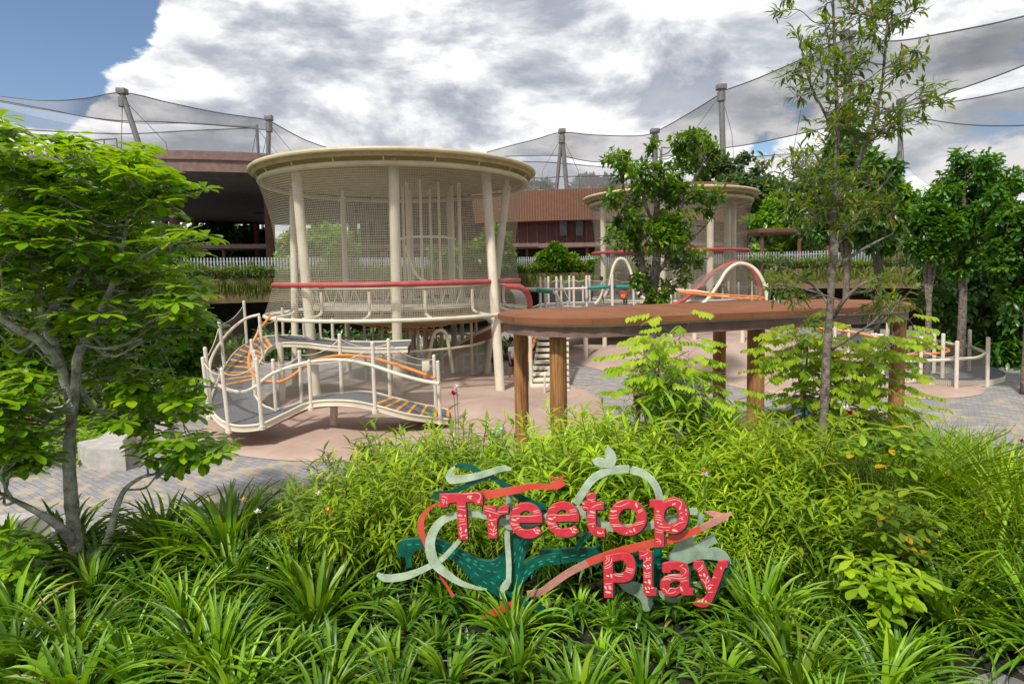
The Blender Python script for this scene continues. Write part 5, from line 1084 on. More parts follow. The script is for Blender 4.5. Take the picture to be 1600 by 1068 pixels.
def scatter(b, tpl, pos, dirs, ups, L, leaf_val, wf=1.0, mi=0):
    V0, F0 = tpl; pos, dirs, ups = (np.asarray(a, float) for a in (pos, dirs, ups)); n = len(pos)
    if n == 0: return
    dirs = dirs/(np.linalg.norm(dirs, axis=1, keepdims=True)+1e-9); x = np.cross(dirs, ups); x /= np.linalg.norm(x, axis=1, keepdims=True)+1e-9; z = np.cross(x, dirs)
    L = np.broadcast_to(np.asarray(L, float), (n,)); wf = np.broadcast_to(np.asarray(wf, float), (n,))
    V = pos[:, None]+L[:, None, None]*(V0[None, :, 0:1]*wf[:, None, None]*x[:, None]+V0[None, :, 1:2]*dirs[:, None]+V0[None, :, 2:3]*z[:, None])
    k = len(V0); F = (F0[None]+(np.arange(n)*k)[:, None, None]).reshape(-1, 4)
    a = np.zeros((n, k, 3)); a[:, :, 2] = np.asarray(leaf_val)[:, None]; b.add(V.reshape(-1, 3), F, mi, a.reshape(-1, 3))
def sph(n, r=rng):
    v = r.normal(size=(n, 3)); return v/np.linalg.norm(v, axis=1, keepdims=True)
def rn(n, lo=0, hi=1): return rng.uniform(lo, hi, n)

# ---------------------------------------------------------------- strap leaved clumps
def strap_mesh(n, L0, L1, w0, seed, upright=0.5):
    r = np.random.default_rng(seed); b = MB(); K = 9
    az = r.uniform(0, 2*math.pi, n); f = (np.arange(n)+r.random(n))/n     # 0 = innermost
    el = R(88)-f**.8*R(88-22)*(1.1-upright*.5)+r.normal(size=n)*.08; L = L0+(L1-L0)*np.clip(.35+.8*np.sin(f*2.3), 0, 1)*r.uniform(.8, 1.1, n); cur = (.75+.7*f)*r.uniform(.5, 1.3, n)
    p = np.zeros((n, K, 3)); p[:, 0] = np.stack([.04*np.cos(az), .04*np.sin(az), r.uniform(0, .12, n)*(1-f)], -1); e = el.copy(); az2 = az.copy(); tw = r.normal(size=n)*.05
    W = w0*r.uniform(.75, 1.2, n)
    for k in range(1, K):
        ds = L/(K-1); d_ = np.stack([np.cos(e)*np.cos(az2), np.cos(e)*np.sin(az2), np.sin(e)], -1); p[:, k] = p[:, k-1]+d_*ds[:, None]; e = e-cur/(K-1)*(k/K+.35)*1.6; az2 = az2+tw
    t = np.linspace(0, 1, K); wp = np.interp(t, [0, .12, .35, .7, .9, 1], [.55, .8, 1, .72, .32, .02])
    side = np.stack([-np.sin(az), np.cos(az), az*0], -1)
    V = np.stack([p-side[:, None]*(W[:, None]*wp)[:, :, None]+[0, 0, .006], p, p+side[:, None]*(W[:, None]*wp)[:, :, None]+[0, 0, .006]], 2)
    V[:, :, 0, 2] += (W[:, None]*wp)*.45; V[:, :, 2, 2] += (W[:, None]*wp)*.45
    V = V.reshape(n, -1, 3); i = np.arange(K-1)[:, None]*3; F0 = np.concatenate([np.stack([i, i+1, i+4, i+3], -1), np.stack([i+1, i+2, i+5, i+4], -1)]).reshape(-1, 4)
    F = (F0[None]+(np.arange(n)*K*3)[:, None, None]).reshape(-1, 4); a = np.zeros((n, K*3, 3)); a[:, :, 2] = (r.random(n)*.8*(.35+.65*(1-f))+.1)[:, None]  # inner blades lighter than outer ones on average
    dead = (r.random(n) < .04) & (f > .6); a[dead, :, 2] = 1.0; b.add(V.reshape(-1, 3), F, 0, a.reshape(-1, 3)); return b
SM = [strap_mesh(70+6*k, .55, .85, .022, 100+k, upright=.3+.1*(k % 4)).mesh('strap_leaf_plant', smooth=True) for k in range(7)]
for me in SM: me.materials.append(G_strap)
SMW = [strap_mesh(34+4*k, .38, .62, .026, 200+k, upright=.8).mesh('broad_strap_plant', smooth=True) for k in range(4)]
for me in SMW: me.materials.append(G_strap)
TM = [strap_mesh(120, .8, 1.15, .0095, 260+k, upright=.9).mesh('thin_blade_plant', smooth=True) for k in range(4)]
for me in TM: me.materials.append(G_lance)
def plant_obj(name, me, x, y, s_, label, cat, group, z=None, tilt=.12):
    o = bpy.data.objects.new(name, me); COL.objects.link(o); o.location = (x, y, (float(gz(x, y)) if z is None else z)-.01); o.rotation_euler = (random.uniform(-tilt, tilt), random.uniform(-tilt, tilt), random.uniform(0, 6.28)); o.scale = (s_, s_, s_*random.uniform(.9, 1.15)); tag(o, label, cat, group); return o
# the ones you can single out
def at_bed(px, py, zz=.62): p = at_z(px, py, zz); return p[0], p[1]
big = [((490, 985), 1.12, 0, 'largest radiating dark green strap leaf clump, left of the sign in the foreground'),
       ((800, 1010), .72, 2, 'strap leaf clump directly under the sign by the pale green post'),
       ((1390, 935), 1.05, 3, 'strap leaf clump with long blades arching over the flagstones at lower right'),
       ((110, 1040), .95, 1, 'strap leaf clump in the lower left corner'),
       ((1190, 1000), .95, 4, 'strap leaf clump just right of the word Play'),
       ((370, 830), .8, 5, 'strap leaf clump beside the paving edge right of the left tree'),
       ((1560, 965), 1.1, 6, 'strap leaf clump at the right edge above the flagstones')]
taken = []
for (pp, s_, k, lab) in big:
    x, y = at_bed(*pp); plant_obj('strap_leaf_plant', SM[k], x, y, s_, lab, 'plant', 'strap leaf plants in the near bed'); taken.append((x, y))
def zone(x, y):
    p = proj((x, y, .9))[0]
    return p
def strap_label(px, y):
    col = np.searchsorted([120, 250, 380, 520, 640, 760, 880, 1000, 1150, 1280, 1420, 1530], px)
    c_ = ['at the left edge', 'under the left tree trunk', 'right of the left tree trunk', 'left of the biggest clump', 'right of the biggest clump', 'below the long pale ribbon tail', 'below the pale stem of the sign', 'left of the letter P', 'below the word Play', 'right of the word Play', 'near the slender trunk', 'by the flagstones', 'at the right edge'][col]
    rw = 'nearest' if y < 4.1 else 'second row' if y < 4.5 else 'third row' if y < 4.9 else 'fourth row' if y < 5.4 else 'rear' if y < 6.3 else 'farthest'
    return '%s strap leaf plant %s' % (rw, c_)
def shrub_label(px, y):
    col = np.searchsorted([560, 640, 720, 800, 880, 960, 1040, 1120, 1200, 1290, 1380, 1470, 1560], px)
    c_ = ['at the left end of the mass', 'left of the sign', 'behind the long pale ribbon loop', 'behind the letter T', 'below the first pergola column', 'behind the middle of the sign', 'behind the pale hoop', 'right of the pale hoop', 'between the sign and slender tree', 'left of the slender trunk', 'right of the slender trunk', 'below the last pergola column', 'before the paving at right', 'at the right edge'][col]
    rw = 'front' if y < 6.0 else 'second row' if y < 6.6 else 'middle' if y < 7.2 else 'fourth row' if y < 7.9 else 'rearmost'
    return '%s light green shrub %s' % (rw, c_)
cnt = 0
for row, (y0, n_) in enumerate([(3.45, 13), (3.85, 15), (4.25, 17), (4.65, 18), (5.05, 18), (5.5, 15), (6.0, 15), (6.5, 15), (6.95, 15), (7.4, 14)]):
    for q in range(n_):
        hw = y0*.92; x = -hw+2*hw*(q+.5)/n_+random.uniform(-.12, .12); y = y0+random.uniform(-.16, .16)
        if y > bededge(x)-.2: continue
        p = proj((x, y, .62)); 
        sx = at_y(0, 0, 5)[0]
        if y > 4.78 and y < 5.3 and 575 < p[0] < 1160: continue
        if y > 5.2 and p[0] > 520 and p[0] < 1330: continue
        if y > 6.2 and p[0] > 520: continue
        if x > 2.8 and y < 4.5: continue
        if min([math.hypot(x-a, y-c_) for a, c_ in taken]+[9]) < .3: continue
        small = 560 < p[0] < 1170
        s_ = random.uniform(.62, .8) if small else random.uniform(.72, 1.0)
        if y < 3.9 : s_ *= .75
        if y > 5.7 and p[0] < 450: s_ *= 1.3
        if small and y > 4.4: s_ *= .8
        mesh_ = SMW[random.randrange(4)] if (small or p[0] < 250 or random.random() < .25) else SM[random.randrange(7)]
        plant_obj('strap_leaf_plant', mesh_, x, y, s_, strap_label(p[0], y), 'plant', ('strap leaf plants left of the sign' if p[0] < 590 else 'strap leaf plants below the sign' if p[0] < 1150 else 'strap leaf plants right of the sign')); taken.append((x, y)); cnt += 1

for q, (px, py, s_) in enumerate([(590, 960, .62), (640, 985, .6), (690, 955, .55), (745, 975, .6), (860, 985, .62), (905, 965, .58), (955, 985, .6), (1005, 985, .55), (1055, 975, .6), (1105, 965, .6), (1150, 950, .62), (720, 925, .45), (870, 930, .45), (1080, 935, .42)]):
    x, y = at_bed(px, py); plant_obj('strap_leaf_plant', SMW[q % 4], x, y, s_, 'small strap leaf tuft at the foot of the sign', 'plant', 'small strap tufts along the foot of the sign')
# ---------------------------------------------------------------- lance leaved shrubs
def lance_mesh(ns, seed, H=1.2, rad=.38, L=.15, nl=46, mi2=True):
    r = np.random.default_rng(seed); b = MB(); pos = []; d_ = []; rn_ = []
    for s_ in range(ns):
        a = r.uniform(0, 6.28); rr = rad*math.sqrt(r.random()); base = np.array([rr*math.cos(a)*.6, rr*math.sin(a)*.6, 0]); h = H*r.uniform(.62, 1.05)
        lean = np.array([math.cos(a)*rr*1.0, math.sin(a)*rr*1.0, 0])+np.append(r.normal(size=2)*.07, 0); t = np.linspace(0, 1, 7)
        P_ = base+t[:, None]*np.array([0, 0, h])+(t**1.8)[:, None]*lean*1.1
        b.tube(P_, np.linspace(.007, .0025, 7), 4, 1, cap=False)
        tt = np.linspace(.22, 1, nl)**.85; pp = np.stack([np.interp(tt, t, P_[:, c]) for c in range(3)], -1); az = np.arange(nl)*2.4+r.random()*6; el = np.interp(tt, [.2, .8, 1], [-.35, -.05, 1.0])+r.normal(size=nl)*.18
        pos.append(pp); d_.append(np.stack([np.cos(el)*np.cos(az), np.cos(el)*np.sin(az), np.sin(el)], -1)); v = np.clip(.15+.55*tt+r.normal(size=nl)*.16+r.normal()*.1, 0, .93); v[r.random(nl) < .012] = 1.0  # leaf tone lightens up the stem, plus random spread
        rn_.append(v)
    pos, d_, rn_ = np.vstack(pos), np.vstack(d_), np.concatenate(rn_)
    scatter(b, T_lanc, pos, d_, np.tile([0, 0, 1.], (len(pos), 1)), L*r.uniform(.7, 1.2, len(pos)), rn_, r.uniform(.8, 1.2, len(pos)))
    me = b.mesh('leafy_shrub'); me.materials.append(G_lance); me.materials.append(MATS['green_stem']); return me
mat('green_stem', (.10, .14, .04), .6, .1, 10.)
LM = [lance_mesh(15, 300+k) for k in range(6)]
for k in range(3):
    q_ = lance_mesh(11, 330+k, L=.21, nl=30); q_.materials[0] = G_mid; LM.append(q_)
for k in range(2): LM.append(lance_mesh(20, 340+k, L=.11, nl=56))
def topline(px):   # the outline of the shrub mass against the plaza, in the photograph
    return np.interp(px, [320, 400, 480, 540, 600, 660, 740, 800, 880, 960, 1060, 1180, 1280, 1400, 1480, 1560, 1640], [800, 765, 725, 690, 655, 640, 650, 655, 645, 640, 640, 650, 665, 655, 655, 690, 735])
nS = 0
for y0 in np.arange(5.45, 8.9, .36):
    for x in np.arange(-4.2, 7.6, .40):
        xx = x+random.uniform(-.15, .15); yy = y0+random.uniform(-.13, .13)
        if yy > bededge(xx)-.25: continue
        p = proj((xx, yy, 1.5)); 
        if p[0] < 330+max(0, (7.4-yy))*75+random.uniform(0, 50) or p[0] > 1640: continue
        if p[0] > 1400 and yy < 6.2 and random.random() < .7: continue
        # height so that the crown stays under the outline
        ty = topline(p[0]); ztop = at_y(p[0], ty, yy)[2]; g_ = float(gz(xx, yy)); h = min(ztop-g_, 1.55)*random.uniform(.86, 1.03)
        if yy < 5.9: h = min(h, 1.15)
        if 560 < p[0] < 1160 and yy < 5.66: continue
        sign_z = None
        if 560 < p[0] < 1160 and yy < 6.3: h = min(h, 1.25)
        if h < .35: continue
        h *= .86+.2*math.sin(2.1*xx+1.3*yy)*math.sin(1.7*yy-xx)
        if p[0] > 1370 and random.random() < .8:
            o = plant_obj('thin_blade_plant', TM[random.randrange(4)], xx, yy, 1, shrub_label(p[0], yy).replace('light green shrub', 'thin bladed grassy clump'), 'plant', 'thin bladed clumps of the right bed', tilt=.08); k_ = min(h, 1.15)/.85; o.scale = (k_*1.1, k_*1.1, k_); continue
        s_ = h/1.2; lab = shrub_label(p[0], yy)
        o = plant_obj('leafy_shrub', LM[random.randrange(11)], xx, yy, 1, lab, 'shrub', 'light green shrubs of the planting bed', tilt=.1)
        o.scale = (max(.8, s_)*1.05, max(.8, s_)*1.05, s_); nS += 1
print('shrubs', nS, 'straps', cnt)
# low dark-toned filler hides bare soil and paints the gaps between plants as shaded
b = MB(); n = 15000; x = rn(n, -8, 10); y = rn(n, 3.0, 9.0); k_ = (y < bededge(x)-.15) & ~((x > 2.6) & (y < 4.85)); x, y = x[k_], y[k_]; z = gz(x, y)+rn(len(x), .0, .22); az = rn(len(x), 0, 6.28); el = rng.normal(size=len(x))*.5+.3
scatter(b, T_lanc, np.stack([x, y, z], -1), np.stack([np.cos(el)*np.cos(az), np.cos(el)*np.sin(az), np.sin(el)], -1), np.tile([0, 0, 1.], (len(x), 1)), rn(len(x), .12, .26), rn(len(x), 0, .6)*rn(len(x)), 1.1)
tag(b.build('ground_cover', G_mid, sharp=False), 'low leafy undergrowth between the plants of the bed', 'ground cover', kind='stuff')

# ---------------------------------------------------------------- trees
def tree(name, base, trunk, clusters, leaf, m_leaf, m_bark, label, cat='tree', group=None, n_tw=5, per=7, tw=.28, mode='rosette', br=.022, flat=.5, start=None, yellow=0, upb=.25, curve=.3, seed=1, twr=.006):
    """trunk: list of (points, radii); clusters: (pos, radius) -> a limb from the nearest lower trunk point, twigs and leaves"""
    r = np.random.default_rng(seed); t_ = empty(name, base, label, cat, group); b = MB(); nodes = []
    for P_, rd in trunk:
        C_ = cr_spline(P_, 6); rr = np.interp(np.linspace(0, 1, len(C_)), np.linspace(0, 1, len(rd)), rd); rr = rr*(1+.06*r.normal(size=len(rr))); b.tube(C_, rr, 10); nodes += [(c_, q) for c_, q in zip(C_[2:], rr[2:])]
    NP = np.array([q[0] for q in nodes]); NR = np.array([q[1] for q in nodes]); pos, dr, up, rv = [], [], [], []
    for (c_, rad) in clusters:
        c_ = np.array(c_, float); d_ = np.linalg.norm(NP-c_, axis=1)+1.2*np.maximum(NP[:, 2]-c_[2]+.1, 0)*2; k = np.argmin(d_*(1+.15*r.random(len(d_)))); s0 = NP[k]; v = c_-s0; L_ = np.linalg.norm(v)
        m1 = s0+v*.35+np.array([0, 0, -L_*.10*curve/.3])+r.normal(size=3)*L_*.05; m2 = s0+v*.72+r.normal(size=3)*L_*.05
        r0 = min(NR[k]*.7, br*(.6+L_*.5)); Pb = cr_spline([s0, m1, m2, c_], 4); b.tube(Pb, np.linspace(r0, twr*1.3, len(Pb)), 6)
        for q in range(n_tw):
            off = sph(1, r)[0]*np.array([1, 1, flat])*rad*r.uniform(.35, 1.0); e_ = c_+off; s1 = Pb[r.integers(len(Pb)*2//3, len(Pb))]; Pt = cr_spline([s1, (s1+e_)/2+r.normal(size=3)*.03+[0, 0, -.03], e_], 3); b.tube(Pt, np.linspace(twr, twr*.5, len(Pt)), 4, cap=False)
            if mode == 'rosette':
                n_ = per+r.integers(-1, 2); az = np.arange(n_)*2*math.pi/n_+r.random()*6; el = r.normal(size=n_)*.2+.12; pos.append(np.tile(e_, (n_, 1))); dr.append(np.stack([np.cos(el)*np.cos(az), np.cos(el)*np.sin(az), np.sin(el)], -1)); up.append(np.tile([0, 0, 1.], (n_, 1)))
            elif mode == 'along':
                n_ = per; f_ = np.linspace(.3, 1, n_)[:, None]; pp = s1+(e_-s1)*f_; d0 = (e_-s1)/(np.linalg.norm(e_-s1)+1e-6); dd = d0+sph(n_, r)*.9+[0, 0, .15]; pos.append(pp); dr.append(dd); up.append(np.tile([0, 0, 1.], (n_, 1))+sph(n_, r)*.4)
            elif mode == 'pinnate':
                n_ = per*2; f_ = np.repeat(np.linspace(0, 1, per), 2)[:, None]; h_ = off*[1, 1, 0]; h_ /= np.linalg.norm(h_)+1e-6; d0 = h_+[0, 0, -.18]; sd_ = np.cross(d0, [0, 0, 1.]); sd_ /= np.linalg.norm(sd_)+1e-6; sg = np.tile([1, -1], per)[:, None]; pos.append(e_+d0*f_*tw+[0, 0, 0]); dr.append(sg*sd_*.8+d0*.35+[0, 0, -.42]); up.append(np.tile([0, 0, 1.], (n_, 1)))
            else:
                n_ = per; pp = e_+sph(n_, r)*rad*.35; pos.append(pp); dr.append(sph(n_, r)+off/(np.linalg.norm(off)+1e-6)*.6+[0, 0, upb-.3]); up.append(np.tile([0, 0, 1.], (n_, 1))+sph(n_, r)*.5)
            cv = r.normal()*.13+(.35+.3*off[2]/(rad*flat+1e-6)); rv.append(np.clip(cv+r.normal(size=len(pos[-1]))*.12, 0, .8)+(r.random(len(pos[-1])) < yellow)*1.0)  # leaf tone lightens towards the top of its cluster, plus random spread
    pos, dr, up, rv = np.vstack(pos), np.vstack(dr), np.vstack(up), np.clip(np.concatenate(rv), 0, 1)
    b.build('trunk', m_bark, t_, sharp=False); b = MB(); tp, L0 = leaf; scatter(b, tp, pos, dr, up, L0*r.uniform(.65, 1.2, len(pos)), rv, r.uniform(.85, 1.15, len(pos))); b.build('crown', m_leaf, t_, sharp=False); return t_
def in_poly(poly, n, dmin, dmax, seed=0):
    poly = np.array(poly, float); lo, hi = poly.min(0), poly.max(0); o = []; r = np.random.default_rng(seed)
    while len(o) < n:
        p = lo+(hi-lo)*r.random(2)
        if inside(p, [poly]): o.append(at_y(p[0], p[1], r.uniform(dmin, dmax)))
    return o

# left tree (rosettes of large spoon shaped leaves, lichen covered trunk)
YB = 6.1
def L6(*q, y=YB): return [at_y(a, c_, y+(d_[0] if d_ else 0)) for a, c_, *d_ in q]
tb = at_y(135, 925, YB); tb[2] = .5
trunk = [([tb]+L6((118, 850), (110, 760), (108, 700), (112, 640), (100, 590), (88, 545)), [.085, .07, .062, .057, .05, .047, .042]),
         (L6((112, 650), (118, 600), (122, 555), (140, 520), (160, 480, -.1), (178, 440, -.2), (188, 400, -.2), (200, 340, -.3), (205, 270, -.3)), [.052, .048, .044, .04, .035, .028, .02, .014, .008]),
         (L6((88, 548), (72, 505, .1), (60, 450, .2), (52, 390, .3), (58, 320, .3), (50, 250, .3)), [.05, .045, .04, .03, .02, .01]),
         (L6((95, 570), (60, 530, -.2), (20, 510, -.4), (-30, 470, -.5)), [.055, .045, .035, .02]),
         (L6((70, 500), (100, 460, .3), (125, 420, .5), (140, 370, .5)), [.04, .03, .022, .012]),
         (L6((118, 850), (90, 820, -.2), (50, 795, -.3), (0, 770, -.4)), [.05, .04, .03, .015]),
         (L6((135, 880), (165, 850, -.1), (180, 800, -.1), (195, 765, 0), (222, 745, .1), (255, 735, .2), (300, 700, .2)), [.05, .04, .032, .025, .018, .012, .007]),
         (L6((120, 600), (150, 640, .2), (200, 650, .3), (250, 655, .4), (300, 630, .5)), [.03, .022, .016, .012, .007])]
cl = [(p, .32) for p in in_poly([(-90, 195), (20, 195), (70, 225), (140, 245), (215, 238), (262, 280), (305, 305), (250, 330), (318, 372), (335, 388), (270, 420), (240, 400), (150, 430), (0, 420), (-90, 430)], 120, 5.1, 7.6, 3)]
cl += [(p, .30) for p in in_poly([(-90, 420), (180, 410), (290, 420), (300, 470), (312, 505), (250, 520), (180, 500), (60, 470), (-90, 520)], 46, 5.3, 7.6, 4)]
cl += [(p, .26) for p in in_poly([(-80, 560), (60, 600), (60, 740), (-80, 740)], 26, 5.0, 6.4, 5)]+[(p, .26) for p in in_poly([(170, 560), (300, 610), (310, 655), (200, 660), (150, 620)], 16, 5.8, 7, 6)]+[(p, .26) for p in in_poly([(20, 500), (150, 480), (300, 540), (250, 600), (60, 620)], 14, 6.0, 7.4, 8)]+[(p, .22) for p in in_poly([(190, 690), (330, 690), (335, 712), (240, 760), (190, 740)], 7, 5.9, 6.6, 7)]
cl += [(at_y(0, 205, 5.4), .2), (at_y(108, 222, 6), .2), (at_y(30, 880, 5.6), .25), (at_y(5, 850, 5.4), .25)]
tree('spreading_tree', (tb[0], tb[1], .5), trunk, cl, (T_obov, .185), G_left, bark_l, 'left foreground tree with rosettes of spoon shaped bright leaves and lichen spotted trunk', n_tw=7, per=8, flat=.6, br=.015, yellow=.004, seed=11)

# right slender tree
YS = 7.4
tb = at_y(1280, 770, YS); tb[2] = .35
def S6(*q): return [at_y(a, c_, YS+(d_[0] if d_ else 0)) for a, c_, *d_ in q]
trunk = [([tb]+S6((1281, 720), (1287, 650), (1291, 560), (1297, 480), (1301, 400), (1303, 300), (1308, 220), (1306, 120), (1302, 20), (1300, -80)), [.06, .055, .052, .047, .043, .038, .032, .026, .02, .014, .009]),
         (S6((1303, 330), (1318, 290, .2), (1340, 255, .3), (1362, 200, .3), (1378, 130, .3), (1386, 40, .3), (1392, -40, .3)), [.035, .03, .026, .022, .018, .013, .008]),
         (S6((1302, 495), (1318, 470, -.2), (1345, 445, -.3), (1378, 432, -.4)), [.03, .024, .016, .01]),
         (S6((1300, 545), (1325, 530, -.2), (1355, 510, -.4)), [.022, .016, .01]),
         (S6((1300, 420), (1330, 400, .1), (1365, 380, .2), (1395, 365, .3)), [.025, .02, .014, .008]),
         (S6((1302, 410), (1312, 370), (1345, 330, .2), (1370, 300, .3), (1400, 265, .4)), [.03, .024, .018, .012, .008]),
         (S6((1297, 480), (1280, 455, .1), (1255, 435, .2), (1225, 418, .2), (1195, 412, .3)), [.02, .015, .012, .009, .006]),
         (S6((1303, 360), (1290, 330), (1275, 300, -.2), (1260, 275, -.2)), [.02, .015, .01, .006]),
         (S6((1308, 215), (1285, 170), (1262, 120), (1250, 60)), [.02, .015, .01, .006])]
cl = [(p, .20) for p in in_poly([(1225, -60), (1450, -60), (1480, 60), (1485, 140), (1420, 200), (1300, 215), (1225, 190), (1220, 90)], 84, 6.9, 8.0, 21)]
cl += [(p, .22) for p in in_poly([(1300, 120), (1440, 120), (1460, 180), (1400, 230), (1300, 240)], 14, 6.9, 8.0, 22)]
cl += [(p, .26) for p in in_poly([(1215, 230), (1290, 240), (1380, 270), (1400, 330), (1320, 360), (1230, 330), (1190, 270)], 40, 6.8, 7.9, 23)]
cl += [(p, .24) for p in in_poly([(1180, 395), (1240, 400), (1290, 470), (1260, 520), (1190, 500)], 8, 6.9, 7.6, 24)]+[(p, .24) for p in in_poly([(1350, 410), (1440, 430), (1460, 470), (1400, 500), (1350, 470)], 9, 6.9, 7.7, 25)]
tree('slender_tree', (tb[0], tb[1], .35), trunk, cl, (T_narrow, .12), G_slender, bark, 'tall slender tree with sparse leaves and thin grey trunk in the right foreground', mode='along', n_tw=6, per=5, flat=.9, br=.009, yellow=.035, curve=.15, seed=12, twr=.004)

# lime leaved young trees in front of the pergola
for (bx, by_, poly, n_, lab, sd_) in ((1020, 8.0, [(985, 545), (1010, 520), (1060, 515), (1090, 545), (1115, 590), (1125, 640), (1080, 670), (990, 660), (960, 640), (970, 590)], 40, 'young lime green leafy tree in front of the pergola gap', 31), (1250, 8.3, [(1222, 540), (1240, 520), (1290, 520), (1395, 515), (1415, 560), (1420, 640), (1400, 700), (1250, 690), (1222, 640)], 84, 'wide lime green tree with rows of oval leaflets behind the slender trunk', 32)):
    tb = at_y(bx, 700, by_); tb[2] = .1
    tr = [([tb, at_y(bx+5, 660, by_), at_y(bx+8, 600, by_), at_y(bx+12, 545, by_)], [.03, .025, .018, .01])]
    if sd_ == 32: tr.append(([at_y(bx+5, 670, by_), at_y(bx+50, 630, by_), at_y(bx+100, 580, by_-.2), at_y(bx+130, 545, by_-.3)], [.022, .018, .012, .007]))
    cl = [(p, .36) for p in in_poly(poly, int(n_*.75), by_-.6, by_+.5, sd_)]
    tree('lime_leaved_tree', (tb[0], tb[1], .1), tr, cl, (T_oval, .11), G_lime, bark, lab, mode='pinnate', n_tw=6, per=6, tw=.24, flat=1.1, br=.008, seed=sd_, twr=.003)
# dark green mango-like drooping leaves mixed in the middle shrub
tb = at_y(1075, 700, 7.7); tb[2] = .1
tree('drooping_shrub', (tb[0], tb[1], .1), [([tb, at_y(1078, 640, 7.7), at_y(1090, 585, 7.7)], [.025, .02, .01])], [(p, .22) for p in in_poly([(1040, 560), (1090, 560), (1130, 620), (1140, 680), (1090, 700), (1000, 670)], 15, 7.2, 8.1, 33)], (T_lanc, .24), G_mid, bark, 'darker shrub with long drooping leaves beside the young lime tree', 'shrub', mode='rosette', n_tw=4, per=7, flat=.6, seed=33, br=.008, twr=.003)

# bushy middle tree
YC = 16.2
tb = at_y(1014, 600, YC); tb[2] = 0
def C6(*q): return [at_y(a, c_, YC+(d_[0] if d_ else 0)) for a, c_, *d_ in q]
trunk = [([tb]+C6((1016, 478), (1022, 440), (1027, 390), (1026, 330), (1030, 270), (1034, 230)), [.17, .15, .13, .11, .08, .05, .02]), (C6((1018, 470), (1006, 430, .1), (1000, 400, .2), (985, 350, .3), (975, 300, .3), (965, 250, .3)), [.12, .09, .08, .06, .04, .02]),
         (C6((1027, 390), (1050, 350, -.2), (1075, 300, -.3), (1100, 250, -.3)), [.09, .07, .045, .02]), (C6((1024, 430), (1050, 400, .2), (1080, 375, .3), (1105, 350, .4)), [.07, .05, .035, .02]), (C6((1026, 360), (1008, 320, -.2), (1003, 300, -.2)), [.05, .04, .02])]
cl = [(p, .27) for p in in_poly([(938, 226), (968, 232), (990, 262), (1004, 250), (1003, 212), (1030, 206), (1042, 240), (1056, 212), (1090, 210), (1130, 226), (1118, 250), (1092, 272), (1085, 305), (1128, 305), (1105, 335), (1080, 335), (1068, 368), (1108, 385), (1098, 415), (1062, 440), (1046, 425), (1038, 380), (1012, 392), (1002, 408), (975, 400), (972, 380), (948, 372), (958, 330), (945, 310), (962, 285)], 84, YC-1.1, YC+1.0, 41)]
cl += [(p, .2) for p in in_poly([(985, 420), (1010, 425), (1000, 450), (985, 445)], 4, YC-.5, YC+.3, 42)]+[(p, .22) for p in in_poly([(1030, 420), (1070, 430), (1050, 470), (1025, 475)], 5, YC-.5, YC+.3, 43)]+[(at_y(1011, 478, YC-.2), .15)]
tree('bushy_tree', (tb[0], tb[1], 0), trunk, cl, (T_oval, .16), G_mid, bark, 'bushy bright green tree in the middle before the smaller play tower', n_tw=8, per=13, mode='free', flat=.8, br=.02, yellow=.02, seed=13)

# background broadleaf trees: own crown for each
def bgtree(px, y_, hpx, wpx, seed, leaf, m_, label, n_=60, L=.30, dens=1.0, ground=0, mode='free', name='background_tree', group='trees in the background', per=22, top=None, base=None, mb=None, squash=.85, ntw=8):
    r = np.random.default_rng(seed); x_ = at_y(px, 500, y_)[0]; zt = at_y(px, hpx, y_)[2]; w_ = wpx/FPX*y_/2; z0 = ground if base is None else at_y(px, base, y_)[2]
    zc = (zt+max(z0, ground+.5))/2; hh = (zt-max(z0, ground+.5))/2; cl = []
    while len(cl) < n_:
        v = r.normal(size=3); v /= np.linalg.norm(v); v *= r.uniform(.35, 1)**.6; sc_ = 1+.25*math.sin(seed+3*math.atan2(v[1], v[0])+2*v[2]); cl.append(((x_+v[0]*w_*.88*sc_, y_+v[1]*w_*squash, zc+v[2]*hh*.9), w_*.26))
    tr = [([[x_, y_, ground], [x_+.02*w_, y_, (ground+zc)/2], [x_-.03*w_, y_, zc], [x_, y_, zt-.4*hh]], [w_*.06+.05, w_*.05+.04, w_*.035+.02, .02]), ([[x_, y_, (ground+zc)/2], [x_-.3*w_, y_+.1, zc], [x_-.5*w_, y_+.1, zc+.4*hh]], [w_*.035+.02, .04, .02]), ([[x_, y_, (ground+zc)/2+.2], [x_+.3*w_, y_-.1, zc], [x_+.5*w_, y_-.1, zc+.4*hh]], [w_*.035+.02, .04, .02])]
    return tree(name, (x_, y_, ground), tr, cl, (leaf, L), m_, mb or bark, label, 'tree', group, n_tw=ntw, per=per, mode=mode, flat=.85, br=.03, seed=seed)
bgtree(1320, 25, 185, 140, 51, T_obov, G_dark, 'dark glossy broad leaved tree behind the slender trunk', n_=80, L=.34, base=405, name='dark_tree')
bgtree(1370, 27, 275, 110, 151, T_obov, G_mid, 'green tree filling in right of the darkest crown', n_=46, L=.34, base=400, name='dark_tree')
bgtree(1502, 20, 212, 140, 52, T_obov, G_right, 'tall leafy tree right of the slender tree, crown against the nets', n_=62, L=.24, base=440, name='leafy_tree')
bgtree(1605, 17, 300, 120, 53, T_obov, G_right, 'leafy tree cut by the right edge of the view', n_=64, L=.26, base=500, name='leafy_tree')
bgtree(1450, 19, 320, 80, 54, T_obov, G_right, 'lower leafy crown left of the tall right hand tree', n_=34, L=.22, base=420, name='leafy_tree')
bgtree(1560, 23, 380, 220, 55, T_obov, G_dark, 'dark foliage mass under the right hand trees', n_=90, L=.3, base=540, name='dark_tree')
bgtree(1235, 46, 300, 120, 56, T_quad, G_mid, 'rounded green tree right of the smaller tower roof', n_=60, L=.5, base=420, ground=3)
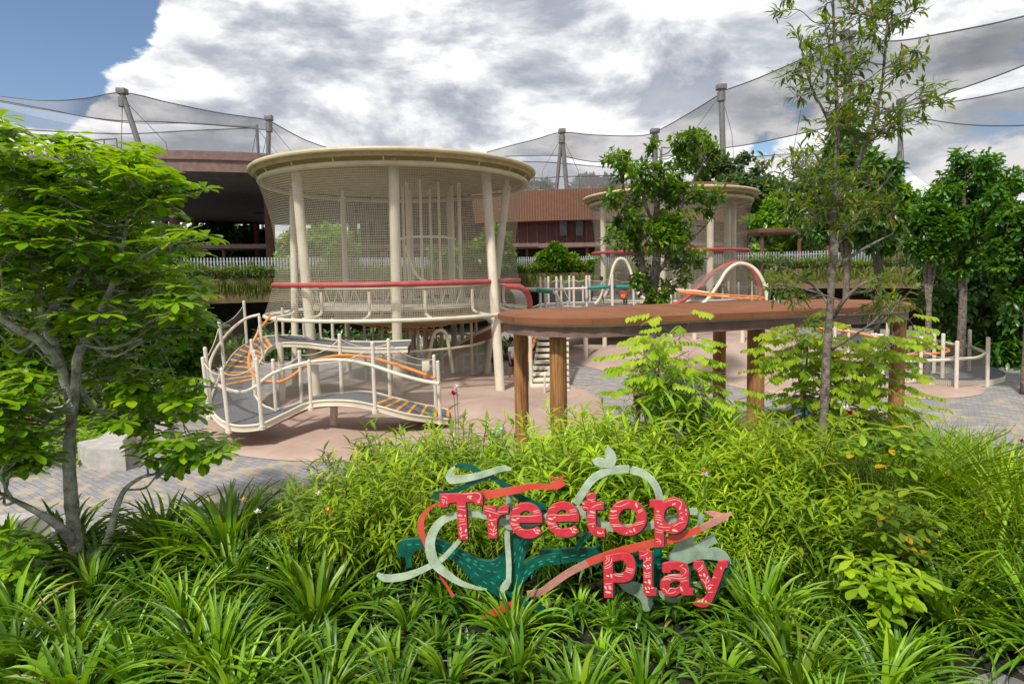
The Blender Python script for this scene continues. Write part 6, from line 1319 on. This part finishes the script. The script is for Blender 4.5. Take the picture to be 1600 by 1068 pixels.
bgtree(1150, 60, 240, 90, 57, T_quad, G_far, 'wispy distant tree rising above the smaller tower', n_=26, L=.6, base=330, ground=3, per=14)
bgtree(1110, 62, 252, 70, 58, T_quad, G_far, 'distant tree behind the tall mast', n_=26, L=.6, base=330, ground=3, per=14)
bgtree(1165, 52, 278, 90, 158, T_quad, G_far, 'soft green distant tree just above the smaller tower rim', n_=36, L=.6, base=340, ground=3)
for q, (px, hp, wd, yy) in enumerate([(840, 281, 70, 95), (795, 292, 60, 98), (930, 272, 80, 92), (965, 285, 60, 96), (905, 290, 50, 99), (1215, 285, 90, 75), (1190, 300, 60, 85)]):
    bgtree(px, yy, hp, wd, 60+q, T_quad, G_far, ['far olive tree left of the A-frame mast', 'far tree half behind the big canopy rim', 'far rounded tree right of the A-frame mast', 'far tree against the bushy middle crown', 'small far tree low behind the drum roof', 'far tree above the shelter roof', 'far low tree beside the smaller tower rim'][q], n_=34, L=1.0, base=340, ground=3, group='far trees beyond the pavilions', per=14)
for q, (px, hp, wd, yy, bs) in enumerate([(25, 395, 170, 15, 620), (120, 430, 160, 16.5, 620), (215, 445, 150, 18, 610), (290, 470, 100, 19.5, 600), (60, 330, 260, 24, 560), (190, 350, 220, 26, 540), (-60, 300, 220, 20, 600)]):
    bgtree(px, yy, hp, wd, 80+q, T_obov, G_left if q not in (2, 3) else G_mid, ['bush-like tree behind the purple board', 'green understorey tree behind the left trunk', 'dark understorey tree right of the left trunk', 'dark small tree beside the undercroft', 'broad green tree behind the left canopy', 'green tree before the planter at left', 'tree at the far left edge behind the crown'][q], n_=60, L=.26, base=bs, group='understorey trees at left', per=16)
for q, (px, yy, hp, wd, bs) in enumerate([(472, 33, 362, 70, 470), (520, 33.5, 352, 90, 470), (720, 37, 388, 90, 460), (775, 36.5, 352, 60, 470), (870, 39, 380, 34, 470), (852, 39.5, 398, 40, 470), (893, 39.5, 400, 34, 470), (930, 40, 405, 40, 470)]):
    bgtree(px, yy, hp, wd, 95+q, T_quad, G_mid, ['green shrub tree behind the left side of the big tower', 'taller green tree seen through the left of the big net', 'bushy green tree seen through the right of the big net', 'narrow green tree near the right edge of the big net', 'conical dark green tree between the two towers', 'low green bush left of the conical tree', 'low green bush right of the conical tree', 'green bush beside the smaller tower net'][q], n_=44, L=.34, base=bs, ground=3.0 if q > 3 else 3.3, group='trees on the terrace', per=14, name='terrace_tree')
# trees seen through the open pavilion
for q, (px, yy, hp, wd) in enumerate([(350, 62, 350, 90), (400, 64, 352, 80), (300, 60, 356, 70)]):
    bgtree(px, yy, hp, wd, 110+q, T_quad, G_mid, ['green tree seen under the pavilion roof, centre', 'green tree seen under the pavilion roof, beside the tower', 'green tree seen under the pavilion roof, left'][q], n_=30, L=.7, base=415, ground=3, group='trees beyond the pavilion', per=14)
# far woodland that closes the horizon
b = MB(); n = 36000; a_ = rn(n, R(-62), R(62)); d_ = rn(n, 100, 125); hh = 9.6+1.6*np.sin(a_*23)+1.3*np.sin(a_*57+1)+.8*np.sin(a_*131); z_ = rng.random(n)**.7*hh
scatter(b, T_quad, np.stack([d_*np.sin(a_), d_*np.cos(a_), z_], -1), sph(n), sph(n), rn(n, 1.0, 2.2), rn(n, 0, .9), 1.6)
tag(b.build('far_woodland', G_far, sharp=False), 'distant green woodland closing the horizon behind the buildings', 'woodland', kind='stuff')
# ferns along the planter
b = MB(); d = np.concatenate([[0], np.cumsum(np.linalg.norm(np.diff(TER, axis=0), axis=1))]); n = 27000; s_ = rn(n, 0, d[-1]); o_ = rn(n, -.15, 1.1); hang = rng.random(n) < .22
TT = np.gradient(TER, axis=0); TT /= np.linalg.norm(TT, axis=1, keepdims=True); NN = np.stack([-TT[:, 1], TT[:, 0]], -1)
bx_ = np.interp(s_, d, TER[:, 0])+o_*np.interp(s_, d, NN[:, 0]); by2 = np.interp(s_, d, TER[:, 1])+o_*np.interp(s_, d, NN[:, 1])
wob = .5+.5*np.sin(s_*1.3)*np.sin(s_*.37+1); zz_ = 3.62+rn(n, 0, .62)*(.4+wob)
o2 = np.where(hang, -.12, o_); bx_ = np.where(hang, np.interp(s_, d, TER[:, 0])-.08*np.interp(s_, d, NN[:, 0]), bx_); by2 = np.where(hang, np.interp(s_, d, TER[:, 1])-.08*np.interp(s_, d, NN[:, 1]), by2); zz_ = np.where(hang, 3.6-rn(n, 0, .75)*wob, zz_)
az = rn(n, 0, 6.28); el = np.where(hang, -1.2, rng.normal(size=n)*.4+.5)
scatter(b, T_lanc, np.stack([bx_, by2, zz_], -1), np.stack([np.cos(el)*np.cos(az), np.cos(el)*np.sin(az), np.sin(el)], -1), np.tile([0, 0, 1.], (n, 1)), rn(n, .25, .5), np.where(hang, rn(n, .5, 1), rn(n, 0, .85)), 1.0)
tag(b.build('trailing_ferns', G_fern, sharp=False), 'trailing ferns and grass along the terrace planter', 'ferns', kind='stuff')
# low plants at foot of the undercroft and beyond the left path
def lowbed(poly, z, n, m_, name, label, L=.22, hmax=.5, tpl=T_narrow):
    b = MB(); poly = np.array(poly, float); lo, hi = poly.min(0), poly.max(0); P_ = []
    while len(P_) < n:
        p = lo+(hi-lo)*rng.random(2)
        if inside(p, [poly]): P_.append([p[0], p[1], z+hmax*rng.random()**.8*(.6+.4*math.sin(3*p[0])*math.sin(2.2*p[1]))])
    k = len(P_); az = rn(k, 0, 6.28); el = rng.normal(size=k)*.5+.35
    scatter(b, tpl, P_, np.stack([np.cos(el)*np.cos(az), np.cos(el)*np.sin(az), np.sin(el)], -1), np.tile([0, 0, 1.], (k, 1)), rn(k, .7*L, 1.3*L), rn(k, 0, .8), 1.2)
    tag(b.build(name, m_, sharp=False), label, 'ground cover', kind='stuff')
lowbed([(-22, 11.5), (-8.9, 12.5), (-8.4, 14.2), (-9.0, 17.5), (-12, 20), (-24, 22)], 0, 9000, G_left, 'left_undergrowth', 'leafy undergrowth beyond the left path', .28, .75)
lowbed([(-22, 9.2), (-10, 10.5), (-8.9, 12.2), (-12, 13.5), (-22, 13)], 0, 3500, G_strap, 'left_undergrowth', 'strap leaved undergrowth by the left path', .45, .4, T_lanc)
lowbed([(-3.2, 25), (1.2, 25.4), (2.2, 27.5), (-4, 27.5)], .3, 2200, G_mid, 'planter_greenery', 'low green plants in the stone planter behind the larger tower', .3, .6)
lowbed([(13.0, 23.2), (17.5, 22.5), (18.5, 25), (12, 26)], 0, 2200, G_mid, 'right_undergrowth', 'low green plants behind the right ring ramp', .3, .55)
lowbed([(14.0, 21.2), (19, 20.8), (22, 22.5), (22, 25), (17, 24)], 0, 3500, G_right, 'right_undergrowth', 'shrubby undergrowth around the right hand tree trunks', .35, 1.5)
lowbed([(19.0, 20.6), (21.4, 20.4), (22.5, 22), (19.4, 22)], 0, 800, G_mid, 'right_undergrowth', 'small green patch on the paving at far right', .22, .3)
lowbed([(-15, 24), (-8, 27), (-4, 30), (-12, 31)], 0, 3000, G_dark, 'undercroft_plants', 'dark plants in the shade of the undercroft', .35, 1.2)
b = MB(); n = 420; x = rn(n, -10, 13); y = rn(n, 9.5, 24); z = np.array([zmound(a_, c_)+.012 for a_, c_ in zip(x, y)]); az = rn(n, 0, 6.28)
scatter(b, T_narrow, np.stack([x, y, z+.01], -1), np.stack([np.cos(az), np.sin(az), 0*az], -1), np.tile([0, 0, 1.], (n, 1)), rn(n, .05, .10), rn(n), 1.4); tag(b.build('fallen_leaves', G_yel, sharp=False), 'scattered fallen leaves on the paving and rubber', 'leaf litter', kind='stuff')
# flowers and yellow leaves
def bloom(px, py, y_, m_, lab, r_=.02, stalk=True, name='flower'):
    p = at_y(px, py, y_); t_ = empty(name, (p[0], p[1], float(gz(p[0], p[1]))), lab, 'flower', 'flowers among the shrubs'); b = MB()
    pos = np.tile(p, (9, 1)); az = np.arange(9)*2.4; el = np.linspace(.1, 1.3, 9); scatter(b, T_quad, pos, np.stack([np.cos(el)*np.cos(az), np.cos(el)*np.sin(az), np.sin(el)], -1), np.tile([0, 0, 1.], (9, 1)), r_*1.6, rn(9)); b.build('petals', m_, t_)
    if stalk: MB().tube(cr_spline([p, p+[.01, .02, -.25], [p[0]+.03, p[1]+.05, float(gz(p[0], p[1]))]], 4), .004, 5).build('stem', MATS['green_stem'], t_)
for q, (px, py, y_, m_, r_) in enumerate([(709, 617, 7.4, redfl, .05), (713, 606, 7.4, whitefl, .035), (1328, 648, 7.0, redfl, .05), (1322, 640, 7.0, whitefl, .04), (1102, 742, 5.6, whitefl, .03), (1100, 735, 5.6, orangefl, .02), (498, 772, 5.6, whitefl, .025), (512, 800, 5.4, orangefl, .03), (1480, 742, 6.0, orangefl, .03), (1484, 748, 6.0, orangefl, .03), (1530, 838, 5.3, orangefl, .02), (1548, 846, 5.3, orangefl, .02), (1344, 712, 6.4, redfl, .025), (380, 782, 5.6, orangefl, .025), (402, 800, 5.5, whitefl, .025), (1596, 690, 7, redfl, .03)]):
    bloom(px, py, y_, m_, ['dark red bud on a tall stem left of the pergola', 'white bloom on top of the dark red bud', 'red bud below the lime tree', 'white bloom beside the red bud under the lime tree', 'small white flower right above the word Treetop', 'tiny orange flower above the white one right of the hoop', 'small white flower in the left shrubs', 'orange flower in the left shrubs', 'orange berry cluster in the right bed, upper', 'orange berry cluster in the right bed, lower', 'tiny orange flower at right, left one', 'tiny orange flower at right, right one', 'small maroon flower behind the slender trunk', 'orange flower above the strap leaves at left', 'white flower in the strap leaves at left', 'dark red flower at the right edge'][q], r_)
# broad leafed spindly plant at lower right with yellow tips
for (bx, by_, pts, lab, sd_) in ((1390, 5.0, [(1362, 800), (1385, 790), (1410, 830), (1430, 845), (1390, 870), (1360, 850), (1420, 860)], 'spindly broad leaved plant with yellow tips in the right bed', 71), (1355, 5.6, [(1345, 700), (1330, 705), (1400, 705), (1390, 690), (1420, 700), (1405, 725)], 'upright broad leaved plant behind, near the slender trunk', 72), (1370, 4.6, [(1360, 900), (1385, 925), (1395, 915), (1345, 905), (1380, 950)], 'low drooping yellow green plant above the flagstones', 73)):
    tb = at_y(bx, 960, by_); tb[2] = .6; cl = [(at_y(px, py, by_+rng.uniform(-.15, .15)), .15) for px, py in pts+[(x_+22, y_-18) for x_, y_ in pts]]
    tree('broad_leaf_plant', (tb[0], tb[1], .6), [([tb, tb+[0.02, 0, .25], tb+[-.02, 0, .5]], [.012, .009, .006])], cl, (T_obov, .15), G_lime if sd_ == 73 else G_slender, MATS['green_stem'], lab, 'plant', 'broad leaved plants in the right bed', n_tw=3, per=6, flat=.6, br=.006, yellow=.08 if sd_ == 73 else .05, seed=sd_, twr=.003)
# ================================================================ people
def skin_obj(name, V, E, Rr, m_, parent, sub=1):
    me = bpy.data.meshes.new(name); me.from_pydata([tuple(v) for v in V], E, []); o = bpy.data.objects.new(name, me); COL.objects.link(o)
    md = o.modifiers.new('skin', 'SKIN'); md.use_smooth_shade = True; md.branch_smoothing = .3
    if not me.skin_vertices: 
        bm = bmesh.new(); bm.from_mesh(me); bm.verts.layers.skin.verify(); bm.to_mesh(me); bm.free()
    for q, r_ in enumerate(Rr):
        me.skin_vertices[0].data[q].radius = (r_, r_) if np.isscalar(r_) else r_; me.skin_vertices[0].data[q].use_root = (q == 0)
    s_ = o.modifiers.new('sub', 'SUBSURF'); s_.levels = sub; s_.render_levels = sub+1; me.materials.append(m_); o.parent = parent; return o
cloth = {k: mat('cloth_'+k, c_, .85, .08, 12., .2, bscale=80) for k, c_ in dict(white=(.62, .62, .66), teal=(.16, .42, .45), navy=(.015, .02, .045), pink=(.42, .27, .25), black=(.02, .02, .022), red=(.45, .03, .03), blue=(.05, .15, .38), grey=(.2, .2, .22), maroon=(.12, .03, .04), khaki=(.12, .12, .08)).items()}
def person(loc, H, face, label, top, bot, shoe='white', stride=0., la=(0, .1), ra=(0, .1), lel=.2, rel=.2, bend=0., skirt=False, hair='short', hat=None, sit=False):
    """face: heading in radians (0 looks towards the camera); la/ra: (forward, outward) arm swing"""
    root = empty('person', loc, label, 'person', 'visitors'); root.rotation_euler = (0, 0, face); u = H
    f = np.array([0, -1, 0]); up = np.array([0, 0, 1.]); sx = np.array([1, 0, 0])
    V = []; E = []; Rr = []
    def add(p, r_, par=None):
        V.append(np.array(p, float)); Rr.append(r_*u); 
        if par is not None: E.append((par, len(V)-1))
        return len(V)-1
    hip = .50 if not sit else .27
    pel = add((0, 0, hip*u+.02*u), .062); wa = add((0, -bend*.06*u, (hip+.11)*u), .055, pel); ch = add((0, -bend*.12*u, (hip+.22)*u), .066, wa); nk = add((0, -bend*.17*u, (hip+.315)*u), .028, ch)
    h0 = add((0, -(bend*.19+.005)*u, (hip+.36)*u), .040, nk); h1 = add((0, -(bend*.2+.008)*u, (hip+.42)*u), .056, h0); h2 = add((0, -(bend*.2+.004)*u, (hip+.462)*u), .045, h1); 
    nose = add((0, -(bend*.2+.067)*u, (hip+.41)*u), .007, h1)
    parts = {}
    for s_, (fw, ow), el in ((1, la, lel), (-1, ra, rel)):
        sh = add((s_*.095*u, -bend*.13*u, (hip+.285)*u), .030, ch); a = np.array([s_*math.sin(ow), -math.sin(fw)*math.cos(ow), -math.cos(fw)*math.cos(ow)]); ej = V[sh]+a*.165*u; e_ = add(ej, .021, sh)
        fw2 = fw+el; a2 = np.array([s_*math.sin(ow)*.6, -math.sin(fw2), -math.cos(fw2)]); a2 /= np.linalg.norm(a2); wr = add(ej+a2*.135*u, .014, e_); pm = add(V[wr]+a2*.035*u, .018, wr)
        side = np.cross(a2, sx); side /= np.linalg.norm(side)+1e-9
        for k, (o_, ln) in enumerate(((-.014, .034), (-.005, .04), (.005, .038), (.014, .03))):
            b0 = add(V[pm]+side*o_*u+a2*.02*u, .0055, pm); add(V[b0]+(a2*ln+sx*-s_*.01)*u, .0045, b0)
        t0 = add(V[wr]+side*-.024*u+a2*.025*u, .006, wr); add(V[t0]+a2*.022*u, .005, t0)
        parts['arm', s_] = (sh, e_)
    for s_ in (1, -1):
        hj = add((s_*.045*u, 0, (hip-.02)*u), .052, pel)
        if sit: kn = add((s_*.06*u, -.22*u, .27*u), .036, hj); an = add((s_*.06*u, -.23*u, .045*u), .022, kn); ft = V[an]
        else:
            st = stride*s_; kn = add((s_*.05*u, -(.5*st+.01)*u, .27*u), .036, hj); an = add((s_*.05*u, -(st-.03*abs(st > 0)*0)*u, (.045+.03*max(-st*4, 0))*u), .021, kn)
        to = add(V[an]+np.array([0, -.075*u, -.025*u]), .016, an); parts['leg', s_] = (hj, kn, an, to)
    skin_obj('body', V, E, Rr, skinm, root)
    # clothes follow the same bones
    def sub(idx, ed, rr, m_, name): skin_obj(name, [V[i] for i in idx], ed, rr, m_, root)
    shA, eA = parts['arm', 1]; shB, eB = parts['arm', -1]
    mA = V[shA]+(V[eA]-V[shA])*.6; mB = V[shB]+(V[eB]-V[shB])*.6
    VV = [V[pel]+[0, 0, .0], V[wa], V[ch], V[nk]-[0, 0, .025*u], V[shA], mA, V[shB], mB]; skin_obj('shirt', VV, [(0, 1), (1, 2), (2, 3), (2, 4), (4, 5), (2, 6), (6, 7)], [.074*u, .068*u, .076*u, .038*u, .040*u, .034*u, .040*u, .034*u], cloth[top], root)
    (h1_, k1, a1_, t1), (h2_, k2, a2_, t2) = parts['leg', 1], parts['leg', -1]
    if bot.startswith('long_'):
        skin_obj('trousers', [V[pel]-[0, 0, .0], V[h1_], V[k1], V[a1_]+[0, 0, .02*u], V[h2_], V[k2], V[a2_]+[0, 0, .02*u]], [(0, 1), (1, 2), (2, 3), (0, 4), (4, 5), (5, 6)], [.07*u, .06*u, .045*u, .034*u, .06*u, .045*u, .034*u], cloth[bot[5:]], root)
    else:
        q1, q2 = V[h1_]+(V[k1]-V[h1_])*.75, V[h2_]+(V[k2]-V[h2_])*.75; skin_obj('shorts', [V[pel], V[h1_], q1, V[h2_], q2], [(0, 1), (1, 2), (0, 3), (3, 4)], [.07*u, .06*u, .052*u, .06*u, .052*u], cloth[bot], root)
    for (an, to) in ((a1_, t1), (a2_, t2)): skin_obj('shoe', [V[an]-[0, -.015*u, .015*u], V[an]-[0, .03*u, .025*u], V[to]+[0, -.01*u, 0]], [(0, 1), (1, 2)], [.026*u, .027*u, .02*u], cloth[shoe], root, 1)
    hc = V[h1]
    Hh = [hc+[0, .022*u, .028*u], hc+[0, .012*u, .052*u], hc+[0, .035*u, -.005*u]]; He = [(0, 1), (0, 2)]; Hr = [.057*u, .05*u, .042*u]
    if hair == 'long': Hh.append(hc+[0, .05*u, -.07*u]); He.append((2, 3)); Hr.append(.03*u)
    skin_obj('hair', Hh, He, Hr, hairm, root)
    eb = MB()
    for s_ in (1, -1): eb.tube([hc+[s_*.02*u, -.052*u, .004*u], hc+[s_*.02*u, -.058*u, .004*u]], .006*u, 8)
    eb.build('eyes', hairm, root, loc=None) if False else None
    me = eb.mesh('eyes', (0, 0, 0)); eo = bpy.data.objects.new('eyes', me); COL.objects.link(eo); me.materials.append(hairm); eo.parent = root
    if hat: skin_obj('hat', [hc+[0, .01*u, .05*u], hc+[0, -.01*u, .058*u]], [(0, 1)], [.066*u, .06*u], cloth[hat], root)
    return root
def feet(px, py, z=0.): return at_z(px, py, z)
p = feet(800, 594); person(tuple(p), 1.45, R(60), 'girl in white t-shirt and dark shorts standing behind the first pergola column', 'white', 'navy', stride=.04)
p = feet(772, 582); person(tuple(p), 1.15, R(-30), 'small child in maroon top half hidden by the right front tower post', 'maroon', 'navy', 'black', stride=.05)
p = at_y(676, 562, 20.8); person((p[0], p[1], at_y(676, 562, 20.8)[2]), 1.32, R(20), 'girl in dusty pink top standing on the structure under the larger tower', 'pink', 'long_grey', hair='long', stride=.03)
p = feet(940, 478.5, 2.14); person(tuple(p), 1.30, R(100), 'boy in pale teal t-shirt walking right along the upper bridge', 'teal', 'khaki', 'blue', stride=.11, la=(.5, .1), ra=(-.4, .1), lel=.5)
p = feet(977, 478, 2.14); person(tuple(p), 1.05, R(170), 'small child in dark clothes with a red backpack on the upper bridge', 'black', 'long_navy', 'black', stride=.03)
bk = at_y(974, 461, p[1]-.16); o = MB().box(bk, (.34, .16, .36), b=.06); o.box(bk+[-.02, -.09, -.04], (.2, .04, .18), b=.015, mi=1); tag(o.build('backpack', [cloth['red'], orangefl]), 'red backpack with yellow pocket worn by the small child on the bridge', 'backpack')
p = feet(1004, 655); p = at_y(1003, 660, 13.6); person((p[0], 13.6, 0), 1.66, R(10), 'adult in white shirt behind the young lime tree under the pergola', 'white', 'khaki', stride=.05, la=(.3, .15), lel=.9)
p = at_y(1252, 700, 11.4); person((p[0], 11.4, 0), 1.55, R(150), 'person in blue top seen through the lime leaves right of the pergola column', 'blue', 'long_black', 'black', bend=.6, la=(.6, .1), ra=(.6, .1))
p = feet(309, 600); person(tuple(p), 1.25, R(-60), 'child in pale shirt riding beside the dark stroller at the left undercroft', 'white', 'long_black', 'black', bend=.5, la=(.7, .1), ra=(.7, .1), lel=.4)
p = feet(131, 640); person(tuple(p), 1.5, R(200), 'person with pale shirt half hidden behind the left tree trunk', 'white', 'long_grey', hat='white', bend=.3)
p = feet(620, 585); person(tuple(p), 1.1, R(30), 'small child in dark clothes beyond the ramp net under the larger tower', 'black', 'navy', 'black')
p = feet(640, 560); 
# stroller
p = feet(313, 601); sx_, sy_ = p[0]+.05, p[1]-.25
so = empty('stroller', (sx_, sy_, 0), 'small dark stroller near the undercroft at left of the ramp', 'stroller')
b = MB(); b.tube(cr_spline([[sx_-.25, sy_, .98], [sx_-.05, sy_, .6], [sx_+.25, sy_, .12]], 4), .018, 7); b.tube(cr_spline([[sx_-.25, sy_+.4, .98], [sx_-.05, sy_+.4, .6], [sx_+.25, sy_+.4, .12]], 4), .018, 7); b.tube([[sx_-.25, sy_, .98], [sx_-.25, sy_+.4, .98]], .02, 7); b.tube([[sx_+.05, sy_, .5], [sx_-.25, sy_, .1]], .018, 7); b.tube([[sx_+.05, sy_+.4, .5], [sx_-.25, sy_+.4, .1]], .018, 7); b.build('frame', black, so)
b = MB(); b.box((sx_+.02, sy_+.2, .42), (.42, .36, .08), b=.03); b.box((sx_-.12, sy_+.2, .66), (.1, .36, .45), b=.03, ry=-.3); b.build('seat', cloth['blue'], so)
for dx in (-.25, .25):
    for dy in (0, .4): MB().tube([[sx_+dx, sy_+dy-.02, .1], [sx_+dx, sy_+dy+.02, .1]], .095, 18).build('wheel', black, so)
# labels that still coincide are told apart by their order from the left
seen = {}
for o in scene.objects:
    if o.parent is None and 'label' in o and 'category' in o: seen.setdefault(o['label'], []).append(o)
for lab, L_ in seen.items():
    if len(L_) < 2: continue
    L_.sort(key=lambda o: proj(np.array(o.location))[0]); nm = ['leftmost', 'second from left', 'third from left', 'fourth from left', 'fifth from left', 'sixth from left', 'seventh from left', 'eighth from left', 'ninth from left', 'tenth from left', 'eleventh from left', 'twelfth from left', 'thirteenth from left', 'fourteenth from left']
    for q, o in enumerate(L_): o['label'] = (nm[q] if q < len(L_)-1 else 'rightmost')+' '+lab
# floodlight in the shrubs
p = at_y(777, 676, 8.6); fl = empty('ground_light', (p[0], p[1], 0), 'small grey floodlight among the shrubs below the pergola', 'light'); MB().rev([[.001, -.09], [.06, -.085], [.085, -.02], [.08, .05], [.001, .06]], (p[0], p[1]), 20).build('lamp_head', galv, fl) if False else None
b = MB(); b.tube([[p[0]-.1, p[1], p[2]-.02], [p[0], p[1], p[2]+.01], [p[0]+.1, p[1], p[2]+.05]], [.055, .085, .07], 16); b.build('lamp_head', galv, fl); MB().tube([[p[0], p[1], 0], [p[0], p[1], p[2]-.05]], .015, 8).build('stem', galv, fl)
